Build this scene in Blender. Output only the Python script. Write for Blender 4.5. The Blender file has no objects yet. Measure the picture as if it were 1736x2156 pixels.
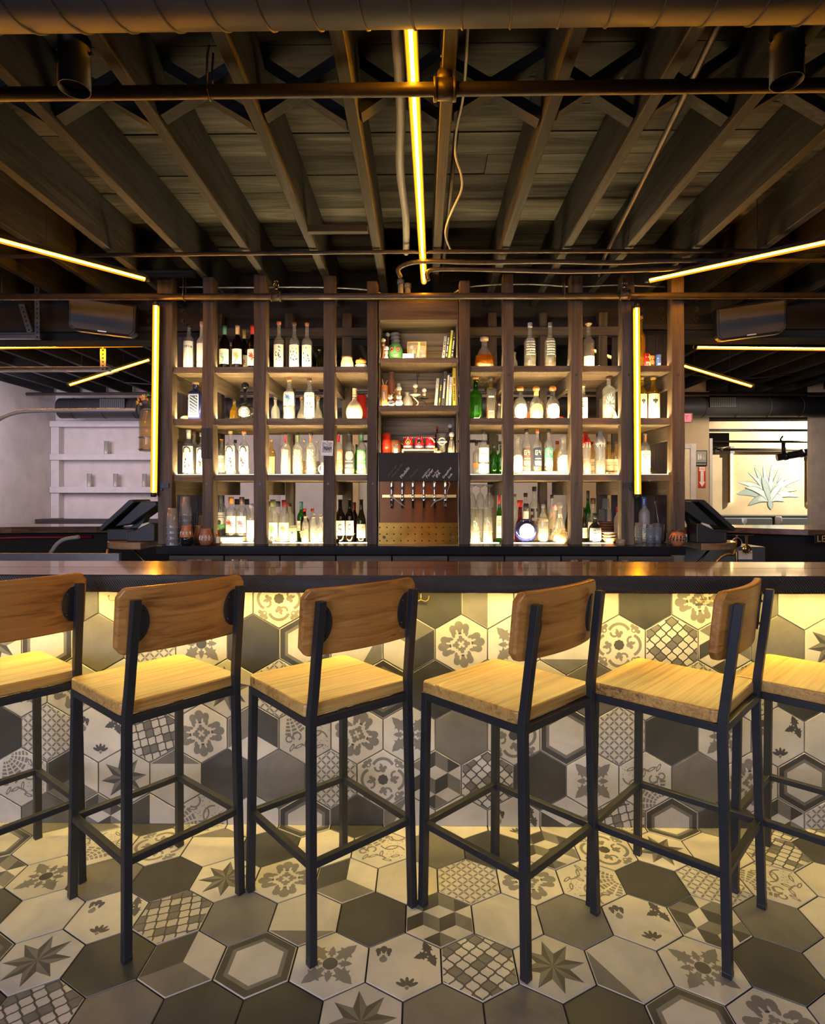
import bpy, bmesh, math, random
from mathutils import Vector, Matrix, Euler
PI = math.pi
SC = bpy.context.scene
COL = SC.collection

# ------------------------------------------------------------------ camera
cam_data = bpy.data.cameras.new('camera')
cam_data.sensor_fit = 'HORIZONTAL'
cam_data.sensor_width = 36.0
cam_data.lens = 36.0 * 1226.6 / 1736.0
cam_data.shift_x = 0.0
cam_data.shift_y = -34.8 / 1736.0
cam_data.clip_start = 0.05
camera = bpy.data.objects.new('camera', cam_data)
camera.location = (0, 0, 1.415)
camera.rotation_euler = (PI / 2, 0, 0.0144)
COL.objects.link(camera)
SC.camera = camera

# ------------------------------------------------------------------ world, daylight, exposure
world = bpy.data.worlds.new('world')
SC.world = world
world.use_nodes = True
world.node_tree.nodes['Background'].inputs[0].default_value = (0.75, 0.78, 1.0, 1)
world.node_tree.nodes['Background'].inputs[1].default_value = 0.035

def area_light(name, loc, rot, sx, sy, power, color, spread=None):
    d = bpy.data.lights.new(name, 'AREA')
    d.shape = 'RECTANGLE'; d.size = sx; d.size_y = sy; d.energy = power; d.color = color
    if spread: d.spread = spread
    o = bpy.data.objects.new(name, d)
    o.location = loc; o.rotation_euler = rot
    COL.objects.link(o)
    return o

# daylight through the shop windows behind the photographer
area_light('window_daylight', (-2.6, -3.4, 2.1), (math.radians(66), 0, math.radians(-24)), 4.6, 2.0, 150, (0.72, 0.74, 1.0), math.radians(120))
area_light('window_daylight', (2.8, -3.4, 2.3), (math.radians(64), 0, math.radians(30)), 3.0, 1.8, 42, (0.98, 0.92, 0.86), math.radians(120))
# daylight reaching the left part of the back room
area_light('side_window_daylight', (-5.0, 6.4, 2.3), (math.radians(62), 0, math.radians(-8)), 1.6, 1.2, 46, (0.86, 0.80, 1.0))
# fill lights added out of sight to brighten the back room
area_light('back_room_fill', (0.2, 6.9, 2.85), (math.radians(25), 0, 0), 3.6, 0.8, 46, (1.0, 0.88, 0.70))
area_light('back_room_fill', (4.5, 7.6, 2.5), (math.radians(35), 0, 0), 0.8, 0.6, 16, (1.0, 0.84, 0.62))

def spot_light(name, loc, target, power, color, size, blend, radius=0.03):
    d = bpy.data.lights.new(name, 'SPOT')
    d.energy = power; d.color = color; d.spot_size = size; d.spot_blend = blend; d.shadow_soft_size = radius
    o = bpy.data.objects.new(name, d)
    o.location = loc
    o.rotation_euler = (Vector(target) - Vector(loc)).to_track_quat('-Z', 'Y').to_euler()
    COL.objects.link(o)
    return o

spot_light('mural_spot', (7.7, 9.95, 3.05), (6.75, 11.0, 1.75), 900, (1.0, 0.90, 0.72), math.radians(88), 0.12, 0.02)

SC.view_settings.view_transform = 'Standard'
SC.view_settings.look = 'None'
SC.view_settings.exposure = 0.0
SC.view_settings.gamma = 1.0
SC.view_settings.use_curve_mapping = False
SC.cycles.max_bounces = 8
SC.cycles.transparent_max_bounces = 24
SC.cycles.caustics_reflective = False
SC.cycles.caustics_refractive = False
SC.cycles.sample_clamp_indirect = 4.0

# ------------------------------------------------------------------ mesh helpers
class MB:
    """collects shapes, builds ONE mesh object"""
    def __init__(s):
        s.v = []; s.f = []; s.m = []; s.s = []
    def add(s, vs, fs, mi=0, smooth=False):
        b = len(s.v)
        s.v.extend([tuple(v) for v in vs])
        for f in fs:
            s.f.append(tuple(b + i for i in f)); s.m.append(mi); s.s.append(smooth)
        return s
    def box(s, x0, x1, y0, y1, z0, z1, mi=0):
        return s.add([(x0,y0,z0),(x1,y0,z0),(x1,y1,z0),(x0,y1,z0),(x0,y0,z1),(x1,y0,z1),(x1,y1,z1),(x0,y1,z1)],
                     [(0,3,2,1),(4,5,6,7),(0,1,5,4),(1,2,6,5),(2,3,7,6),(3,0,4,7)], mi)
    def frame(s, p, q, up):
        p = Vector(p); q = Vector(q); d = (q - p).normalized()
        u = Vector(up); 
        if abs(d.dot(u)) > 0.98: u = Vector((1, 0, 0))
        a = d.cross(u).normalized(); b = a.cross(d).normalized()
        return p, q, a, b
    def bar(s, p, q, w, h, mi=0, up=(0, 0, 1)):
        p, q, a, b = s.frame(p, q, up)
        vs = [e + a * (i * w / 2) + b * (j * h / 2) for e in (p, q) for i, j in ((-1,-1),(1,-1),(1,1),(-1,1))]
        return s.add(vs, [(3,2,1,0),(4,5,6,7),(0,1,5,4),(1,2,6,5),(2,3,7,6),(3,0,4,7)], mi)
    def tube(s, p, q, r, n=12, mi=0, r2=None, caps=True):
        r2 = r if r2 is None else r2
        p, q, a, b = s.frame(p, q, (0, 0, 1))
        vs = []
        for e, rr in ((p, r), (q, r2)):
            for i in range(n):
                t = 2 * PI * i / n
                vs.append(e + a * (rr * math.cos(t)) + b * (rr * math.sin(t)))
        s.add(vs, [(i, (i + 1) % n, n + (i + 1) % n, n + i) for i in range(n)], mi, True)
        if caps:
            s.add(vs[:n], [tuple(reversed(range(n)))], mi); s.add(vs[n:], [tuple(range(n))], mi)
        return s
    def path(s, pts, r, n=8, mi=0, closed=False):
        pts = [Vector(p) for p in pts]; k = len(pts); vs = []
        prev = None
        for i, p in enumerate(pts):
            if closed: d = pts[(i + 1) % k] - pts[i - 1]
            else: d = pts[min(i + 1, k - 1)] - pts[max(i - 1, 0)]
            d.normalize()
            if prev is None:
                u = Vector((0, 0, 1)) if abs(d.z) < 0.9 else Vector((1, 0, 0))
                a = d.cross(u).normalized()
            else:
                a = (prev - d * prev.dot(d)).normalized()
            prev = a; b = d.cross(a)
            rr = r[i] if isinstance(r, (list, tuple)) else r
            for j in range(n):
                t = 2 * PI * j / n
                vs.append(p + a * (rr * math.cos(t)) + b * (rr * math.sin(t)))
        fs = []
        for i in range(k if closed else k - 1):
            for j in range(n):
                i2 = (i + 1) % k
                fs.append((i * n + j, i * n + (j + 1) % n, i2 * n + (j + 1) % n, i2 * n + j))
        s.add(vs, fs, mi, True)
        if not closed:
            s.add(vs[:n], [tuple(reversed(range(n)))], mi); s.add(vs[-n:], [tuple(range(n))], mi)
        return s
    def lathe(s, prof, n=20, c=(0, 0, 0), mi=0, caps=True, squash=1.0, sharp=True):
        """prof: (radius, z) list from the bottom up"""
        vs = []
        for r, z in prof:
            for i in range(n):
                t = 2 * PI * i / n
                vs.append((c[0] + r * math.cos(t), c[1] + r * squash * math.sin(t), c[2] + z))
        k = len(prof)
        s.add(vs, [(a * n + i, a * n + (i + 1) % n, (a + 1) * n + (i + 1) % n, (a + 1) * n + i) for a in range(k - 1) for i in range(n)], mi, True)
        if caps:
            if prof[0][0] > 1e-5: s.add(vs[:n], [tuple(reversed(range(n)))], mi)
            if prof[-1][0] > 1e-5: s.add(vs[-n:], [tuple(range(n))], mi)
        return s
    def prism(s, poly, y0, y1, mi=0, axis='y', top_mi=None):
        """extrude a 2D polygon: axis y -> poly is (x,z); axis z -> (x,y); axis x -> (y,z)"""
        def put(p, t):
            if axis == 'y': return (p[0], t, p[1])
            if axis == 'z': return (p[0], p[1], t)
            return (t, p[0], p[1])
        n = len(poly)
        vs = [put(p, y0) for p in poly] + [put(p, y1) for p in poly]
        s.add(vs, [tuple(range(n)), tuple(reversed(range(n, 2 * n)))] + [(i, n + i, n + (i + 1) % n, (i + 1) % n) for i in range(n)], mi)
        return s
    def sphere(s, c, r, n=14, m=8, mi=0, sc=(1, 1, 1)):
        prof = []
        vs = []
        for a in range(m + 1):
            t = PI * a / m
            for i in range(n):
                p = 2 * PI * i / n
                vs.append((c[0] + sc[0] * r * math.sin(t) * math.cos(p), c[1] + sc[1] * r * math.sin(t) * math.sin(p), c[2] - sc[2] * r * math.cos(t)))
        fs = [(a * n + i, a * n + (i + 1) % n, (a + 1) * n + (i + 1) % n, (a + 1) * n + i) for a in range(m) for i in range(n)]
        return s.add(vs, fs, mi, True)
    def mesh(s, name, mats, fix=True):
        me = bpy.data.meshes.new(name)
        me.from_pydata(s.v, [], s.f)
        if not isinstance(mats, (list, tuple)): mats = [mats]
        for m in mats: me.materials.append(m)
        me.polygons.foreach_set('material_index', s.m)
        me.polygons.foreach_set('use_smooth', s.s)
        if fix:
            bm = bmesh.new(); bm.from_mesh(me)
            bmesh.ops.remove_doubles(bm, verts=bm.verts, dist=1e-5)
            bmesh.ops.recalc_face_normals(bm, faces=bm.faces)
            bm.to_mesh(me); bm.free()
        me.update()
        return me

def place(name, me, parent=None, loc=(0, 0, 0), rot=(0, 0, 0)):
    o = bpy.data.objects.new(name, me)
    COL.objects.link(o)
    o.location = loc; o.rotation_euler = rot
    if parent: o.parent = parent
    return o

def obj(name, mb, mats, parent=None, bevel=0, fix=True, loc=(0, 0, 0), rot=(0, 0, 0), seg=2):
    o = place(name, mb.mesh(name, mats, fix), parent, loc, rot)
    if bevel:
        m = o.modifiers.new('bevel', 'BEVEL'); m.width = bevel; m.segments = seg; m.limit_method = 'ANGLE'; m.angle_limit = math.radians(40)
        m.harden_normals = False
    return o

def tag(o, label=None, cat=None, group=None, kind=None):
    if label: o['label'] = label
    if cat: o['category'] = cat
    if group: o['group'] = group
    if kind: o['kind'] = kind
    return o

def thing(name, label, cat, loc=(0, 0, 0), rz=0.0, group=None):
    o = bpy.data.objects.new(name, None)
    o.empty_display_size = 0.05
    COL.objects.link(o)
    o.location = loc; o.rotation_euler = (0, 0, rz)
    return tag(o, label, cat, group)

def copy_tree(o, parent=None):
    c = o.copy(); COL.objects.link(c)
    if parent: c.parent = parent
    for ch in list(o.children): copy_tree(ch, c)
    return c

def text_mesh(name, body, size, mat, parent, loc, rot, shear=0.0, extrude=0.0003, align='LEFT'):
    cu = bpy.data.curves.new(name, 'FONT')
    cu.body = body; cu.size = size; cu.shear = shear; cu.extrude = extrude; cu.align_x = align; cu.resolution_u = 3
    t = bpy.data.objects.new(name, cu)
    me = bpy.data.meshes.new_from_object(t)
    bpy.data.objects.remove(t); bpy.data.curves.remove(cu)
    me.name = name; me.materials.clear(); me.materials.append(mat)
    return place(name, me, parent, loc, rot)

# ------------------------------------------------------------------ materials
def newmat(name):
    m = bpy.data.materials.new(name); m.use_nodes = True
    nt = m.node_tree
    return m, nt, nt.nodes['Principled BSDF'], nt.nodes['Material Output']

def N(nt, kind, **kw):
    n = nt.nodes.new(kind)
    for k, v in kw.items(): setattr(n, k, v)
    return n

def coords(nt, scale, rnd=20.0):
    """object coordinates shifted by a random amount per object"""
    tc = N(nt, 'ShaderNodeTexCoord'); oi = N(nt, 'ShaderNodeObjectInfo')
    mul = N(nt, 'ShaderNodeMath', operation='MULTIPLY'); mul.inputs[1].default_value = rnd
    add = N(nt, 'ShaderNodeVectorMath', operation='ADD'); mp = N(nt, 'ShaderNodeMapping')
    mp.inputs['Scale'].default_value = scale
    nt.links.new(oi.outputs['Random'], mul.inputs[0])
    nt.links.new(tc.outputs['Object'], add.inputs[0]); nt.links.new(mul.outputs[0], add.inputs[1])
    nt.links.new(add.outputs[0], mp.inputs['Vector'])
    return mp.outputs[0], oi

def ramp(nt, src, stops):
    r = N(nt, 'ShaderNodeValToRGB')
    e = r.color_ramp.elements
    while len(e) < len(stops): e.new(0.5)
    for el, (p, c) in zip(e, stops):
        el.position = p; el.color = (*c, 1)
    nt.links.new(src, r.inputs[0])
    return r.outputs[0]

def noise(nt, vec, scale, detail=4.0, rough=0.55, dist=0.0):
    n = N(nt, 'ShaderNodeTexNoise')
    n.inputs['Scale'].default_value = scale; n.inputs['Detail'].default_value = detail
    n.inputs['Roughness'].default_value = rough; n.inputs['Distortion'].default_value = dist
    nt.links.new(vec, n.inputs['Vector'])
    return n.outputs[0]

def value_by_object(nt, col, oi, lo, hi):
    mr = N(nt, 'ShaderNodeMapRange'); mr.inputs[3].default_value = lo; mr.inputs[4].default_value = hi
    nt.links.new(oi.outputs['Random'], mr.inputs[0])
    mx = N(nt, 'ShaderNodeVectorMath', operation='MULTIPLY')
    nt.links.new(col, mx.inputs[0]); nt.links.new(mr.outputs[0], mx.inputs[1])
    return mx.outputs[0]

def bump(nt, src, bsdf, strength, dist=0.01):
    b = N(nt, 'ShaderNodeBump'); b.inputs['Strength'].default_value = strength; b.inputs['Distance'].default_value = dist
    nt.links.new(src, b.inputs['Height']); nt.links.new(b.outputs[0], bsdf.inputs['Normal'])

def wood(name, dark, mid, light, axis='x', rough=0.6, bmp=0.3, vary=(0.75, 1.2), grain=26.0, coat=0.0, saw=False):
    m, nt, b, out = newmat(name)
    sc = {'x': (1.4, grain, grain), 'y': (grain, 1.4, grain), 'z': (grain, grain, 1.4)}[axis]
    v, oi = coords(nt, sc)
    g = noise(nt, v, 1.0, 6.0, 0.6, 1.2)
    sc2 = {'x': (0.8, 5, 5), 'y': (5, 0.8, 5), 'z': (5, 5, 0.8)}[axis]
    v2, _ = coords(nt, sc2)
    g2 = noise(nt, v2, 1.0, 3.0, 0.5, 0.5)
    mx = N(nt, 'ShaderNodeMath', operation='MULTIPLY_ADD'); mx.inputs[1].default_value = 0.55
    h = N(nt, 'ShaderNodeMath', operation='MULTIPLY'); h.inputs[1].default_value = 0.45
    nt.links.new(g2, h.inputs[0]); nt.links.new(g, mx.inputs[0]); nt.links.new(h.outputs[0], mx.inputs[2])
    col = ramp(nt, mx.outputs[0], [(0.36, dark), (0.5, mid), (0.64, light)])
    col = value_by_object(nt, col, oi, *vary)
    nt.links.new(col, b.inputs['Base Color'])
    b.inputs['Roughness'].default_value = rough
    if coat: b.inputs['Coat Weight'].default_value = coat; b.inputs['Coat Roughness'].default_value = 0.06
    hh = g
    if saw:
        w = N(nt, 'ShaderNodeTexWave'); w.inputs['Scale'].default_value = 42.0; w.inputs['Distortion'].default_value = 1.5
        tc = N(nt, 'ShaderNodeTexCoord'); mp = N(nt, 'ShaderNodeMapping'); mp.inputs['Rotation'].default_value = (0, math.radians(35), 0)
        nt.links.new(tc.outputs['Object'], mp.inputs[0]); nt.links.new(mp.outputs[0], w.inputs['Vector'])
        a = N(nt, 'ShaderNodeMath', operation='ADD'); nt.links.new(g, a.inputs[0]); nt.links.new(w.outputs['Fac'], a.inputs[1]); hh = a.outputs[0]
    bump(nt, hh, b, bmp, 0.006)
    return m

def plain(name, col, rough=0.5, metal=0.0, spec=None, blot=0.0, scale=8.0, bmp=0.0, coat=0.0):
    m, nt, b, out = newmat(name)
    b.inputs['Base Color'].default_value = (*col, 1)
    b.inputs['Roughness'].default_value = rough; b.inputs['Metallic'].default_value = metal
    if spec is not None: b.inputs['Specular IOR Level'].default_value = spec
    if coat: b.inputs['Coat Weight'].default_value = coat
    v, oi = coords(nt, (scale, scale, scale))
    g = noise(nt, v, 1.0, 5.0, 0.6, 0.3)
    if blot:
        lo = tuple(c * (1 - blot) for c in col); hi = tuple(min(1, c * (1 + blot)) for c in col)
        nt.links.new(ramp(nt, g, [(0.3, lo), (0.7, hi)]), b.inputs['Base Color'])
    if bmp: bump(nt, g, b, bmp, 0.01)
    return m

def emit(name, col, strength):
    m, nt, b, out = newmat(name)
    b.inputs['Base Color'].default_value = (0.02, 0.02, 0.02, 1)
    b.inputs['Emission Color'].default_value = (*col, 1); b.inputs['Emission Strength'].default_value = strength
    return m

def halo_shader(name, tint, col, strength):
    """shell around a lit core, its own amber glow imitates the blurred halo of light"""
    m, nt, b, out = newmat(name)
    nt.nodes.remove(b)
    tr = N(nt, 'ShaderNodeBsdfTransparent'); tr.inputs[0].default_value = (*tint, 1)
    em = N(nt, 'ShaderNodeEmission'); em.inputs[0].default_value = (*col, 1); em.inputs[1].default_value = strength
    ad = N(nt, 'ShaderNodeAddShader'); nt.links.new(tr.outputs[0], ad.inputs[0]); nt.links.new(em.outputs[0], ad.inputs[1])
    nt.links.new(ad.outputs[0], out.inputs[0])
    return m

def brushed(name, col, rough, aniso, blot):
    """sheet metal brushed sideways, so highlights smear up and down"""
    m, nt, b, out = newmat(name)
    v, oi = coords(nt, (9, 9, 9)); g = noise(nt, v, 1.0, 5.0, 0.6, 0.3)
    nt.links.new(ramp(nt, g, [(0.3, tuple(c * (1 - blot) for c in col)), (0.7, tuple(c * (1 + blot) for c in col))]), b.inputs['Base Color'])
    b.inputs['Metallic'].default_value = 1.0; b.inputs['Roughness'].default_value = rough
    b.inputs['Anisotropic'].default_value = aniso; b.inputs['Anisotropic Rotation'].default_value = 0.25
    t = N(nt, 'ShaderNodeCombineXYZ'); t.inputs[0].default_value = 1.0
    nt.links.new(t.outputs[0], b.inputs['Tangent'])
    return m

def concrete_tile(name, col, amp=0.25):
    """cement-look porcelain: soft clouds and faint scratches"""
    m, nt, b, out = newmat(name)
    v, oi = coords(nt, (6, 6, 6)); g = noise(nt, v, 1.0, 6.0, 0.62, 0.6)
    lo = tuple(c * (1 - amp) for c in col); hi = tuple(min(1, c * (1 + amp)) for c in col)
    c = ramp(nt, g, [(0.3, lo), (0.52, col), (0.75, hi)])
    c = value_by_object(nt, c, oi, 0.88, 1.1)
    nt.links.new(c, b.inputs['Base Color'])
    b.inputs['Roughness'].default_value = 0.42
    return m

def glass(name, tint, edge=0.45, body=0.05, bodycol=(1, 1, 1), rough=0.02, refl=0.22):
    """thin bottle glass: see-through with darker rims and reflections"""
    m, nt, b, out = newmat(name)
    nt.nodes.remove(b)
    lw = N(nt, 'ShaderNodeLayerWeight'); lw.inputs['Blend'].default_value = 0.35
    tcol = ramp(nt, lw.outputs['Facing'], [(0.25, tint), (0.95, tuple(t * edge for t in tint))])
    tr = N(nt, 'ShaderNodeBsdfTransparent'); nt.links.new(tcol, tr.inputs[0])
    gl = N(nt, 'ShaderNodeBsdfGlossy'); gl.inputs['Roughness'].default_value = rough
    df = N(nt, 'ShaderNodeBsdfTranslucent'); df.inputs[0].default_value = (*bodycol, 1)
    dd = N(nt, 'ShaderNodeBsdfDiffuse'); dd.inputs[0].default_value = (*bodycol, 1)
    ad = N(nt, 'ShaderNodeMixShader'); ad.inputs[0].default_value = 0.5
    nt.links.new(df.outputs[0], ad.inputs[1]); nt.links.new(dd.outputs[0], ad.inputs[2])
    m1 = N(nt, 'ShaderNodeMixShader'); m1.inputs[0].default_value = body
    nt.links.new(tr.outputs[0], m1.inputs[1]); nt.links.new(ad.outputs[0], m1.inputs[2])
    fr = N(nt, 'ShaderNodeMath', operation='MULTIPLY_ADD'); fr.inputs[1].default_value = refl * 2; fr.inputs[2].default_value = 0.03
    p = N(nt, 'ShaderNodeMath', operation='POWER'); p.inputs[1].default_value = 2.2
    nt.links.new(lw.outputs['Facing'], p.inputs[0]); nt.links.new(p.outputs[0], fr.inputs[0])
    m2 = N(nt, 'ShaderNodeMixShader'); nt.links.new(fr.outputs[0], m2.inputs[0])
    nt.links.new(m1.outputs[0], m2.inputs[1]); nt.links.new(gl.outputs[0], m2.inputs[2])
    nt.links.new(m2.outputs[0], out.inputs[0])
    return m

M = {}
# reclaimed timber
for ax in 'xyz':
    M['post_' + ax] = wood('reclaimed_post_' + ax, (0.040, 0.029, 0.020), (0.092, 0.068, 0.047), (0.150, 0.114, 0.080), ax, 0.75, 0.6, (0.75, 1.25), 22)
    M['joist_' + ax] = wood('old_joist_' + ax, (0.0095, 0.0095, 0.010), (0.027, 0.0275, 0.030), (0.056, 0.056, 0.060), ax, 0.8, 0.5, (0.75, 1.25), 24)
M['deckwood'] = wood('ceiling_plank', (0.009, 0.0085, 0.0078), (0.042, 0.040, 0.035), (0.104, 0.098, 0.086), 'x', 0.85, 0.5, (0.45, 1.5), 22)
M['shelf'] = wood('rough_sawn_shelf', (0.075, 0.051, 0.032), (0.17, 0.122, 0.078), (0.28, 0.21, 0.14), 'x', 0.75, 0.5, (0.85, 1.2), 20, saw=True)
M['backdark'] = wood('dark_back_plank', (0.02, 0.016, 0.015), (0.05, 0.041, 0.037), (0.085, 0.07, 0.062), 'z', 0.75, 0.3, (0.8, 1.3), 22)
M['hutchback'] = wood('bold_grain_plywood', (0.05, 0.03, 0.012), (0.27, 0.185, 0.095), (0.34, 0.25, 0.14), 'x', 0.6, 0.2, (0.95, 1.05), 30)
M['bartop'] = wood('dark_bar_slab', (0.045, 0.023, 0.013), (0.12, 0.063, 0.036), (0.20, 0.11, 0.065), 'x', 0.24, 0.06, (0.95, 1.05), 14, coat=0.6)
M['baredge'] = wood('charred_rough_edge', (0.006, 0.005, 0.005), (0.018, 0.015, 0.014), (0.05, 0.043, 0.04), 'x', 0.55, 0.45, (0.95, 1.05), 30, saw=True)
M['seat'] = wood('elm_seat', (0.15, 0.065, 0.014), (0.43, 0.24, 0.062), (0.56, 0.35, 0.11), 'x', 0.33, 0.4, (0.9, 1.1), 60)
M['backrest'] = wood('elm_backrest', (0.13, 0.047, 0.009), (0.33, 0.145, 0.032), (0.44, 0.21, 0.055), 'x', 0.36, 0.2, (0.9, 1.1), 40)
M['counterwood'] = wood('honey_counter', (0.14, 0.08, 0.035), (0.28, 0.17, 0.08), (0.38, 0.25, 0.13), 'x', 0.3, 0.1, (0.9, 1.1), 14, coat=0.3)
M['bookwood'] = plain('pale_pine', (0.55, 0.38, 0.2), 0.5, blot=0.12)
# tiles
M['t_light'] = concrete_tile('tile_light', (0.45, 0.41, 0.355), 0.17)
M['t_mid'] = concrete_tile('tile_mid', (0.135, 0.124, 0.110), 0.25)
M['t_dark'] = concrete_tile('tile_dark', (0.042, 0.040, 0.038), 0.3)
M['t_ink'] = concrete_tile('tile_ink', (0.150, 0.138, 0.125), 0.22)
M['t_inkd'] = concrete_tile('tile_ink_dark', (0.055, 0.051, 0.048), 0.2)
M['t_edge'] = plain('tile_body', (0.28, 0.25, 0.21), 0.7)
M['grout_dark'] = plain('grout_dark', (0.012, 0.011, 0.010), 0.9, blot=0.3)
M['grout_light'] = plain('grout_light', (0.20, 0.175, 0.145), 0.9, blot=0.2)
# metals
M['blacksteel'] = plain('black_steel', (0.022, 0.023, 0.027), 0.42, 0.3, blot=0.15)
M['pipe'] = plain('dark_iron_pipe', (0.075, 0.06, 0.052), 0.45, 0.5, blot=0.25, scale=14)
M['duct'] = plain('painted_duct', (0.045, 0.043, 0.046), 0.5, 0.2, blot=0.2, scale=5)
M['chrome'] = plain('chrome', (0.85, 0.86, 0.9), 0.08, 1.0)
M['steel'] = plain('galvanised_steel', (0.45, 0.45, 0.46), 0.35, 0.9, blot=0.2, scale=20)
M['stainless'] = plain('brushed_stainless', (0.35, 0.35, 0.36), 0.3, 0.9, blot=0.1)
M['copper'] = brushed('copper_sheet', (0.20, 0.092, 0.042), 0.36, 0.95, 0.10)
M['coppertray'] = brushed('worn_copper', (0.42, 0.25, 0.05), 0.36, 0.95, 0.30)
M['brass'] = plain('brass', (0.62, 0.42, 0.16), 0.25, 1.0)
M['dkbrass'] = plain('antique_brass', (0.30, 0.20, 0.08), 0.35, 1.0)
M['blackstone'] = plain('black_stone', (0.012, 0.013, 0.016), 0.16, 0.0, blot=0.2)
M['black'] = plain('black_plastic', (0.016, 0.016, 0.018), 0.4)
M['matblack'] = plain('matte_black', (0.012, 0.011, 0.010), 0.8)
M['chalkboard'] = plain('chalkboard', (0.02, 0.017, 0.016), 0.75, blot=0.3)
M['chalk'] = plain('chalk', (0.75, 0.74, 0.72), 0.9)
M['chalk_faint'] = plain('faint_chalk', (0.11, 0.105, 0.10), 0.9)
M['beam'] = wood('painted_beam', (0.018, 0.015, 0.013), (0.036, 0.03, 0.027), (0.062, 0.05, 0.043), 'x', 0.65, 0.3, (0.95, 1.05), 10)
M['darkwall'] = plain('dark_wall', (0.03, 0.027, 0.024), 0.85, blot=0.2)
M['whitewall'] = plain('painted_stone', (0.62, 0.565, 0.54), 0.85, blot=0.12, scale=3.0, bmp=0.9)
M['whitewood'] = plain('white_painted_wood', (0.60, 0.555, 0.54), 0.6, blot=0.08)
M['beige'] = plain('beige_paint', (0.50, 0.39, 0.25), 0.8, blot=0.04)
M['cream'] = plain('cream_door', (0.72, 0.68, 0.6), 0.5)
M['mural'] = plain('mural_plaster', (0.62, 0.47, 0.28), 0.85, blot=0.22, scale=1.4)
M['muraldark'] = plain('mural_shade_paint', (0.16, 0.14, 0.11), 0.85, blot=0.3, scale=2)
M['agave'] = plain('agave_paint', (0.46, 0.54, 0.50), 0.85, blot=0.1)
M['agave_d'] = plain('agave_shade_paint', (0.12, 0.13, 0.10), 0.85, blot=0.1)
M['agave_m'] = plain('agave_mid_paint', (0.30, 0.37, 0.33), 0.85, blot=0.1)
M['column'] = plain('painted_concrete', (0.46, 0.40, 0.34), 0.85, blot=0.15, scale=6, bmp=0.3)
M['booth'] = plain('grey_booth_leather', (0.075, 0.078, 0.075), 0.5)
# lights
M['amber'] = emit('amber_core', (1.0, 0.43, 0.012), 130.0)
M['halo_sleeve'] = halo_shader('amber_halo', (0.93, 0.80, 0.60), (1.0, 0.27, 0.006), 1.0)  # orange halo of the tubes, put in as a faintly glowing shell
M['strip'] = emit('warm_led_strip', (1.0, 0.73, 0.33), 700.0)
M['strip_soft'] = emit('warm_led_strip_soft', (1.0, 0.73, 0.33), 210.0)
M['strip_lip'] = emit('led_diffuser_lip', (1.0, 0.82, 0.52), 3.0)
M['barstrip'] = emit('under_bar_led_strip', (1.0, 0.71, 0.17), 250.0)
M['mural_tube'] = emit('mural_tube', (1.0, 0.72, 0.22), 7.0)
M['exit_red'] = emit('exit_sign_face', (1.0, 0.22, 0.28), 1.1)
# glass
M['g_clear'] = glass('clear_glass', (0.91, 0.92, 0.89), 0.35, 0.20, (1, 0.97, 0.9), 0.02, 0.32)
M['g_cut'] = glass('cut_glass', (0.80, 0.83, 0.87), 0.30, 0.22, (0.92, 0.95, 1.0), 0.05, 0.6)
M['g_frost'] = glass('frosted_glass', (0.75, 0.77, 0.80), 0.6, 0.45, (0.9, 0.92, 0.95), 0.3)
M['g_gold'] = glass('golden_glass', (0.92, 0.74, 0.34), 0.45, 0.10, (1, 0.75, 0.3))
M['g_amber'] = glass('amber_glass', (0.80, 0.40, 0.08), 0.4, 0.14, (0.9, 0.42, 0.06))
M['g_green'] = glass('green_glass', (0.10, 0.42, 0.06), 0.4, 0.10, (0.1, 0.45, 0.05))
M['g_olive'] = glass('olive_glass', (0.17, 0.17, 0.05), 0.4, 0.08, (0.2, 0.18, 0.04))
M['g_wine'] = glass('dark_wine_glass', (0.10, 0.055, 0.022), 0.4, 0.05, (0.14, 0.07, 0.02))
M['g_red'] = glass('red_glass', (0.45, 0.03, 0.03), 0.5, 0.15, (0.6, 0.04, 0.03))
M['g_yellow'] = glass('yellow_glass', (0.92, 0.72, 0.10), 0.5, 0.16, (0.95, 0.7, 0.08))
M['g_smoke'] = glass('smoked_glass', (0.10, 0.10, 0.11), 0.5, 0.2, (0.12, 0.12, 0.13))
M['l_amber'] = glass('amber_liquid', (0.82, 0.38, 0.05), 0.8, 0.2, (0.95, 0.45, 0.05))
M['l_gold'] = glass('golden_liquid', (0.92, 0.68, 0.22), 0.8, 0.15, (1.0, 0.7, 0.2))
M['l_brown'] = glass('brown_liquid', (0.35, 0.12, 0.03), 0.8, 0.2, (0.4, 0.14, 0.03))
M['l_green'] = glass('green_liquid', (0.03, 0.35, 0.02), 0.8, 0.25, (0.02, 0.5, 0.03))
M['l_red'] = glass('red_liquid', (0.6, 0.03, 0.02), 0.8, 0.3, (0.8, 0.04, 0.03))
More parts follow.
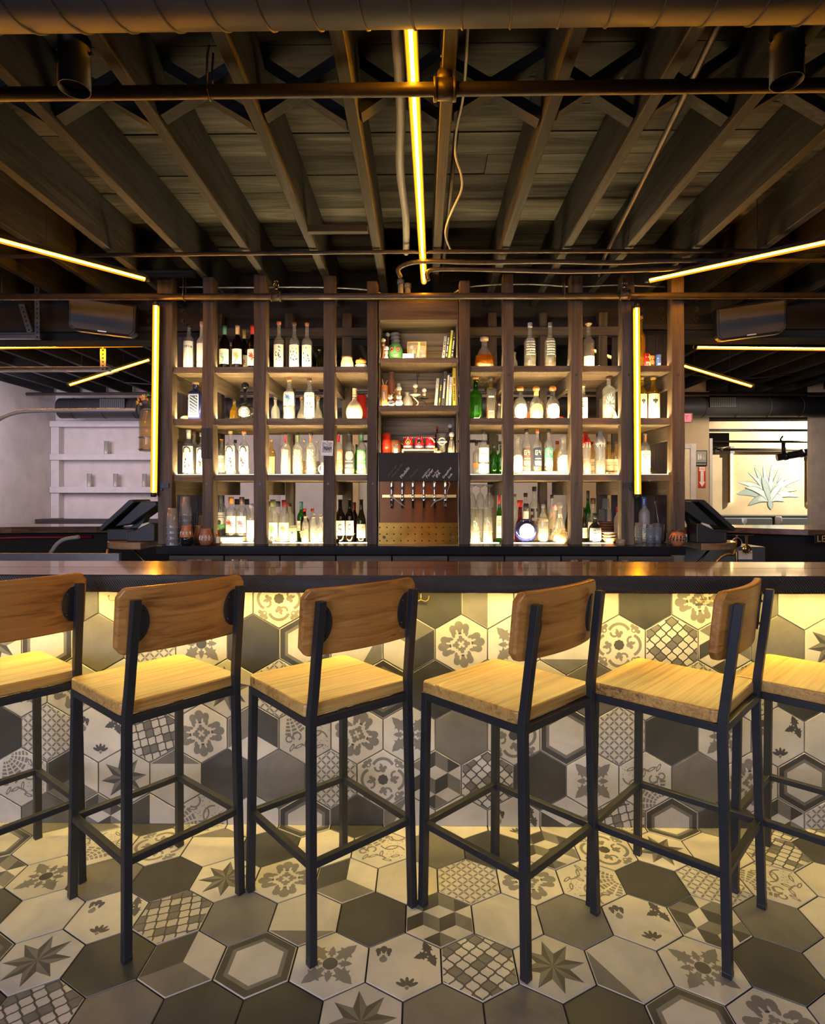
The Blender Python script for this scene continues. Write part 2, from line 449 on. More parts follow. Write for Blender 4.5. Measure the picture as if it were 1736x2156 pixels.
# flat colours for small goods
PC = dict(white=(0.80, 0.78, 0.72), paper=(0.74, 0.70, 0.60), cream=(0.72, 0.62, 0.42), ink=(0.035, 0.033, 0.03), grey=(0.28, 0.27, 0.26),
          silver=(0.5, 0.5, 0.52), orange=(0.70, 0.26, 0.06), red=(0.55, 0.025, 0.02), dred=(0.22, 0.012, 0.018), pink=(0.72, 0.38, 0.36), gold=(0.62, 0.42, 0.12),
          yellow=(0.78, 0.55, 0.03), green=(0.10, 0.34, 0.10), lime=(0.40, 0.48, 0.06), teal=(0.07, 0.22, 0.20), sky=(0.35, 0.52, 0.60),
          blue=(0.05, 0.12, 0.42), navy=(0.025, 0.035, 0.08), plum=(0.12, 0.07, 0.065), cork=(0.60, 0.40, 0.20), copperball=(0.62, 0.20, 0.05),
          terracotta=(0.42, 0.15, 0.06), clay=(0.30, 0.12, 0.055), brown=(0.13, 0.06, 0.03), purple=(0.16, 0.06, 0.14), tan=(0.62, 0.44, 0.25),
          redlabel=(0.72, 0.16, 0.05), greenlabel=(0.09, 0.34, 0.12), olive=(0.17, 0.2, 0.08), stone=(0.34, 0.33, 0.31))
for k, c in PC.items():
    M[k] = plain(k + '_finish', c, 0.45, blot=0.06, scale=20)
M['redglaze'] = plain('red_glaze', (0.50, 0.015, 0.02), 0.12, coat=0.8)
M['blueglass'] = plain('cobalt_glaze', (0.012, 0.016, 0.09), 0.08, coat=1.0)
M['blackglass'] = plain('black_glaze', (0.012, 0.013, 0.015), 0.1, coat=1.0)
M['redglow'] = plain('red_tin', (0.60, 0.03, 0.01), 0.3)
# ------------------------------------------------------------------ hexagon tiles
HW = 0.2235                      # tile pitch
HR = HW / math.sqrt(3)           # circumradius of the pitch
TR = HR - 0.0030                 # tile itself, the rest is joint
WALL_Y = 2.4946
TM = [M['t_light'], M['t_mid'], M['t_dark'], M['t_ink'], M['t_inkd'], M['t_edge']]

def hexa(r=1.0, rot=90.0, c=(0, 0)):
    return [(c[0] + r * math.cos(math.radians(rot + 60 * k)), c[1] + r * math.sin(math.radians(rot + 60 * k))) for k in range(6)]

def clip_poly(poly, conv):
    """Sutherland-Hodgman against a convex counter-clockwise polygon"""
    out = poly
    for i in range(len(conv)):
        a = conv[i]; b = conv[(i + 1) % len(conv)]
        ex, ey = b[0] - a[0], b[1] - a[1]
        src = out; out = []
        if not src: break
        for j in range(len(src)):
            p = src[j]; q = src[(j + 1) % len(src)]
            dp = ex * (p[1] - a[1]) - ey * (p[0] - a[0]); dq = ex * (q[1] - a[1]) - ey * (q[0] - a[0])
            if dp >= 0: out.append(p)
            if (dp > 0 > dq) or (dp < 0 < dq):
                t = dp / (dp - dq); out.append((p[0] + (q[0] - p[0]) * t, p[1] + (q[1] - p[1]) * t))
    cl = []
    for p in out:
        if not cl or abs(p[0] - cl[-1][0]) + abs(p[1] - cl[-1][1]) > 1e-4: cl.append(p)
    if len(cl) > 2 and abs(cl[0][0] - cl[-1][0]) + abs(cl[0][1] - cl[-1][1]) < 1e-4: cl.pop()
    return cl if len(cl) >= 3 else []

def disc(cx, cy, r, n=12, sx=1.0, sy=1.0, rot=0.0):
    o = []
    for k in range(n):
        t = 2 * PI * k / n; x = r * sx * math.cos(t); y = r * sy * math.sin(t); c, s = math.cos(rot), math.sin(rot)
        o.append((cx + c * x - s * y, cy + s * x + c * y))
    return o

def ribbon(pts, w):
    """thin quads along a polyline"""
    o = []
    for i in range(len(pts) - 1):
        p, q = pts[i], pts[i + 1]
        dx, dy = q[0] - p[0], q[1] - p[1]; l = math.hypot(dx, dy) or 1
        nx, ny = -dy / l * w / 2, dx / l * w / 2; ex, ey = dx / l * w * 0.2, dy / l * w * 0.2
        o.append([(p[0] - nx - ex, p[1] - ny - ey), (q[0] - nx + ex, q[1] - ny + ey), (q[0] + nx + ex, q[1] + ny + ey), (p[0] + nx - ex, p[1] + ny - ey)])
    return o

def arc(cx, cy, r, a0, a1, n=10):
    return [(cx + r * math.cos(math.radians(a0 + (a1 - a0) * k / n)), cy + r * math.sin(math.radians(a0 + (a1 - a0) * k / n))) for k in range(n + 1)]

def rotp(poly, deg, s=1.0, off=(0, 0)):
    c, d = math.cos(math.radians(deg)), math.sin(math.radians(deg))
    return [(off[0] + s * (c * x - d * y), off[1] + s * (d * x + c * y)) for x, y in poly]

LEAF = [(-0.05, 0.0), (-0.075, 0.12), (-0.17, 0.10), (-0.13, 0.22), (-0.20, 0.26), (-0.12, 0.30), (-0.10, 0.40), (0.0, 0.56),
        (0.10, 0.40), (0.12, 0.30), (0.20, 0.26), (0.13, 0.22), (0.17, 0.10), (0.075, 0.12), (0.05, 0.0)]

def star_fill(poly):
    """triangle fan from the centroid for shapes that are not convex"""
    cx = sum(p[0] for p in poly) / len(poly); cy = sum(p[1] for p in poly) / len(poly)
    return [[(cx, cy), poly[i], poly[(i + 1) % len(poly)]] for i in range(len(poly))]

def fleur(deg, s, off, ink, dots=True):
    L = []
    for d in (disc(0, 0.62, 0.15, 12, 0.95, 1.0), disc(-0.19, 0.50, 0.145, 12, 0.9, 1.15, 0.5), disc(0.19, 0.50, 0.145, 12, 0.9, 1.15, -0.5),
              disc(-0.22, 0.36, 0.10, 10, 0.6, 1.3, 0.15), disc(0.22, 0.36, 0.10, 10, 0.6, 1.3, -0.15), disc(0, 0.46, 0.09, 8)):
        L.append((rotp(d, deg, s, off), ink, 1))
    L += [(rotp(disc(-0.085, 0.40, 0.055, 8, 0.6, 1.8, 0.25), deg, s, off), 0, 2), (rotp(disc(0.085, 0.40, 0.055, 8, 0.6, 1.8, -0.25), deg, s, off), 0, 2)]
    if dots: L.append((rotp(disc(0, 0.36, 0.06, 8, 1.0, 0.55), deg, s, off), 4, 3))
    for d in (disc(0, 0.23, 0.065, 8), disc(-0.075, 0.15, 0.055, 8), disc(0.075, 0.15, 0.055, 8), disc(0, 0.12, 0.05, 8, 0.8, 1.4)):
        L.append((rotp(d, deg, s, off), ink, 1))
    return L

def pattern(kind):
    """(base material, [(polygon, material, level)]) in a hexagon of circumradius 1, points up"""
    H = hexa(); L = []
    base = {'mid': 1, 'dark': 2}.get(kind, 0)
    if kind == 'frame':
        base = 0
        for r0, r1, mi in ((0.99, 0.80, 2), (0.80, 0.68, 1)):
            A, B = hexa(r0), hexa(r1)
            for k in range(6): L.append(([A[k], A[(k + 1) % 6], B[(k + 1) % 6], B[k]], mi, 1))
    elif kind == 'cube3':
        for k, mi in ((0, 2), (2, 1), (4, 0)):
            L.append(([(0, 0), H[k], H[k + 1], H[(k + 2) % 6]], mi, 1))
    elif kind == 'corner':
        L.append(([H[2], H[3], H[4]], 1, 1))
    elif kind == 'half':
        L.append(([H[0], H[1], H[2], H[3]], 1, 1))
    elif kind == 'cubes':
        s = 0.5
        for j in range(-3, 4):
            for i in range(-3, 4):
                c = ((i + 0.5 * (j % 2)) * s * math.sqrt(3), j * 1.5 * s)
                h = hexa(s, 90, c)
                for k, mi in ((1, 1), (3, 2), (5, 0)):
                    L.append(([c, h[k], h[(k + 1) % 6], h[(k + 2) % 6]], mi, 1))
    elif kind == 'star':
        for k in range(8):
            a = 45 * k + 8
            o = (0.80 * math.cos(math.radians(a)), 0.80 * math.sin(math.radians(a)))
            for sgn, mi in ((1, 4), (-1, 1)):
                b = math.radians(a + sgn * 22.5)
                L.append(([(0, 0), (0.40 * math.cos(b), 0.40 * math.sin(b)), o], mi, 1))
    elif kind == 'floral':
        for k in range(4): L += fleur(90 * k + 8, 1.06, (0, 0), 3)
    elif kind == 'splash':
        for k in range(4):
            L += [(t, 3, 1) for t in star_fill(rotp(LEAF, 45 + 90 * k, 1.15, (0.20 * math.cos(math.radians(135 + 90 * k)), 0.20 * math.sin(math.radians(135 + 90 * k)))))]
            L += [(t, 3, 1) for t in star_fill(rotp(LEAF, 90 * k, 0.62, (0.20 * math.cos(math.radians(90 + 90 * k)), 0.20 * math.sin(math.radians(90 + 90 * k)))))]
        L.append((disc(0, 0, 0.19, 14), 4, 2))
    elif kind == 'medallion':
        for k in range(8): L.append((disc(0.11 * math.cos(PI * k / 4), 0.11 * math.sin(PI * k / 4), 0.075, 8), 4, 2))
        L.append((disc(0, 0, 0.13, 8), 4, 2))
        for k in range(4):
            a = 90 * k
            for q in ribbon(rotp(arc(0.36, 0.0, 0.37, -62, 62, 9), a), 0.10): L.append((q, 3, 1))
            for q in ribbon(rotp(arc(0.42, 0.16, 0.13, 90, 330, 7), a), 0.07): L.append((q, 3, 1))
            L.append((rotp(disc(0.33, 0.0, 0.085, 9), a), 3, 1)); L.append((rotp(disc(0.42, 0.07, 0.07, 8), a), 3, 1)); L.append((rotp(disc(0.42, -0.07, 0.07, 8), a), 3, 1))
            for d in (disc(0.60, 0.60, 0.085, 9), disc(0.66, 0.46, 0.075, 9), disc(0.46, 0.66, 0.075, 9), disc(0.52, 0.52, 0.11, 9)):
                L.append((rotp(d, a), 3, 1))
            L.append((rotp(disc(0.50, 0.50, 0.05, 4), a), 0, 2))
    elif kind == 'arab':
        s = 0.212; T = 0.40
        n = 10
        for k in range(-6, 6):
            pts = []
            for t in range(-int(2.6 * n), int(2.6 * n) + 1):
                y = t * T / n
                ph = math.cos(2 * PI * y / T)
                pts.append((s * (k + 0.5) * 0.9 + (-1) ** k * s * 0.40 * ph * (1.18 - 0.18 * ph * ph), y))
            for q in ribbon(pts, 0.040): L.append((q, 4, 2))
        for k in range(-5, 6):
            for j in range(-3, 4):
                if (k * 3 + j * 5) % 7 in (0, 3): L.append((disc(s * 0.9 * k, (j + 0.5 * (k % 2)) * T, 0.168, 8, 1.0, 1.0, 0.39), 1, 1))
    elif kind == 'circles':
        s = 0.235
        for i in range(-5, 6):
            for j in range(-5, 6):
                x, y = i * s, j * s
                if abs(x) > 1.0: continue
                for dx, dy, rot in ((s / 2, 0, 0), (0, s / 2, PI / 2)):
                    L.append((disc(x + dx, y + dy, s / 2, 6, 0.98, 0.30, rot), 3, 1))
        L = [(rotp(p, 45), mi, z) for p, mi, z in L]
    elif kind == 'fleur':
        L += fleur(0, 0.62, (-0.52, 0.10), 4, False)
        L += [(rotp(disc(0, 0.05, 0.10, 10), 0, 1, (-0.52, 0.10)), 3, 2)]
        for a in (20, 110, 200): L += [(t, 4, 1) for t in star_fill(rotp(LEAF, a, 0.75, (0.62, 0.34)))]
        for a in (-62, -32, 0, 32, 62): L.append((rotp(disc(0, 0.17, 0.13, 8, 0.38, 1.0), a, 1.0, (0.08, -0.66)), 4, 1))
        L.append((disc(0.08, -0.68, 0.06, 4), 3, 1))
    elif kind == 'paisley':
        for r in range(1, 6):
            for k in range(9):
                a0 = -96 + k * 19; a1 = a0 + 14; r0 = 0.13 + r * 0.125; r1 = r0 + 0.085
                A = arc(-0.60, 0.78, r0, a0, a1, 1); B = arc(-0.60, 0.78, r1, a1, a0, 1)
                L.append((A + B, 3, 1))
        for cx, cy, r, a0, a1 in ((-0.55, -0.18, 0.11, 0, 330), (-0.28, -0.08, 0.14, -60, 230), (0.55, 0.62, 0.22, 180, 350), (0.45, -0.22, 0.34, 20, 150), (-0.1, -0.72, 0.34, 30, 140), (0.30, 0.22, 0.30, 200, 330)):
            for q in ribbon(arc(cx, cy, r, a0, a1, 9), 0.055): L.append((q, 3, 1))
        rr = random.Random(5)
        for k in range(46):
            L.append((disc(0.22 + 0.62 * rr.random(), -0.55 + 1.05 * rr.random(), 0.020, 5), 3, 1))
        for k, (cx, cy, a) in enumerate(((0.5, -0.42, 20), (0.25, -0.62, -15), (-0.45, -0.48, 60), (0.3, 0.52, 120), (-0.2, -0.42, 30), (0.05, -0.3, 80))):
            L.append((disc(cx, cy, 0.17, 8, 1.0, 0.36, math.radians(a)), 3, 1)); L.append((disc(cx, cy, 0.10, 8, 1.0, 0.25, math.radians(a)), 0, 2))
    return base, L

PAT = {}
MESHES = {}
def tile_mesh(kind, rot=0, lo=None, hi=None):
    """shared mesh of one tile; rot in degrees is baked, lo and hi cut the tile at local y"""
    key = (kind, rot, lo, hi)
    if key in MESHES: return MESHES[key]
    if kind not in PAT: PAT[kind] = pattern(kind)
    base, L = PAT[kind]
    lim = hexa()
    if lo is not None: lim = clip_poly(lim, [(-3, lo), (3, lo), (3, 3), (-3, 3)])
    if hi is not None: lim = clip_poly(lim, [(-3, -3), (3, -3), (3, hi), (-3, hi)])
    b = MB(); R = TR; c = 0.0012
    n = len(lim)
    inner = [(x * (R - c), y * (R - c)) for x, y in lim]; outer = [(x * R, y * R) for x, y in lim]
    vs = [(*p, 0) for p in inner] + [(*p, -c) for p in outer] + [(*p, -0.008) for p in outer]
    b.add(vs, [tuple(range(n))], base)
    b.add(vs, [(i, n + i, n + (i + 1) % n, (i + 1) % n) for i in range(n)], base)
    b.add(vs, [(n + i, 2 * n + i, 2 * n + (i + 1) % n, n + (i + 1) % n) for i in range(n)], 5)
    k = 0.982
    for pi_, (poly, mi, lev) in enumerate(L):
        p = rotp(poly, rot) if rot else list(poly)
        area = sum(p[i][0] * p[(i + 1) % len(p)][1] - p[(i + 1) % len(p)][0] * p[i][1] for i in range(len(p)))
        if area < 0: p.reverse()
        p = clip_poly(p, lim)
        if len(p) < 3: continue
        b.add([(x * R * k, y * R * k, 0.00014 * lev + 1.5e-6 * (pi_ % 60)) for x, y in p], [tuple(range(len(p)))], mi)
    MESHES[key] = b.mesh('hex_tile', TM, fix=False)
    return MESHES[key]

KIND = {'L': 'light', 'G': 'mid', 'D': 'dark', 'H': 'frame', 'Y': 'cube3', 'C': 'corner', 'V': 'half', 'Q': 'cubes', '*': 'star', 'F': 'floral',
        'S': 'splash', 'O': 'medallion', 'A': 'arab', 'o': 'circles', 'f': 'fleur', 'P': 'paisley'}
RND = random.Random(11)
def pick(): return RND.choice('LLGGDDHYCQ*FSOAofP')

# ------------------------------------------------------------------ floor
b = MB(); b.box(-6.5, 7.5, -1.2, 12.0, -0.12, -0.004)
floor = obj('floor', b, M['grout_dark']); tag(floor, kind='structure')
FX0, FY0 = 0.0613, 2.1443
FROWS = {   # row offset -> {a: code + optional rotation in steps of 60 degrees}
 6: {1: 'L', 3: 'f', 5: 'L', 7: 'P', 9: 'H', 11: 'G', 13: 'A', -1: 'L', -3: 'D', -5: 'H', -7: 'L', -9: 'P', -11: 'D', -13: 'Y', -15: 'G'},
 3: {0: 'G', 2: 'D', 4: 'Q', 6: 'O', 8: '*', 10: 'L', 12: 'A', 14: 'D', -2: 'P', -4: 'L', -6: 'D', -8: 'C3', -10: 'O', -12: 'P2', -14: 'L', -16: 'H'},
 0: {1: 'o', 3: 'F', 5: 'P4', 7: 'D', 9: 'o', 11: 'P1', 13: 'L', -1: 'L', -3: 'Y', -5: 'F', -7: '*', -9: 'D', -11: 'G', -13: 'S', -15: 'Q'},
 -3: {0: 'Q', 2: 'L', 4: 'G', 6: 'f', 8: 'Q1', 10: 'G', 12: 'C', -2: 'D', -4: 'C', -6: 'G', -8: 'A1', -10: 'f', -12: 'L', -14: 'D'},
 -6: {1: 'A', 3: '*', 5: 'C5', 7: 'S', 9: 'D', 11: 'L', -1: 'f', -3: 'S', -5: 'H', -7: 'Y', -9: 'D', -11: '*', -13: 'H'},
 -9: {0: 'G', 2: 'G', 4: 'D', 6: 'H', 8: 'F', 10: 'L', -2: '*', -4: 'D', -6: 'D', -8: 'G', -10: 'A', -12: 'D'},
 -12: {}, -15: {}}
for row, spec in FROWS.items():
    for a in range(-20, 21):
        if (a % 2 == 0) != (row % 2 != 0): continue
        code = spec.get(a) or pick()
        rot = 60 * int(code[1]) if len(code) > 1 else 0
        place('hex_tile', tile_mesh(KIND[code[0]], rot), floor, (FX0 + a * HW / 2, FY0 + row * HR / 2, 0))

# ------------------------------------------------------------------ ceiling with planks
b = MB(); b.box(-6.5, 7.5, -1.2, 12.0, 3.262, 3.36)
ceiling = obj('ceiling', b, M['darkwall']); tag(ceiling, kind='structure')
plank_cache = {}
y = 0.62; k = 0
while y < 4.68:
    w = (0.19, 0.19, 0.185, 0.20)[k % 4]
    cuts = [-3.9] + sorted(RND.uniform(-3.0, 3.0) for _ in range(2)) + [3.9]
    for x0, x1 in zip(cuts[:-1], cuts[1:]):
        if x1 - x0 < 0.15: continue
        b = MB(); l = (x1 - x0) / 2 - 0.002; dz = RND.uniform(-0.004, 0.004)
        b.box(-l, l, -w / 2 + 0.0022, w / 2 - 0.0022, -0.014, 0.016)
        obj('plank', b, M['deckwood'], ceiling, loc=((x0 + x1) / 2, y + w / 2, 3.246 + dz))
    y += w; k += 1

# ------------------------------------------------------------------ walls of the far room
def slab(name, x0, x1, y0, y1, z0, z1, mat, parent=None):
    b = MB(); cx, cy, cz = (x0 + x1) / 2, (y0 + y1) / 2, (z0 + z1) / 2
    b.box(x0 - cx, x1 - cx, y0 - cy, y1 - cy, z0 - cz, z1 - cz)
    o = obj(name, b, mat, parent, loc=(cx, cy, cz))
    if parent is None: tag(o, kind='structure')
    return o
slab('wall_back', -6.4, 2.2, 8.86, 9.02, -0.1, 3.27, M['whitewall'])
slab('wall_left', -5.75, -5.6, 4.3, 8.86, -0.1, 3.27, M['whitewall'])
slab('wall_right', 6.75, 6.9, -1.2, 7.2, -0.1, 3.27, M['darkwall'])
slab('wall_restroom', 2.2, 4.222, 8.60, 9.0, -0.1, 3.27, M['beige'])
slab('wall_mural', 3.9, 9.0, 11.0, 11.15, -0.1, 3.27, M['mural'])
slab('wall_mural_side', 9.0, 9.15, 8.8, 11.15, -0.1, 3.27, M['darkwall'])
slab('column', 5.60, 6.05, 8.45, 8.53, -0.1, 3.26, M['column'])
slab('wall_lintel', 4.222, 9.15, 8.75, 9.0, 2.55, 3.27, M['darkwall'])
# shelves built into the white stone wall
wb = bpy.data.objects['wall_back']
alc = thing('wall_shelving', 'white painted wooden shelving fixed to the rough white stone wall', 'shelf', (-4.9, 8.86, 0))
def white_board(n, x0, x1, z0, z1, d=0.16):
    b = MB(); b.box(x0 + 4.9, x1 + 4.9, -d, -0.002, z0, z1); obj(n, b, M['whitewood'], alc, 0.004)
for z in (2.45, 1.95, 1.455): white_board('shelf_board', -5.595, -3.2, z, z + 0.09)
for z0, z1 in ((1.07, 1.455), (1.545, 1.95), (2.04, 2.45)): white_board('upright', -5.595, -5.47, z0, z1, 0.13)
white_board('upright', -3.35, -3.2, 1.07, 2.45, 0.13)
for i, (x, z) in enumerate(((-4.76, 2.04), (-5.02, 1.545), (-4.62, 1.545), (-4.18, 1.545))):
    lab = ('tall glass cylinder candle holder on the top white wall shelf', 'glass cylinder candle holder nearest the corner on the white wall shelf',
           'middle glass cylinder candle holder of three on the white wall shelf', 'glass cylinder with a tall white candle on the white wall shelf')[i]
    t = thing('candle_holder', lab, 'candle', (x, 8.76, z), 0, 'glass candle holders on the white wall shelves')
    b = MB(); b.lathe([(0.035, 0), (0.035, 0.20), (0.032, 0.20), (0.032, 0.005)], 14, caps=False); b.lathe([(0.035, 0), (0.0, 0.001)], 14); obj('glass', b, M['g_clear'], t)
    b = MB(); b.lathe([(0.03, 0.003), (0.03, 0.05 if i < 3 else 0.09), (0.0, 0.052 if i < 3 else 0.092)], 12); obj('candle', b, M['white'], t)
# wavy ledge board in front of the stone wall
tag(obj('ledge', MB().box(-0.95, 0.95, -0.12, 0.12, 0, 0.10), M['beam'], loc=(-4.75, 8.5, 0.97)), 'dark plank ledge at the foot of the white stone wall', 'ledge')

# ------------------------------------------------------------------ the bar counter
bar = thing('bar_counter', 'long bar with hexagon tile front and a thick dark wooden top', 'bar', (0, 0, 0))
b = MB(); b.box(-2.9, 2.9, WALL_Y + 0.006, WALL_Y + 0.10, 0.0, 1.044)
panel = obj('front_panel', b, M['grout_light'], bar)
WX0, WZ0 = 0.8436, 0.907
WROWS = {
 1: {1: 'D', 3: 'F', 5: 'G', 7: 'L', 9: 'L', -1: 'L', -3: 'L', -5: 'V', -7: 'D', -9: 'L', -11: 'G', -13: 'O', -15: 'L', -17: 'G', -19: 'L', -21: 'G', -23: 'L'},
 -2: {2: 'A', 0: 'O', 4: 'Q', 6: 'G', 8: '*', -2: 'C', -4: 'S', -6: 'F', -8: 'Y3', -10: 'C1', -12: 'H', -14: 'D', -16: 'S', -18: 'o', -20: 'G', -22: 'H', -24: '*'},
 -5: {1: 'L', 3: 'o', 5: 'P', 7: 'D', 9: 'C3', -1: 'G', -3: 'L', -5: 'G', -7: 'D', -9: 'H', -11: 'L', -13: 'o', -15: '*', -17: 'f', -19: 'L', -21: 'F', -23: 'S', -25: 'L'},
 -8: {-24: 'D', -22: 'o', -20: 'f', -18: 'A1', -16: 'F', -14: 'Y4', -12: 'P', -10: 'F1', -8: 'S', -6: 'G', -4: 'O', -2: 'H', 0: 'o', 2: 'D', 4: 'S', 6: 'f', 8: 'L'},
 -11: {-23: 'P', -21: 'Y', -19: '*', -17: 'C3', -15: 'D', -13: 'G', -11: 'o', -9: 'O', -7: 'Q', -5: 'A', -3: 'D', -1: 'S', 1: 'P3', 3: 'G', 5: 'F', 7: 'H', 9: 'L'},
 -14: {-24: 'L', -22: 'G', -20: 'Q', -18: 'Y', -16: 'P1', -14: 'L', -12: 'H', -10: 'D', -8: 'C4', -6: 'L', -4: 'f', -2: 'Y1', 0: 'A1', 2: 'H', 4: 'D', 6: 'Q', 8: 'o'}}
for row, spec in WROWS.items():
    for a in range(-31, 14):
        if (a % 2 == 0) != (row % 2 == 0): continue
        code = spec.get(a) or pick()
        rot = 60 * int(code[1]) if len(code) > 1 else 0
        lo = -0.02 if row == -14 else None
        hi = 0.50 if row == 1 else None
        place('hex_tile', tile_mesh(KIND[code[0]], rot, lo, hi), panel, (WX0 + a * HW / 2, WALL_Y, WZ0 + row * HR / 2), (PI / 2, 0, 0))
# slab top with a rough front edge, two boards
def board_top(name, y0, y1, rough_front, mats, z0=1.044, z1=1.111, x0=-3.0, x1=3.0, parent=bar):
    b = MB(); n = 120; rr = random.Random(3); rows = []
    drift = 0
    for i in range(n + 1):
        x = x0 + (x1 - x0) * i / n
        drift = 0.86 * drift + rr.uniform(-0.0016, 0.0016)
        j = drift + rr.uniform(-0.001, 0.001) if rough_front else 0
        rows.append([(x, y0 + j + 0.004, z1), (x, y1, z1), (x, y1, z0), (x, y0 + j + 0.003, z0 + rr.uniform(-0.0012, 0.001) * rough_front), (x, y0 + j - 0.001, z0 + 0.012), (x, y0 + j, z1 - 0.005)])
    k = 6; vs = [v for r in rows for v in r]
    for i in range(n):
        q = lambda p: (i * k + p, i * k + (p + 1) % k, (i + 1) * k + (p + 1) % k, (i + 1) * k + p)
        b.add(vs if i == 0 else [], [], 0)
    base = len(b.v) - len(vs)
    for i in range(n):
        for p in range(k):
            b.f.append((i * k + p, i * k + (p + 1) % k, (i + 1) * k + (p + 1) % k, (i + 1) * k + p)); b.m.append(0 if p == 0 else 1); b.s.append(False)
    b.f.append(tuple(range(k))); b.m.append(1); b.s.append(False)
    b.f.append(tuple(reversed(range(n * k, n * k + k)))); b.m.append(1); b.s.append(False)
    return obj(name, b, mats, parent)
board_top('top_plank', 2.215, 2.452, 1, [M['bartop'], M['baredge']])
board_top('top_plank', 2.455, 2.685, 0, [M['bartop'], M['baredge']])
b = MB(); b.box(-2.9, 2.9, 2.60, 2.66, 0.0, 1.044); obj('back_panel', b, M['matblack'], bar)
b = MB(); b.box(-2.9, 2.9, 2.372, 2.386, 1.036, 1.0435); obj('led_strip', b, M['barstrip'], bar)
b = MB(); b.box(-2.9, 2.9, 2.368, 2.3715, 1.033, 1.0435); b.box(-2.9, 2.9, 2.3865, 2.390, 1.033, 1.0435); obj('led_channel', b, M['steel'], bar)
def hook(x):
    b = MB(); y = WALL_Y - 0.012
    b.path([(x, y, 1.03), (x, y - 0.004, 0.985), (x, y - 0.012, 0.972)], 0.0028, 6)
    for s in (-1, 1):
        b.path([(x + s * 0.034 * math.sin(t) ** 1.0 if True else 0, y - 0.012, 0.985 - 0.016 * math.sin(2 * t) * 0.6 + 0.012 * (1 - math.cos(t)) - 0.012) for t in [i * 0.26 for i in range(7)]], 0.0024, 6)
        b.sphere((x + s * 0.034, y - 0.012, 0.986), 0.0045, 8, 5)
    obj('bag_hook', b, M['dkbrass'], bar)
for x in (0.0, 1.19, -1.30, -2.3, 2.3): hook(x)
# ------------------------------------------------------------------ joists, bridging, girder
JX = [-3.60, -3.19, -2.78, -2.37, -1.944, -1.515, -1.088, -0.668, -0.276, 0.100, 0.52, 0.903, 1.288, 1.706, 2.12, 2.53, 2.94, 3.35]
JZ0, JZ1 = 2.94, 3.229
for i, x in enumerate(JX):
    w = 0.05; l = 2.12
    tilt = RND.uniform(-0.004, 0.004)
    obj('joist', MB().box(-w / 2, w / 2, -l, l, -0.1445, 0.1445), M['joist_y'], ceiling, 0.004, loc=(x, 2.60, (JZ0 + JZ1) / 2), rot=(0, 0, tilt), seg=1)
    x2 = x + (0.055 if i % 2 else -0.055)
    obj('joist', MB().box(-w / 2, w / 2, -1.78, 1.78, -0.1445, 0.1445), M['joist_y'], ceiling, 0.004, loc=(x2 * 1.0, 6.78, (JZ0 + JZ1) / 2), seg=1)
for x in (-5.6, -5.2, -4.8, -4.4, -4.0, 3.76, 4.2, 4.6, 5.0, 5.4, 5.8):
    obj('joist', MB().box(-0.025, 0.025, -2.0, 2.0, -0.1445, 0.1445), M['joist_y'], ceiling, loc=(x, 6.78, (JZ0 + JZ1) / 2))
    obj('joist', MB().box(-0.025, 0.025, -2.12, 2.12, -0.1445, 0.1445), M['joist_y'], ceiling, loc=(x, 2.60, (JZ0 + JZ1) / 2))
# cross bridging between the joists
BRY = 2.40
for i in range(len(JX) - 1):
    a, c = JX[i] + 0.025, JX[i + 1] - 0.025
    for s, (z0, z1) in enumerate(((2.975, 3.20), (3.20, 2.975))):
        b = MB(); y = BRY + (0.024 if s else -0.024)
        b.bar((a - 0.002, 0, z0), (c + 0.002, 0, z1), 0.045, 0.062, 0, (0, 1, 0))
        obj('bridging', b, M['joist_x'], ceiling, loc=(0, y, 0))
# short blocks between joists
for x0, x1, y, mat in ((-0.64, -0.30, 3.30, 'joist_x'), (-1.92, -1.54, 3.95, 'joist_x')):
    obj('blocking', MB().box(x0, x1, -0.02, 0.02, 2.905, 2.945), M[mat], ceiling, 0.003, loc=(0, y, 0))
# girder carrying the joists
b = MB(); b.box(-5.2, 5.2, 4.742, 4.95, 2.76, 3.235)
girder = obj('beam', b, M['beam'], None, 0.006); tag(girder, kind='structure')
b = MB(); b.box(-5.2, 5.2, 4.77, 4.98, 2.695, 2.758); obj('bearing_plank', b, M['joist_x'], girder, 0.004)
for sx in (-1, 1):
    b = MB(); x0 = sx * 2.0
    b.box(x0 - 0.34, x0 + 0.34, 4.734, 4.742, 2.80, 3.2); obj('steel_plate', b, M['blacksteel'], girder)
    for cx in (-0.22, -0.06, 0.06, 0.22):
        for z in (2.84, 2.92, 3.0):
            b = MB(); b.tube((x0 + cx, 4.735, z), (x0 + cx, 4.712, z), 0.014, 6); b.tube((x0 + cx, 4.734, z), (x0 + cx, 4.73, z), 0.022, 14)
            obj('bolt', b, M['pipe'], girder)

# ------------------------------------------------------------------ spiral duct overhead
DY, DZ, DR = 1.448, 2.774, 0.157
duct = thing('spiral_duct', 'big dark spiral duct crossing the very top above the stools', 'duct', (0, DY, DZ))
b = MB(); b.tube((-3.6, 0, 0), (3.6, 0, 0), DR, 48); obj('pipe_body', b, M['duct'], duct)
k = 0; x = -2.6
b = MB()
while x < 2.6:
    pts = [(x + 0.125 * t / 32 * 0.8, (DR + 0.001) * math.cos(2 * PI * t / 32), (DR + 0.001) * math.sin(2 * PI * t / 32)) for t in range(33)]
    b.path(pts, 0.0035, 6); x += 0.125
obj('seam', b, M['duct'], duct)
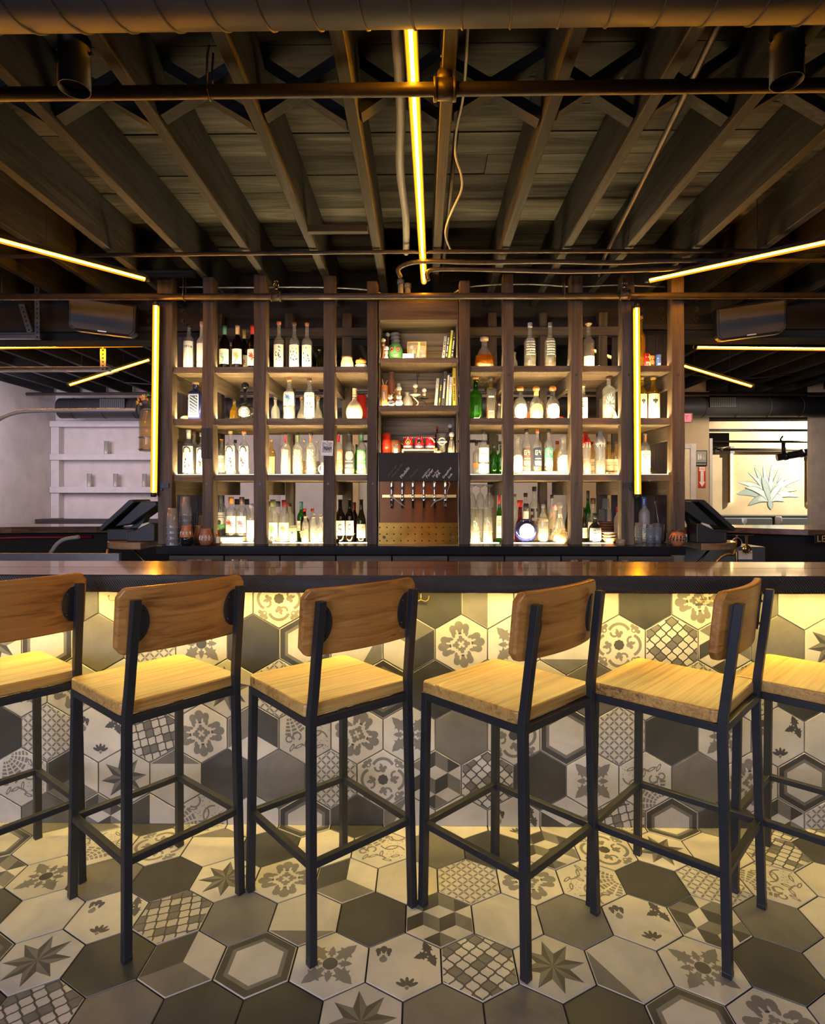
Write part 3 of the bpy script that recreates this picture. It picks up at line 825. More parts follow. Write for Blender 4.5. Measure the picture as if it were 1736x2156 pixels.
# ------------------------------------------------------------------ sprinkler pipes
def sprinkler_head(b, p, up=1):
    x, y, z = p
    b.tube((x, y, z), (x, y, z + 0.025 * up), 0.011, 8)
    b.path([(x - 0.012, y, z + 0.022 * up), (x - 0.018, y, z + 0.045 * up), (x, y, z + 0.062 * up)], 0.003, 6)
    b.path([(x + 0.012, y, z + 0.022 * up), (x + 0.018, y, z + 0.045 * up), (x, y, z + 0.062 * up)], 0.003, 6)
    b.tube((x, y, z + 0.025 * up), (x, y, z + 0.06 * up), 0.004, 6)
    b.tube((x, y, z + 0.062 * up), (x, y, z + 0.066 * up), 0.016, 10)
p1 = thing('sprinkler_pipe', 'nearest sprinkler pipe hanging under the joists with one brass head', 'pipe', (0, 2.11, 2.885))
obj('pipe_run', MB().tube((-4, 0, -0.005), (4, 0, 0.005), 0.0235, 16), M['pipe'], p1)
b = MB(); b.tube((0.052, 0, 0), (0.122, 0, 0), 0.036, 14); b.tube((0.046, 0, 0), (0.058, 0, 0), 0.040, 14); b.tube((0.116, 0, 0), (0.128, 0, 0), 0.040, 14); b.tube((0.087, 0, 0.02), (0.087, 0, 0.062), 0.028, 12)
obj('tee_fitting', b, M['pipe'], p1)
b = MB(); sprinkler_head(b, (0.087, 0, 0.06)); obj('sprinkler_head', b, M['brass'], p1)
for x in (-0.77, 2.0):
    b = MB(); b.path([(x + 0.02 * 0, 0.027 * math.cos(t), 0.027 * math.sin(t)) for t in [PI * k / 8 + PI for k in range(9)]] , 0.004, 6)
    b.path([(x, -0.027, 0), (x, -0.02, 0.12), (x, 0, 0.17)], 0.004, 6); b.path([(x, 0.027, 0), (x, 0.03, 0.10), (x, 0.04, 0.17)], 0.004, 6)
    obj('hanger', b, M['pipe'], p1)
p3 = thing('sprinkler_pipe', 'sprinkler pipe running right across the front of the shelving posts', 'pipe', (0, 3.97, 2.775))
obj('pipe_run', MB().tube((-4.6, 0, 0.012), (4.6, 0, -0.018), 0.022, 16), M['pipe'], p3)
for x in (-0.989, 1.38):
    b = MB(); b.tube((x - 0.03, 0, 0), (x + 0.03, 0, 0), 0.031, 14); b.tube((x - 0.036, 0, 0), (x - 0.026, 0, 0), 0.035, 14); b.tube((x + 0.026, 0, 0), (x + 0.036, 0, 0), 0.035, 14)
    b.tube((x, 0, 0.01), (x, 0, 0.042), 0.02, 12); obj('tee_fitting', b, M['pipe'], p3)
    b = MB(); sprinkler_head(b, (x, 0, 0.04)); obj('sprinkler_head', b, M['brass'], p3)
for x in (-1.62, 0.97, -2.9, 2.9):
    b = MB(); b.path([(x, 0.026 * math.cos(t), 0.026 * math.sin(t)) for t in [PI * k / 8 + PI for k in range(9)]], 0.0035, 6)
    b.path([(x, -0.026, 0), (x, -0.02, 0.16)], 0.0035, 6); b.path([(x, 0.026, 0), (x, 0.02, 0.16)], 0.0035, 6)
    obj('hanger', b, M['pipe'], p3)
def run(name, label, pts, r, mat, cat='pipe', grp=None):
    if len(pts) > 3:        # round the bends off
        P = [Vector(p) for p in pts]; P = [P[0] * 2 - P[1]] + P + [P[-1] * 2 - P[-2]]; q = []
        for i in range(1, len(P) - 2):
            for u in (0, .25, .5, .75):
                q.append(.5 * (2 * P[i] + (P[i + 1] - P[i - 1]) * u + (2 * P[i - 1] - 5 * P[i] + 4 * P[i + 1] - P[i + 2]) * u * u + (3 * P[i] - P[i - 1] - 3 * P[i + 1] + P[i + 2]) * u ** 3))
        pts = q + [P[-2]]
    b = MB(); b.path(pts, r, 10); o = obj(name, b, mat); return tag(o, label, cat, grp)
run('conduit', 'thin straight conduit crossing under the far ends of the joists', [(-3.6, 3.6, 2.902), (0, 3.6, 2.922), (3.6, 3.6, 2.908)], 0.012, M['pipe'], 'conduit')
run('conduit', 'upper of two wavy grey conduits above the shelving on the right', [(-0.13, 3.76, 2.82), (-0.14, 3.74, 2.875), (0.0, 3.68, 2.893), (0.35, 3.68, 2.885), (0.8, 3.68, 2.888), (1.2, 3.68, 2.878), (1.75, 3.68, 2.890), (3.6, 3.68, 2.88)], 0.0145, M['pipe'], 'conduit')
run('conduit', 'lower of two wavy grey conduits above the shelving on the right', [(0.05, 3.73, 2.79), (0.04, 3.73, 2.84), (0.12, 3.73, 2.862), (0.5, 3.73, 2.855), (0.95, 3.73, 2.842), (1.4, 3.73, 2.850), (1.62, 3.73, 2.862), (1.66, 3.73, 2.90)], 0.0135, M['pipe'], 'conduit')
run('wrapped_pipe', 'pale cloth-wrapped pipe running between joists beside the long light tube', [(-0.085, 1.5, 2.99), (-0.08, 2.3, 2.985), (-0.10, 2.8, 2.99), (-0.085, 3.3, 2.985), (-0.095, 3.75, 2.98)], 0.021, M['stone_finish'] if 'stone_finish' in M else M['stone'], 'pipe')
run('conduit', 'conduit clipped along the side of a joist at upper right', [(0.965, 1.67, 3.0), (1.10, 2.8, 3.0), (1.215, 3.85, 3.0), (1.225, 4.05, 2.93)], 0.013, M['pipe'], 'conduit')
run('conduit', 'conduit along the joist just right of the central light tube', [(0.152, 2.5, 2.975), (0.152, 3.3, 2.975), (0.152, 4.2, 2.975)], 0.011, M['pipe'], 'conduit')
run('cable', 'loose white armoured cable drooping beside the central joist', [(0.150, 1.66, 2.97), (0.155, 1.9, 2.975), (0.165, 2.25, 2.97), (0.150, 2.45, 2.955), (0.155, 2.62, 2.945), (0.19, 2.76, 2.935), (0.20, 2.88, 2.925), (0.17, 3.05, 2.92), (0.145, 3.25, 2.93), (0.145, 3.45, 2.95), (0.19, 3.66, 2.95), (0.22, 3.8, 3.0)], 0.0055, M['stone'], 'cable')
run('cable', 'thin armoured cable looping above the left half of the shelving', [(-1.75, 4.20, 2.928), (-1.3, 4.19, 2.918), (-0.95, 4.21, 2.926), (-0.6, 4.20, 2.915), (-0.35, 4.21, 2.895), (-0.2, 4.30, 2.86)], 0.006, M['steel'], 'cable')
run('cable', 'thin armoured cable looping above the right half of the shelving', [(0.20, 4.30, 2.84), (0.27, 4.22, 2.90), (0.45, 4.20, 2.928), (0.8, 4.19, 2.93), (1.1, 4.20, 2.915), (1.4, 4.20, 2.925), (1.75, 4.20, 2.91)], 0.006, M['steel'], 'cable')
for i, (x, z0, z1) in enumerate(((-0.145, 2.80, 2.96), (-0.095, 2.80, 2.93))):
    b = MB(); b.tube((0, 0, z0), (0, 0, z1), 0.021, 14); b.tube((0, 0, z1), (0.0, 0.09, z1 + 0.02), 0.021, 12); b.tube((0, 0, z1 - 0.02), (0, 0, z1 + 0.01), 0.026, 12)
    tag(obj('drain_pipe', b, M['stone'], loc=(x, 4.2, 0)), ('taller pale drain pipe standing behind the tap cabinet top', 'shorter pale drain pipe beside it behind the tap cabinet top')[i], 'pipe')

# ------------------------------------------------------------------ can lights in front of the duct
for x, z, lab in ((-1.181, 2.80, 'cylindrical black spotlight can hanging at upper left below the duct'), (1.225, 2.80, 'cylindrical black spotlight can hanging at upper right below the duct')):
    t = thing('can_light', lab, 'lamp', (x, 1.97, z), 0, 'black spotlight cans below the duct')
    b = MB(); b.lathe([(0.045, 0.03), (0.047, 0.0), (0.051, 0.0), (0.051, 0.42), (0.0, 0.425)], 28, caps=False); obj('can', b, M['blacksteel'], t)
    b = MB(); b.lathe([(0.0, 0.03), (0.046, 0.03)], 24, caps=False); obj('lens', b, M['matblack'], t)
    b = MB(); b.tube((0.051, 0, 0.12), (0.062, 0, 0.12), 0.006, 8); b.tube((-0.051, 0, 0.14), (-0.062, 0, 0.14), 0.006, 8); obj('knob', b, M['blacksteel'], t)

# ------------------------------------------------------------------ amber light tubes
def amber_tube(label, p, q, r=0.0125, group=None, core='amber', back=(0, 0, 1)):
    p = Vector(p); q = Vector(q); mid = (p + q) / 2
    t = thing('light_tube', label, 'light', mid, 0, group)
    d = (q - p).normalized(); l = (q - p).length / 2; off = Vector(back) * (r * 1.6)
    b = MB(); b.tube(-d * l, d * l, r * 0.52, 12, 0); cr = obj('lit_core', b, M[core], t)
    b = MB(); b.tube(-d * l, d * l, r * 1.32, 14, 0); obj('halo_sleeve', b, M['halo_sleeve'], t)  # wider than the core, stands in for the halo around it
    b = MB(); b.bar(-d * (l + 0.02) + off, d * (l + 0.02) + off, r * 3.2, r * 0.4, 0, back)
    sd_ = d.cross(Vector(back)).normalized() * (r * 1.5); lo_ = Vector(back) * (r * 0.9)
    for s in (-1, 1): b.bar(-d * (l + 0.02) + lo_ + sd_ * s, d * (l + 0.02) + lo_ + sd_ * s, r * 0.2, r * 1.3, 0, back)
    for s in (-1, 1): b.tube(d * (s * l), d * (s * (l + 0.03)), r * 1.15, 12)
    obj('channel', b, M['blacksteel'], t)
    if abs(d.z) < 0.8:      # thin wires up to the ceiling
        for s in (-0.7, 0.35):
            w = d * (s * l); b = MB(); b.tube(w + off, (w.x, w.y, 3.255 - mid.z), 0.0022, 6); obj('hanger_wire', b, M['blacksteel'], t)
    return t
amber_tube('long amber light tube running down the middle of the ceiling', (-0.040, 1.66, 2.934), (0.0215, 4.06, 2.904), 0.0145)
tl = amber_tube('amber light tube slanting across the ceiling at far left above the speaker', (-2.97, 2.50, 2.835), (-1.81, 3.792, 2.835), 0.0135, 'slanting ceiling light tubes')
tr = amber_tube('amber light tube slanting across the ceiling at far right above the speaker', (3.02, 2.73, 2.835), (1.509, 3.865, 2.835), 0.0135, 'slanting ceiling light tubes')
amber_tube('upright amber light tube on the outer left post of the shelving', (-1.842, 3.99, 1.435), (-1.816, 3.97, 2.715), 0.0155, None, 'amber', (0, 1, 0))
amber_tube('upright amber light tube on the shelving post second from the right', (1.478, 3.99, 1.425), (1.461, 3.97, 2.684), 0.0155, None, 'amber', (0, 1, 0))
amber_tube('level amber light tube in the back room on the left', (-5.0, 5.3, 2.765), (-2.551, 5.3, 2.795), 0.014)
amber_tube('level amber light tube in the back room on the right', (2.491, 5.3, 2.755), (4.6, 5.3, 2.722), 0.014)
amber_tube('short amber light tube slanting below the smoke detector', (-3.643, 6.0, 2.566), (-2.814, 6.0, 2.824), 0.013)
amber_tube('short amber light tube slanting just right of the last post', (2.69, 6.0, 2.743), (3.374, 6.0, 2.532), 0.013)
amber_tube('amber light tube seen behind the top shelf on the right', (1.76, 6.3, 3.02), (2.06, 6.3, 2.90), 0.016)
# tube brackets on the posts
for sx, x in ((-1, -1.80), (1, 1.44)):
    b = MB(); b.box(-0.05, 0.05, -0.008, 0.0, -0.018, 0.018); b.tube((0, -0.012, -0.028), (0, 0, -0.028), 0.008, 8)
    o = obj('tube_bracket', b, M['blacksteel'], loc=(x, 4.028, 1.485))
    tag(o, 'black steel bracket holding the upright tube on the %s post' % ('outer left' if sx < 0 else 'right-hand'), 'bracket')
# ------------------------------------------------------------------ back bar counter
cb = thing('back_counter', 'black stone counter under the bottle shelving', 'counter', (0, 4.34, 0))
b = MB(); b.box(-1.80, 1.775, -0.41, 0.41, 1.014, 1.073); obj('worktop', b, M['blackstone'], cb, 0.004)
x = -1.74
for k in range(9):
    w = 0.38; b = MB(); b.box(-w / 2 + 0.002, w / 2 - 0.002, -0.011, 0.011, -0.49, 0.49)
    obj('front_board', b, M['post_x'], cb, 0.003, loc=(x + w / 2, -0.33, 0.51)); x += w + 0.006
b = MB(); b.box(-1.74, 1.72, -0.31, 0.38, 0.02, 1.012); obj('carcass', b, M['matblack'], cb)

# ------------------------------------------------------------------ shelving of reclaimed timber
sh = thing('bottle_shelving', 'tall back bar shelving of reclaimed timber posts full of bottles', 'shelving', (0, 4.0, 1.073))
PX = [(-1.783, 0.099), (-1.481, 0.078), (-1.12, 0.088), (-0.637, 0.082), (-0.337, 0.07), (0.304, 0.074), (0.603, 0.072), (1.075, 0.082), (1.425, 0.085), (1.771, 0.088)]
def wobbly_post(w, d, h, seed):
    """hand-hewn post: the edges wander a little along its height"""
    r = random.Random(seed); b = MB(); n = 14; vs = []
    off = [0, 0, 0, 0]
    for i in range(n + 1):
        z = h * i / n
        off = [0.7 * o + r.uniform(-0.003, 0.003) for o in off]
        vs += [(-w / 2 + off[0], 0, z), (w / 2 + off[1], 0, z), (w / 2 + off[2], d, z), (-w / 2 + off[3], d, z)]
    fs = []
    for i in range(n):
        for j in range(4): fs.append((i * 4 + j, i * 4 + (j + 1) % 4, i * 4 + 4 + (j + 1) % 4, i * 4 + 4 + j))
    fs += [(3, 2, 1, 0), (n * 4, n * 4 + 1, n * 4 + 2, n * 4 + 3)]
    return b.add(vs, fs)
TOPS = [2.94, 2.935, 2.95, 2.94, 2.90, 2.90, 2.945, 2.935, 2.94, 2.93]
for i, (x, w) in enumerate(PX):
    p = obj('post', wobbly_post(w, 0.09, TOPS[i] - 1.073, i), M['post_z'], sh, 0.005, loc=(x, 0.03, 0))
    for z in (2.245, 1.495):
        b = MB(); b.tube((0.004 * (-1) ** i, 0.004, z - 1.073), (0.004 * (-1) ** i, -0.005, z - 1.073), 0.009, 10); obj('bolt', b, M['pipe'], p)
b = MB(); b.box(-0.04, 0.036, -0.006, 0.006, 0.60, 0.81); obj('patch_board', b, M['joist_z'], sh, 0.002, loc=(-1.484, 0.026, 0))
for x, w in ((-1.62, 0.06), (-1.046, 0.062), (-0.588, 0.076), (0.567, 0.07), (0.968, 0.06), (1.44, 0.07)):
    obj('rear_post', wobbly_post(w, 0.08, 1.79, int(x * 100)), M['post_z'], sh, 0.004, loc=(x, 0.62, 0))
for x0, x1 in ((-1.76, -0.33), (0.31, 1.74)):
    obj('top_rail', MB().box(x0, x1, 0.60, 0.68, 1.603, 1.671), M['post_x'], sh, 0.004)
SHELVES = [(2.272, 2.315), (1.905, 1.953), (1.518, 1.560)]
for z0, z1 in SHELVES:
    for x0, x1 in ((-1.745, -0.365), (0.335, 1.735)):
        y = 0.056
        for k, w in enumerate((0.165, 0.155, 0.16, 0.16)):
            l = (x1 - x0) / 2; r = RND.uniform(-0.003, 0.003) if k else 0
            b = MB(); b.box(-l, l, -w / 2 + 0.0015, w / 2 - 0.0015, -(z1 - z0) / 2 + (r if r > 0 else 0), (z1 - z0) / 2)
            obj('shelf_plank', b, M['shelf'], sh, 0.003, loc=((x0 + x1) / 2, y + w / 2, (z0 + z1) / 2 - 1.073)); y += w
for i, (x, w) in enumerate(PX):
    if i in (4, 5): continue
    s = -1 if x > 0 else 1
    for z1 in (2.272, 1.518, 1.905):
        if z1 == 1.905 and i not in (0, 9): continue
        obj('shelf_bearer', MB().box(-0.02, 0.02, 0.10, 0.66, -0.10, 0), M['post_y'], sh, 0.003, loc=(x + s * 0.012, 0, z1 - 1.073))
# boarded backs of the two end bays
for x0, x1 in ((-1.98, -1.60), (1.52, 1.98)):
    n = 4; w = (x1 - x0) / n
    for k in range(n):
        obj('back_board', MB().box(-w / 2 + 0.0015, w / 2 - 0.0015, 0.665, 0.685, 0.0, 1.62), M['backdark'], sh, loc=(x0 + w * (k + 0.5), 0, 0))
# led strips lying behind the front edge of each shelf and on the counter
for zz, yy in ((2.316, 0.10), (1.954, 0.10), (1.561, 0.10), (1.0735, 0.205)):
    for i in range(9):
        if i == 4: continue
        x0 = PX[i][0] + PX[i][1] / 2 + 0.004; x1 = PX[i + 1][0] - PX[i + 1][1] / 2 - 0.004
        if zz < 1.1 and (i == 0 or i == 8): continue
        k = 0.85
        b = MB(); b.add([(x0, yy, 0), (x1, yy, 0), (x1, yy, .0035), (x0, yy, .0035), (x0, yy + .006, 0), (x1, yy + .006, 0), (x1, yy + .006, .0025), (x0, yy + .006, .0025)],
                      [(3, 2, 6, 7), (7, 6, 5, 4), (0, 3, 7, 4), (1, 5, 6, 2), (0, 4, 5, 1)], 0)
        b.add([(x0, yy - .001, 0), (x1, yy - .001, 0), (x1, yy - .001, .004), (x0, yy - .001, .004), (x0, yy - .0003, 0), (x1, yy - .0003, 0), (x1, yy - .0003, .004), (x0, yy - .0003, .004)],
              [(0, 1, 2, 3), (3, 2, 6, 7), (7, 6, 5, 4)], 1)
        obj('led_strip', b, [M['strip_soft' if zz > 2.2 else 'strip'], M['strip_lip']], sh, fix=False, loc=(0, 0, zz - 1.073))

# ------------------------------------------------------------------ tap cabinet in the middle
tc = thing('tap_cabinet', 'narrow timber cabinet with cubbies, chalkboard and copper tap panel', 'cabinet', (-0.0165, 4.04, 1.0735))
def tcb(n, x0, x1, y0, y1, z0, z1, mat, bev=0.003):
    b = MB(); b.box(x0, x1, y0, y1, z0 - 1.0735, z1 - 1.0735); return obj(n, b, M[mat], tc, bev)
HX = 0.277
tcb('top_board', -HX, HX, 0.0, 0.04, 2.633, 2.80, 'post_x')
tcb('roof_board', -HX, HX, 0.04, 0.36, 2.633, 2.66, 'post_x')
tcb('cubby_shelf', -HX, HX, 0.0, 0.34, 2.334, 2.370, 'shelf')
tcb('cubby_shelf', -HX, HX, 0.0, 0.34, 1.998, 2.040, 'shelf')
tcb('cubby_shelf', -HX, HX, 0.004, 0.34, 1.690, 1.711, 'shelf')
tcb('cubby_back', -HX, HX, 0.34, 0.36, 1.69, 2.64, 'hutchback')
for s in (-1, 1): tcb('side_board', *sorted((s * (HX - 0.009), s * (HX - 0.0005))), 0.01, 0.36, 1.0735, 2.79, 'post_z')
tcb('chalkboard', -HX, HX, -0.008, 0.004, 1.514, 1.712, 'chalkboard', 0.002)
tcb('copper_panel', -HX, HX, 0.012, 0.016, 1.226, 1.516, 'copper', 0)
tcb('tap_core', -HX + 0.013, HX - 0.013, 0.018, 0.33, 1.0735, 1.69, 'matblack', 0)
spl = tcb('splash_plate', -HX + 0.002, HX - 0.002, 0.0, 0.003, 1.078, 1.226, 'coppertray', 0)
for r in range(3):
    for k in range(12):
        b = MB(); b.tube((-0.268 + k * 0.0487, -0.0006, 0.027 + r * 0.0465), (-0.268 + k * 0.0487, 0.002, 0.027 + r * 0.0465), 0.0052, 10); obj('hole', b, M['matblack'], spl)
for s in (-1, 1):
    b = MB(); b.tube((s * 0.238, -0.002, 0.052), (s * 0.238, 0.002, 0.052), 0.011, 12); obj('bolt', b, M['pipe'], spl)
b = MB(); b.box(-HX, HX, -0.045, 0.0, 0.0, 0.004); obj('drip_tray', b, M['dkbrass'], tc, 0.001)
for z in (2.3705, 2.0405, 1.7115):
    b = MB(); b.box(-HX + 0.02, HX - 0.02, 0.03, 0.036, z - 1.0735, z - 1.0735 + 0.003); obj('led_strip', b, M['strip_soft'], tc)
# brass tap rail, handles and faucets
b = MB(); b.box(-0.253, 0.262, -0.012, 0.012, 0.325, 0.348); obj('tap_rail', b, M['brass'], tc, 0.002)
for k in range(6):
    x = -0.185 + k * 0.0735
    b = MB(); b.lathe([(0.0, 0.440), (0.008, 0.439), (0.0105, 0.425), (0.0095, 0.39), (0.0065, 0.365), (0.005, 0.352), (0.007, 0.348), (0.0, 0.346)], 14, (x, -0.05, 0), caps=False); obj('tap_handle', b, M['chrome'], tc)
    b = MB(); b.lathe([(0.0, 0.349), (0.007, 0.348), (0.009, 0.335), (0.0075, 0.325), (0.012, 0.318), (0.012, 0.303), (0.0085, 0.295), (0.0075, 0.262), (0.006, 0.255), (0.0, 0.254)], 14, (x, -0.05, 0), caps=False)
    b.tube((x, -0.05, 0.312), (x, 0.012, 0.336), 0.008, 10); obj('faucet', b, M['chrome'], tc)
# handwriting in chalk, slanting up to the right
def chalk(body, x, z, size, mat='chalk', ang=52):
    text_mesh('chalk_lettering', body, size, M[mat], tc, (x + 0.0165 - 0.0165, -0.0085, z - 1.0735), (PI / 2, -math.radians(ang), 0), 0.25)
chalk('Modelo', -0.118, 1.530, 0.030)
chalk('Mexican Ale', -0.180, 1.536, 0.024, 'chalk_faint'); chalk('House Light', -0.207, 1.545, 0.020, 'chalk_faint')
chalk('Pacifico', -0.050, 1.532, 0.026, 'chalk_faint')
chalk('NAKED Jon', 0.030, 1.532, 0.017); chalk('Porter', 0.060, 1.532, 0.028)
chalk('See Frog', 0.100, 1.538, 0.018); chalk('IPA', 0.128, 1.534, 0.030)
chalk('Grapefruit', 0.172, 1.530, 0.022); chalk('Soda', 0.210, 1.530, 0.021)
# clear plastic sleeve and knotted bag film on the taps
b = MB()
for sgn, x in ((-1, -0.188), (1, 0.183)):
    rr = random.Random(4 + sgn)
    for k in range(7):
        p = [(x + rr.uniform(-0.012, 0.012), -0.062 + rr.uniform(-0.004, 0.004), 0.352 - 0.014 * k + rr.uniform(-0.005, 0.005)) for _ in range(4)]
        b.path(p, 0.0022, 5)
    b.path([(x, -0.064, 0.335), (x - sgn * 0.03, -0.066, 0.315), (x - sgn * 0.07, -0.064, 0.292 + 0.01 * sgn), (x - sgn * 0.10, -0.062, 0.262)], [0.006, 0.0055, 0.006, 0.002], 6)
b.path([(0.19, -0.062, 0.35), (0.205, -0.064, 0.395), (0.215, -0.062, 0.42), (0.205, -0.06, 0.435)], 0.0025, 6)
tag(obj('plastic_wrap', b, M['g_frost'], loc=(-0.0165, 4.04, 1.0735)), 'twisted clear plastic wrap knotted around the outer beer taps', 'plastic wrap')

# ------------------------------------------------------------------ half-round shelves with tills at both ends
def end_shelf(x, sx, label):
    t = thing('end_shelf', label, 'shelf', (x, 4.40, 1.03))
    poly = [(0, -0.30)] + [(sx * (0.06 + 0.30 * math.cos(a)), 0.30 * math.sin(a)) for a in [(-90 + 180 * k / 16) * PI / 180 for k in range(17)]] + [(0, 0.30)]
    b = MB(); b.prism(poly, 0.0, 0.05, axis='z'); obj('board', b, M['counterwood'], t, 0.006)
    b = MB(); b.path([(sx * 0.02, 0, -0.20), (sx * 0.12, -0.02, -0.10), (sx * 0.22, 0.0, 0.0)], 0.008, 8); obj('bracket', b, M['dkbrass'], t)
    return t
end_shelf(-1.985, -1, 'half-round wooden shelf carrying the till on the left')
end_shelf(1.96, 1, 'half-round wooden shelf carrying the till on the right')
def till(x, y, z, s, label):
    t = thing('till', label, 'till', (x, y, z))
    b = MB(); b.prism([(0.0, 0.0), (s * 0.20, 0.0), (s * 0.20, 0.085), (0.0, 0.085)], -0.12, 0.10, axis='y'); obj('base_box', b, M['black'], t, 0.006)
    c, d = math.cos(0.80), math.sin(0.80)
    P = lambda u, v: (s * (0.20 - 0.02 + u * -c + v * d * 1.0), 0.10 + u * d + v * c)
    scr = [(s * 0.235, 0.080), (s * 0.225, 0.10), (s * -0.01, 0.285), (s * -0.13, 0.285), (s * -0.14, 0.262), (s * 0.15, 0.075)]
    b = MB(); b.prism([(s * 0.245, 0.083), (s * 0.236, 0.103), (s * 0.02, 0.300), (s * -0.005, 0.305), (s * -0.02, 0.285), (s * 0.225, 0.07)], -0.15, 0.13, axis='y'); obj('screen', b, M['black'], t, 0.005)
    b = MB(); b.prism([(s * 0.15, 0.10), (s * 0.10, 0.15), (s * -0.05, 0.29), (s * -0.16, 0.29), (s * -0.17, 0.262), (s * 0.03, 0.12)], -0.11, 0.09, axis='y'); obj('screen_back', b, M['black'], t, 0.006)
    b = MB(); b.prism([(s * 0.20, 0.16), (s * 0.165, 0.20), (s * 0.115, 0.245), (s * 0.10, 0.225), (s * 0.185, 0.145)], -0.06, 0.05, axis='y'); obj('card_reader', b, M['blacksteel'], t, 0.004)
    b = MB(); b.prism([(s * -0.02, 0.085), (s * 0.07, 0.085), (s * -0.02, 0.19), (s * -0.06, 0.19)], -0.04, 0.04, axis='y'); obj('stand', b, M['black'], t, 0.004)
    return t
till(-2.135, 4.42, 1.0805, -1, 'black touch-screen till tilted on the left half-round shelf')
till(2.065, 4.46, 1.0805, 1, 'black touch-screen till tilted on the right half-round shelf')
def printer(x, y, z, s, label):
    t = thing('receipt_printer', label, 'printer', (x, y, z))
    b = MB(); b.prism([(s * -0.10, 0.0), (s * 0.10, 0.0), (s * 0.10, 0.075), (s * 0.04, 0.085), (s * -0.07, 0.135), (s * -0.10, 0.13)], -0.09, 0.07, axis='y'); obj('body', b, M['black'], t, 0.006)
    b = MB(); b.prism([(s * 0.098, 0.02), (s * 0.103, 0.02), (s * 0.103, 0.068), (s * 0.098, 0.068)], -0.085, 0.065, axis='y'); obj('front_plate', b, M['grey'], t, 0.002)
    b = MB(); b.path([(s * 0.05, -0.01, 0.082), (s * 0.02, -0.01, 0.115), (s * -0.03, -0.01, 0.13)], 0.012, 8); obj('paper', b, M['paper'], t)
printer(-2.03, 4.28, 1.0805, -1, 'squat black receipt printer in front of the left till')
printer(2.04, 4.22, 1.0805, 1, 'black receipt printer with grey front in front of the right till')
# ------------------------------------------------------------------ bar stools
def sq_path(b, pts, w):
    """square tube through points, kept square to the stool"""
    vs = []
    for p in pts:
        for i, j in ((-1, -1), (1, -1), (1, 1), (-1, 1)): vs.append((p[0] + i * w / 2, p[1] + j * w / 2, p[2]))
    n = len(pts); fs = []
    for k in range(n - 1):
        for j in range(4): fs.append((k * 4 + j, k * 4 + (j + 1) % 4, k * 4 + 4 + (j + 1) % 4, k * 4 + 4 + j))
    fs += [(3, 2, 1, 0), tuple(range((n - 1) * 4, n * 4))]
    return b.add(vs, fs)

def curved_board(nx=22, nz=10, w=0.44, z0=0.922, z1=1.132, th=0.026, rc=0.028):
    b = MB(); vs = []
    for side in (0, 1):
        for i in range(nx + 1):
            x = -w / 2 + w * i / nx
            e = max(0.0, abs(x) - (w / 2 - rc)); cut = rc - math.sqrt(max(0.0, rc * rc - e * e))
            for k in range(nz + 1):
                z = z0 + cut + (z1 - z0 - 2 * cut) * k / nz
                tilt = -0.10 * (z - 1.03)
                y = -0.186 + tilt - 0.030 * (1 - (x / (w / 2)) ** 2) + (-th / 2 if side == 0 else th / 2)
                vs.append((x, y, z))
    m = nz + 1; off = (nx + 1) * m; fs = []
    for i in range(nx):
        for k in range(nz):
            a = i * m + k
            fs.append((a, a + m, a + m + 1, a + 1)); fs.append((off + a, off + a + 1, off + a + m + 1, off + a + m))
    ring = [i * m for i in range(nx + 1)] + [nx * m + k for k in range(1, m)] + [i * m + nz for i in range(nx - 1, -1, -1)] + [k for k in range(nz - 1, 0, -1)]
    for i in range(len(ring)):
        a, c = ring[i], ring[(i + 1) % len(ring)]
        fs.append((c, a, off + a, off + c))
    return b.add(vs, fs, 0, False)

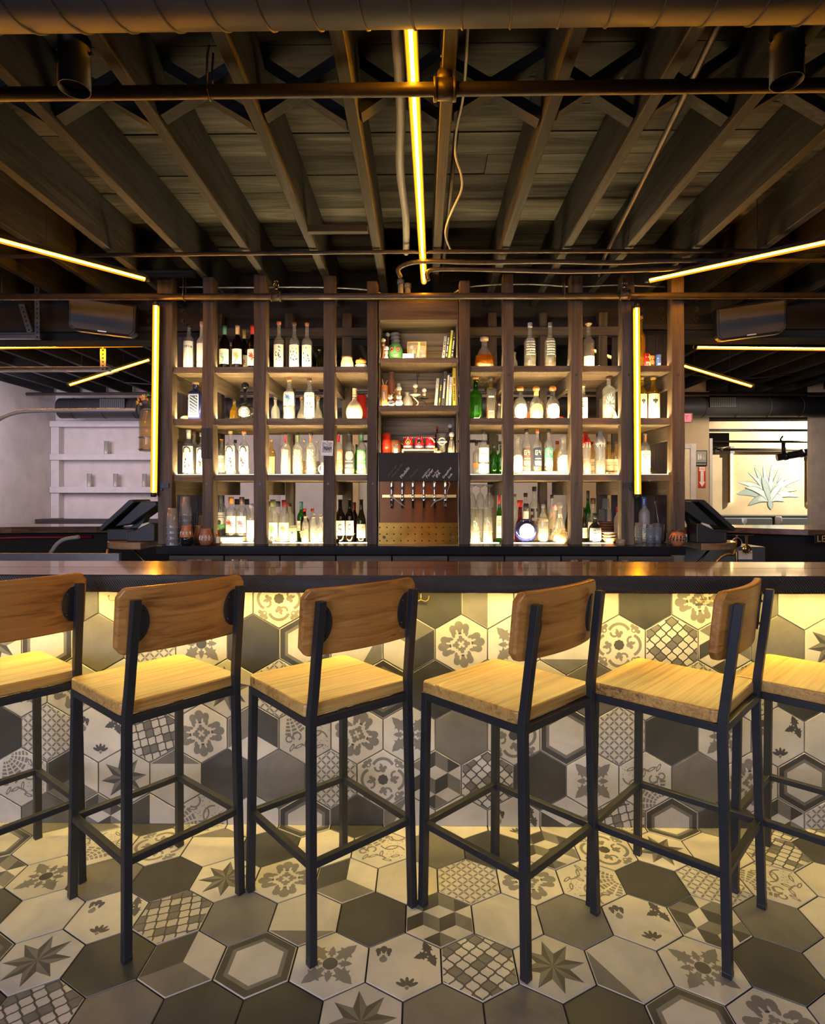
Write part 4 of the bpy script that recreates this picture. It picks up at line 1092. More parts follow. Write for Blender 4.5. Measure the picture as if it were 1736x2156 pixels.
def make_stool(label):
    t = thing('bar_stool', label, 'stool')
    b = MB(); r = 0.022; w = 0.206; poly = []
    for cx, cy, a0 in ((w - r, w - r, 0), (-w + r, w - r, 90), (-w + r, -w + r, 180), (w - r, -w + r, 270)):
        for k in range(5):
            a = math.radians(a0 + 22.5 * k); poly.append((cx + r * math.cos(a), cy + r * math.sin(a) + 0.012))
    b.prism(poly, 0.736, 0.776, axis='z'); obj('seat', b, M['seat'], t, 0.007, seg=3)
    obj('backrest', curved_board(), M['backrest'], t, 0.006)
    for s in (-1, 1):
        b = MB(); sq_path(b, [(s * 0.1975, 0.2155, 0.004), (s * 0.190, 0.206, 0.736)], 0.026); lg = obj('leg', b, M['blacksteel'], t, 0.002)
        obj('foot_cap', MB().box(s * 0.1975 - 0.0136, s * 0.1975 + 0.0136, 0.2019, 0.2291, 0, 0.016), M['black'], lg, 0.002)
        b = MB(); sq_path(b, [(s * 0.1975, -0.2155, 0.004), (s * 0.190, -0.199, 0.700), (s * 0.189, -0.200, 0.745), (s * 0.186, -0.206, 0.80), (s * 0.181, -0.2425, 1.098)], 0.026)
        lg = obj('leg', b, M['blacksteel'], t, 0.002)
        obj('foot_cap', MB().box(s * 0.1975 - 0.0136, s * 0.1975 + 0.0136, -0.2291, -0.2019, 0, 0.016), M['black'], lg, 0.002)
        b = MB(); pts = [(s * (0.172 - 0.042 * math.sin(PI * k / 12)), 1.022 + 0.064 * math.cos(PI * k / 12)) for k in range(13)]
        n = len(pts); vs = []
        for yy in (-0.0045, 0.0015):
            for x, z in pts: vs.append((x, -0.186 - 0.10 * (z - 1.03) - 0.030 * (1 - (x / 0.22) ** 2) - 0.0145 + yy, z))
        b.add(vs, [tuple(range(n)), tuple(reversed(range(n, 2 * n)))] + [(i, n + i, n + (i + 1) % n, (i + 1) % n) for i in range(n)])
        pl = obj('back_bracket', b, M['black'], t)
        b = MB()
        for z in (0.985, 1.06): b.sphere((s * 0.148, -0.186 - 0.10 * (z - 1.03) - 0.030 * (1 - (0.148 / 0.22) ** 2) - 0.0195, z), 0.0045, 8, 5)
        obj('screw', b, M['blacksteel'], pl)
        obj('seat_rail', MB().bar((s * 0.190, -0.19, 0.7225), (s * 0.190, 0.198, 0.7225), 0.024, 0.025), M['blacksteel'], t, 0.002)
        obj('foot_rail', MB().bar((s * 0.194, -0.20, 0.294), (s * 0.194, 0.205, 0.282), 0.022, 0.022), M['blacksteel'], t, 0.002)
    obj('seat_rail', MB().bar((-0.18, -0.199, 0.7225), (0.18, -0.199, 0.7225), 0.024, 0.025), M['blacksteel'], t, 0.002)
    obj('seat_rail', MB().bar((-0.18, 0.206, 0.7225), (0.18, 0.206, 0.7225), 0.024, 0.025), M['blacksteel'], t, 0.002)
    obj('foot_rail', MB().bar((-0.185, -0.2065, 0.294), (0.185, -0.2065, 0.294), 0.022, 0.022), M['blacksteel'], t, 0.002)
    obj('foot_rail', MB().bar((-0.185, 0.2105, 0.282), (0.185, 0.2105, 0.282), 0.022, 0.022), M['blacksteel'], t, 0.002)
    return t
STOOLS = [((-1.534, 2.095), 51.8, 'bar stool cut off by the left edge, its wide backrest reaching the drinking glass'),
          ((-0.935, 2.050), 50.3, 'bar stool second from the left, backrest turned towards the viewer'),
          ((-0.320, 2.044), 40.7, 'bar stool third from the left with a knot in its lit seat'),
          ((0.299, 1.999), 44.1, 'bar stool right of the middle with cathedral grain on its backrest'),
          ((0.879, 2.020), 47.3, 'bar stool whose backrest is seen almost edge-on near the right'),
          ((1.412, 2.086), 45.1, 'rightmost bar stool, only its seat and legs in the picture')]
proto = make_stool(STOOLS[0][2])
for i, (c, a, lab) in enumerate(STOOLS):
    s = proto if i == 0 else copy_tree(proto)
    s.location = (c[0], c[1], 0); s.rotation_euler = (0, 0, math.radians(a)); s['label'] = lab; s['group'] = 'bar stools along the counter'
# ------------------------------------------------------------------ bottles
SHAPES = {   # (share of radius, share of height)
 'std': [(.86, 0), (.97, .008), (1, .02), (1, .60), (.96, .645), (.82, .69), (.58, .73), (.42, .76), (.36, .80), (.345, .93), (.42, .935), (.42, .955), (.36, .957)],
 'long': [(.86, 0), (.97, .008), (1, .02), (1, .58), (.93, .62), (.70, .66), (.46, .69), (.36, .73), (.32, .92), (.40, .925), (.40, .95), (.34, .952)],
 'wine': [(.84, 0), (.96, .008), (1, .02), (1, .58), (.95, .63), (.78, .68), (.55, .72), (.42, .76), (.38, .80), (.37, .95), (.42, .955), (.42, .985), (.36, .987)],
 'burg': [(.84, 0), (.96, .008), (1, .02), (1, .44), (.93, .52), (.76, .60), (.55, .68), (.42, .76), (.38, .84), (.37, .95), (.42, .955), (.42, .985), (.36, .987)],
 'squat': [(.75, 0), (.93, .015), (1, .05), (1, .40), (.95, .48), (.80, .56), (.55, .62), (.38, .66), (.33, .70), (.32, .83), (.40, .835), (.40, .87), (.34, .872)],
 'squat2': [(.80, 0), (.95, .012), (1, .03), (1, .48), (.95, .55), (.78, .62), (.50, .67), (.38, .70), (.36, .80), (.42, .805), (.42, .83), (.36, .832)],
 'ball': [(.70, 0), (.95, .03), (1, .10), (.97, .26), (.80, .40), (.52, .50), (.36, .56), (.33, .62), (.33, .84), (.42, .845), (.42, .875), (.36, .877)],
 'ball2': [(.70, 0), (.95, .02), (1, .10), (1, .28), (.90, .38), (.66, .46), (.44, .53), (.36, .60), (.33, .78), (.33, .93), (.40, .935), (.40, .96)],
 'gourd': [(.40, 0), (.70, .02), (.93, .12), (1, .24), (.95, .36), (.78, .48), (.52, .57), (.32, .62), (.26, .68), (.25, .96), (.27, .97), (.25, 1.0), (0, 1.0)],
 'cone': [(.93, 0), (1, .02), (.98, .07), (.62, .50), (.46, .62), (.30, .68), (.26, .72), (.26, .86), (.31, .865), (.31, .90)],
 'bell': [(.72, 0), (.95, .02), (1, .08), (.95, .18), (.72, .34), (.50, .48), (.34, .60), (.26, .68), (.24, .82), (.30, .825), (.30, .85)],
 'cyl': [(.86, 0), (.97, .008), (1, .02), (1, .72), (.94, .78), (.70, .85), (.46, .88), (.42, .98)],
 'round': [(.30, 0), (.70, .015), (.92, .05), (1, .10), (1, .56), (.92, .62), (.64, .70), (.36, .77), (.31, .82), (.31, .94)],
 'coke': [(.80, 0), (.97, .01), (1, .05), (.97, .22), (.86, .33), (.88, .40), (1, .50), (.97, .60), (.76, .72), (.50, .82), (.40, .88), (.38, .95), (.44, .955), (.44, .98)],
 'fatneck': [(.86, 0), (.97, .008), (1, .02), (1, .60), (.92, .68), (.70, .74), (.55, .78), (.55, .96)],
 'taper': [(.78, 0), (.80, .01), (1.02, .70), (.96, .74), (.60, .79), (.36, .82), (.33, .90), (.40, .905), (.40, .93)],
 'squareb': [(.94, 0), (1, .01), (1, .70), (.92, .74), (.62, .78), (.36, .80), (.32, .83), (.32, .92), (.38, .925), (.38, .95)],
}
FONT = {'T': '111010010010010', 'E': '111100110100111', 'P': '110101110100100', 'U': '101101101101111', 'A': '010101111101101', 'G': '111100101101111', '4': '101101111001001',
        'V': '101101101101010', 'R': '110101110101101', '2': '111001111100111', '3': '111001011001111', 'O': '111101101101111', 'B': '110101110101110'}
def word_cells(word, u, v, u0, u1, v0, v1):
    if not (u0 <= u < u1 and v0 <= v < v1): return False
    n = len(word) * 4 - 1
    cx = int((u - u0) / (u1 - u0) * n); cy = 4 - int((v - v0) / (v1 - v0) * 5)
    if cx % 4 == 3: return False
    g = FONT.get(word[cx // 4])
    return bool(g) and g[cy * 3 + cx % 4] == '1'

def art_fn(spec, seed):
    """returns f(u,v) -> 0 paper, 1 ink, 2 accent, 3 second accent, None no label there; u,v in 0..1"""
    rr = random.Random(seed); k = spec.split(':')[0]; arg = spec.split(':')[1] if ':' in spec else ''
    dots = [(rr.uniform(.2, .8), rr.uniform(.3, .9), rr.uniform(.02, .055)) for _ in range(26)]
    fig = [(rr.uniform(.3, .7), rr.uniform(.15, .5), rr.uniform(.03, .09)) for _ in range(9)]
    def lines(u, v, v0, v1, n):
        if not v0 < v < v1 or not .15 < u < .85: return False
        t = (v - v0) / (v1 - v0) * n
        return (t % 1) < 0.5 and (math.sin(u * 60 + int(t) * 7) > -0.5)
    def f(u, v):
        if k == 'plain': return 0
        if k == 'text': return 1 if lines(u, v, .55, .85, 3) or lines(u, v, .15, .3, 2) else 0
        if k == 'word':
            if arg == 'G4':
                e = abs(u - .5) / .5; top = 1 - .10 * e ** 4; bot = .10 * e ** 4
                if v > top or v < bot: return None
                return 1 if word_cells('G4', u, v, .2, .8, .62, .86) or lines(u, v, .42, .5, 1) or lines(u, v, .08, .34, 4) else 0
            return 1 if word_cells(arg, u, v, .1, .9, .74, .83) else 0
        if k == 'word2': return 0 if word_cells(arg, u, v, .06, .94, .05, .95) else None
        if k == 'word2k': return 1 if word_cells(arg, u, v, .1, .9, .1, .9) else None
        if k == 'band': return 2 if .22 < v < .34 else 0
        if k == 'leaf':
            d = math.hypot((u - .5) * 1.0 + .25 * (v - .5), (v - .56) * 1.0)
            w = .20 + .07 * math.sin(9 * math.atan2(v - .56, u - .5) + seed)
            if d < w: return 2 if v > .5 or u > .55 else 3
            if abs(u - .5 - .3 * (v - .3)) < .05 and .12 < v < .5: return 3
            return 1 if lines(u, v, .06, .1, 1) else 0
        if k == 'ornate': return 1 if any((u - a) ** 2 + ((v - b) * 1.4) ** 2 < r * r for a, b, r in dots) else 0
        if k in ('figure', 'figure2', 'figure3'):
            if abs(math.hypot((u - .5) * 1.6, (v - .80) * 2.6) - .42) < .07 and v > .76: return 1
            return 1 if any((u - a) ** 2 + ((v - b) * 1.3) ** 2 < r * r for a, b, r in fig) else 0
        if k == 'emboss': 
            t = (int(u * 9) + int(v * 14)) % 3
            return (2 if t == 0 else 0) if .2 < u < .8 and (int(u * 18) + int(v * 28)) % 2 else None
        if k == 'spiral':
            d = math.hypot((u - .5) * 1.0, (v - .70) * 1.6)
            if d < .40: return 4 if (d * 11 - math.atan2(v - .7, u - .5) / 6.28) % 1 < .42 else 0
            return 4 if lines(u, v, .36, .46, 1) or lines(u, v, .08, .26, 3) else 0
        if k == 'twotone': return 2 if v < .32 else (1 if (math.hypot((u - .5), (v - .45) * 1.2) < .16 or lines(u, v, .7, .9, 2)) else 0)
        if k == 'symbol': return 1 if (abs(math.hypot((u - .55) * 1.4, (v - .58) * 1.2) - .2) < .045 and u < .65) or (abs(u - .6) < .03 and .2 < v < .5) or (.22 < u < .36 and .22 < v < .27) else 0
        if k == 'frame':
            e = min(u, 1 - u, v * 1.2, (1 - v) * 1.2)
            if .05 < e < .10: return 4
            return 4 if e > .16 and (abs(math.sin(v * 24 + u * 7)) < .35 and .12 < v < .85) else 0
        if k == 'emblem':
            d = math.hypot((u - .5) * 1.0, (v - .5) * 1.0)
            if d > .5: return None
            if .24 < d < .29: return 4
            if d < .15 and math.sin(u * 50) * math.sin(v * 40) > -.1: return 4
            return 4 if (.10 < v < .16 and .2 < u < .8) or (.80 < v < .86 and .2 < u < .8 and int(u * 30) % 3) else 0
        if k == 'rays':
            a = math.atan2(v - .30, (u - .5)); d = math.hypot(u - .5, v - .30)
            if .12 < d < .33 and 0.15 < a < 3.0 and abs(math.sin(a * 4.0)) > .84: return 1
            return 1 if lines(u, v, .82, .9, 1) or lines(u, v, .1, .2, 1) else 0
        if k == 'rays_clear':
            a = math.atan2(v - .5, (u - .5)); d = math.hypot(u - .5, v - .5)
            return 0 if .10 < d < .45 and abs(math.sin(a * 6)) > .8 else None
        if k == 'oval':
            if math.hypot((u - .5) * 2.2, (v - .45) * 2.0) > 1: return None
            return 1 if lines(u, v, .55, .7, 1) else 0
        if k == 'arch':
            if v > .7 and math.hypot((u - .5) * 2.0, (v - .7) * 3.3) > 1: return None
            if v < .25 and math.hypot((u - .5) * 2.0, (v - .25) * 4) > 1: return None
            return 2 if abs(math.hypot((u - .5) * 2, (v - .62) * 3) - .8) < .09 and v > .6 else (1 if lines(u, v, .55, .62, 1) else 0)
        if k == 'bee': return 1 if math.hypot((u - .5) * 2.2, (v - .70) * 1.4) < .16 or (abs(abs(u - .5) - .13) < .06 and .66 < v < .78) else 0
        if k == 'dark': return 4 if lines(u, v, .70, .80, 1) or lines(u, v, .22, .27, 1) else 0
        if k == 'print': return 0 if lines(u, v, .1, .95, 7) else None
        if k == 'twolabel': return None if .36 < v < .44 else (1 if lines(u, v, .75, .8, 1) else 0)
        if k == 'round':
            d = math.hypot(u - .5, v - .5)
            if d > .5: return None
            if d > .42: return 4
            return 2 if math.hypot(u - .62, (v - .72) * 1.8) < .10 else (1 if lines(u, v, .46, .52, 1) or math.hypot(u - .5, v - .2) < .05 else 4)
        return 0
    return f

def label_mats(spec, paper):
    arg = spec.split(':')[1] if ':' in spec else ''
    acc = M[arg] if arg in M else M['pink']
    ink = 'cream' if spec.startswith('word:G4') else 'ink'
    return [M[paper] if paper else M['white'], M[ink], acc, M['green'], M['white']]

LABELSEED = [0]
def label_patch(prof, r, h, spec, z0, z1, paper, parent, square=False, flat=False):
    LABELSEED[0] += 1
    f = art_fn(spec, LABELSEED[0]); b = MB()
    full = spec in ('plain',)
    nu, nv = (8, 3) if full else ((28, 36) if not spec.startswith('word') else (33, 44))
    if spec.startswith('word2'): nu, nv = (30, 12) if len(spec) < 10 else (34, 12)
    A = math.radians(66)
    def rad(z):
        t = z / h
        for (a, b_), (c, d) in zip(prof[:-1], prof[1:]):
            if b_ <= t <= d: return r * (a + (c - a) * ((t - b_) / (d - b_ + 1e-9)))
        return r
    def pt(u, v):
        z = (z0 + (z1 - z0) * v) * h
        if flat:
            c = (z0 + z1) / 2 * h; hw = (z1 - z0) / 2 * h
            return ((u - .5) * 2 * hw, -flat - 0.0012, z)
        rr = rad(z) + 0.0007
        if square:
            return ((u - .5) * 2 * rr * .74, -rr * .72 - 0.0006, z)
        a = (u - .5) * 2 * A
        return (rr * math.sin(a), -rr * math.cos(a), z)
    for i in range(nu):
        for j in range(nv):
            m = f((i + .5) / nu, (j + .5) / nv)
            if m is None: continue
            p = [pt(i / nu, j / nv), pt((i + 1) / nu, j / nv), pt((i + 1) / nu, (j + 1) / nv), pt(i / nu, (j + 1) / nv)]
            b.add(p, [(0, 1, 2, 3)], m)
    if b.f: obj('label', b, label_mats(spec, paper), parent, fix=False)

def mirror_profile(prof, r, h, lo, hi, k):
    out = []
    for rf, hf in prof:
        if hf > hi: break
        out.append((rf * r * k, max(hf, lo) * h))
    if not out: return out
    out.append((out[-1][0], hi * h)); out.append((0, hi * h))
    return [(0, out[0][1])] + out

def make_bottle(x, y, z, h, r, name, label, shape, gl, cap, lab, liq):
    t = thing(name, label, 'bottle', (x, y, z + 0.0006), 0, 'bottles on the back bar')
    if shape == 'flask':      # flat round flask standing on edge
        b = MB(); R = r; cz = R * 0.97; n = 28; prof = []
        ring = [(0.0, -1.0), (0.55, -0.95), (0.85, -0.62), (1.0, 0.0), (0.85, 0.62), (0.55, 0.95), (0.0, 1.0)]
        dep = R * 0.55; vs = []; fs = []
        for q, d in ring:
            for i in range(n):
                a = 2 * PI * i / n; vs.append((q * R * math.cos(a), d * dep * 0.8, max(cz + q * R * math.sin(a), 0.0)))
        m = len(ring)
        for k in range(m - 1):
            for i in range(n): fs.append((k * n + i, k * n + (i + 1) % n, (k + 1) * n + (i + 1) % n, (k + 1) * n + i))
        b.add(vs, fs, 0, True)
        zn = cz + R * 0.93
        b.lathe([(R * .42, zn - R * .10), (R * .24, zn + R * .06), (R * .20, zn + R * .12), (R * .20, h * .80 if cap[0] == 'ballbig' else h * .97), (0, h * .80 if cap[0] == 'ballbig' else h * .97)], 16)
        obj('glass_body', b, M[gl], t)
        if cap[0] == 'ballbig':
            b = MB(); b.sphere((0, 0, h * .80 + R * .30), R * .42, 16, 10); b.tube((0, 0, h * .76), (0, 0, h * .80), R * .2, 12); obj('stopper', b, M[cap[1]], t)
        else:
            b = MB(); b.lathe([(R * .225, h * .80), (R * .225, h * 1.0), (0, h)], 16); obj('cap', b, M['ink'], t)
            b = MB(); b.lathe([(R * .235, h * .58), (R * .225, h * .80)], 16, caps=False); obj('neck_label', b, M['white'], t)
        if lab:
            label_patch([], r, h, lab[2], (cz - R * .62) / h, (cz + R * .62) / h, lab[3], t, flat=dep * 0.8 * 0.97)
        return t
    prof = SHAPES[shape]; sq = shape in ('squareb', 'taper')
    P = [(a * r, c * h) for a, c in prof]
    b = MB()
    if sq:
        k = [(a * 1.30 if c < .76 else a, c) for a, c in P]
        nb = [(a, c) for a, c in P if c <= .76 * h]; nn = [(a, c) for a, c in P if c >= .74 * h]
        vs = []; q = 16; fs = []
        for a, c in nb:
            for i in range(q):
                tt = 2 * PI * (i + .5) / q; cs, sn = math.cos(tt), math.sin(tt); e = max(abs(cs), abs(sn)) ** 0.82
                vs.append((a * cs / e * .98, a * .72 * sn / e, c))
        for k2 in range(len(nb) - 1):
            for i in range(q): fs.append((k2 * q + i, k2 * q + (i + 1) % q, (k2 + 1) * q + (i + 1) % q, (k2 + 1) * q + i))
        fs.append(tuple(reversed(range(q))))
        b.add(vs, fs, 0, True)
        b.lathe(nn, 16, caps=False)
    else:
        b.lathe(P, 22, caps=False)
        b.add([(P[0][0] * math.cos(2 * PI * i / 22), P[0][0] * math.sin(2 * PI * i / 22), 0) for i in range(22)], [tuple(reversed(range(22)))])
    obj('glass_body', b, M[gl], t)
    tr, tz = P[-1]
    kind, cm = cap
    b = MB(); nm = 'cap'
    nr = min(a for a, c in P if c > .5 * h)
    if kind == 'cap': b.lathe([(tr * 1.12, tz - .045 * h), (tr * 1.18, tz - .04 * h), (tr * 1.18, h), (0, h)], 16)
    elif kind == 'bigcap': b.lathe([(tr * 1.1, h * .86), (tr * 1.1, h), (0, h)], 18)
    elif kind == 'cork': nm = 'stopper'; b.lathe([(tr * .9, tz - .012 * h), (tr * 1.25, tz), (tr * 1.28, h * .996), (0, h)], 16)
    elif kind == 'corkin': nm = 'stopper'; b.lathe([(nr * .8, tz - .01 * h), (nr * .95, h * 1.0), (0, h)], 12)
    elif kind == 'capsule': nm = 'capsule'; b.lathe([(nr * 1.12, .80 * h), (nr * 1.14, .94 * h), (tr * 1.22, .95 * h), (tr * 1.2, h), (0, h)], 16)
    elif kind == 'wax': nm = 'wax_seal'; b.lathe([(nr * 1.25, .83 * h), (nr * 1.3, .90 * h), (tr * 1.35, .93 * h), (tr * 1.3, h), (0, h)], 16)
    elif kind == 'waxbig': nm = 'wax_seal'; b.lathe([(r * 1.01, .70 * h), (r * 1.02, .73 * h), (r * .96, .79 * h), (r * .72, .86 * h), (r * .48, .89 * h), (r * .44, h), (0, h)], 18)
    elif kind in ('strip', 'strip2'):
        b.lathe([(tr * 1.15, tz - .02 * h), (tr * 1.15, h), (0, h)], 16, mi=1)
        b.lathe([(nr * 1.05, .78 * h), (nr * 1.06, .95 * h)], 16, caps=False, mi=0) if kind == 'strip2' else b.box(-nr * .5, nr * .5, -nr * 1.12, -nr * .8, .76 * h, .955 * h)
    elif kind == 'ball': nm = 'stopper'; b.sphere((0, 0, h - tr * 1.5), tr * 1.5, 14, 8); b.tube((0, 0, tz - .01 * h), (0, 0, h - tr * 1.6), tr * .8, 10)
    elif kind == 'ballc': nm = 'stopper'; b.sphere((0, 0, h - tr * 1.35), tr * 1.55, 14, 8, 0, (1, 1, .88))
    elif kind == 'mush': nm = 'stopper'; b.lathe([(tr * .9, tz - .01 * h), (tr * 1.15, tz + .01 * h), (tr * 1.75, h * .985), (tr * 1.6, h * .998), (0, h)], 16)
    elif kind == 'wood': nm = 'stopper'; b.lathe([(tr * 1.1, tz - .01 * h), (tr * 1.3, h), (0, h)], 16)
    elif kind == 'none': nm = 'neck_band'; b.lathe([(r * .262, .70 * h), (r * .262, .73 * h)], 16, caps=False, mi=0); b.lathe([(r * .262, .78 * h), (r * .262, .80 * h)], 16, caps=False, mi=0); b.lathe([(r * .258, .81 * h), (r * .258, .99 * h)], 16, caps=False, mi=1)
    mats = {'strip': [M[cm], M['ink']], 'strip2': [M[cm], M['ink']], 'none': [M['brown'], M['tan']]}.get(kind, [M[cm]])
    obj(nm, b, mats, t)
    if shape == 'squat' and kind == 'ballc':
        b = MB(); b.lathe([(nr * 1.08, .70 * h), (nr * 1.08, .84 * h)], 14, caps=False); obj('collar', b, M['gold' if liq and liq[0] == 'l_gold' else 'ink'], t)
    if lab: label_patch(prof, r, h, lab[2], lab[0], lab[1], lab[3], t, square=False if not sq else True)
    if liq:
        q = mirror_profile(prof, r, h, .02, liq[1], .93)
        b = MB(); b.lathe(q, 18, caps=False, squash=.72 if sq else 1); obj('liquid', b, M[liq[0]], t)
    return t
M['whiteglow'] = plain('pale_gilt_glaze', (0.72, 0.58, 0.36), 0.3, blot=0.1)
M['wicker'] = plain('woven_straw', (0.50, 0.36, 0.18), 0.8, blot=0.3, scale=140, bmp=0.6)
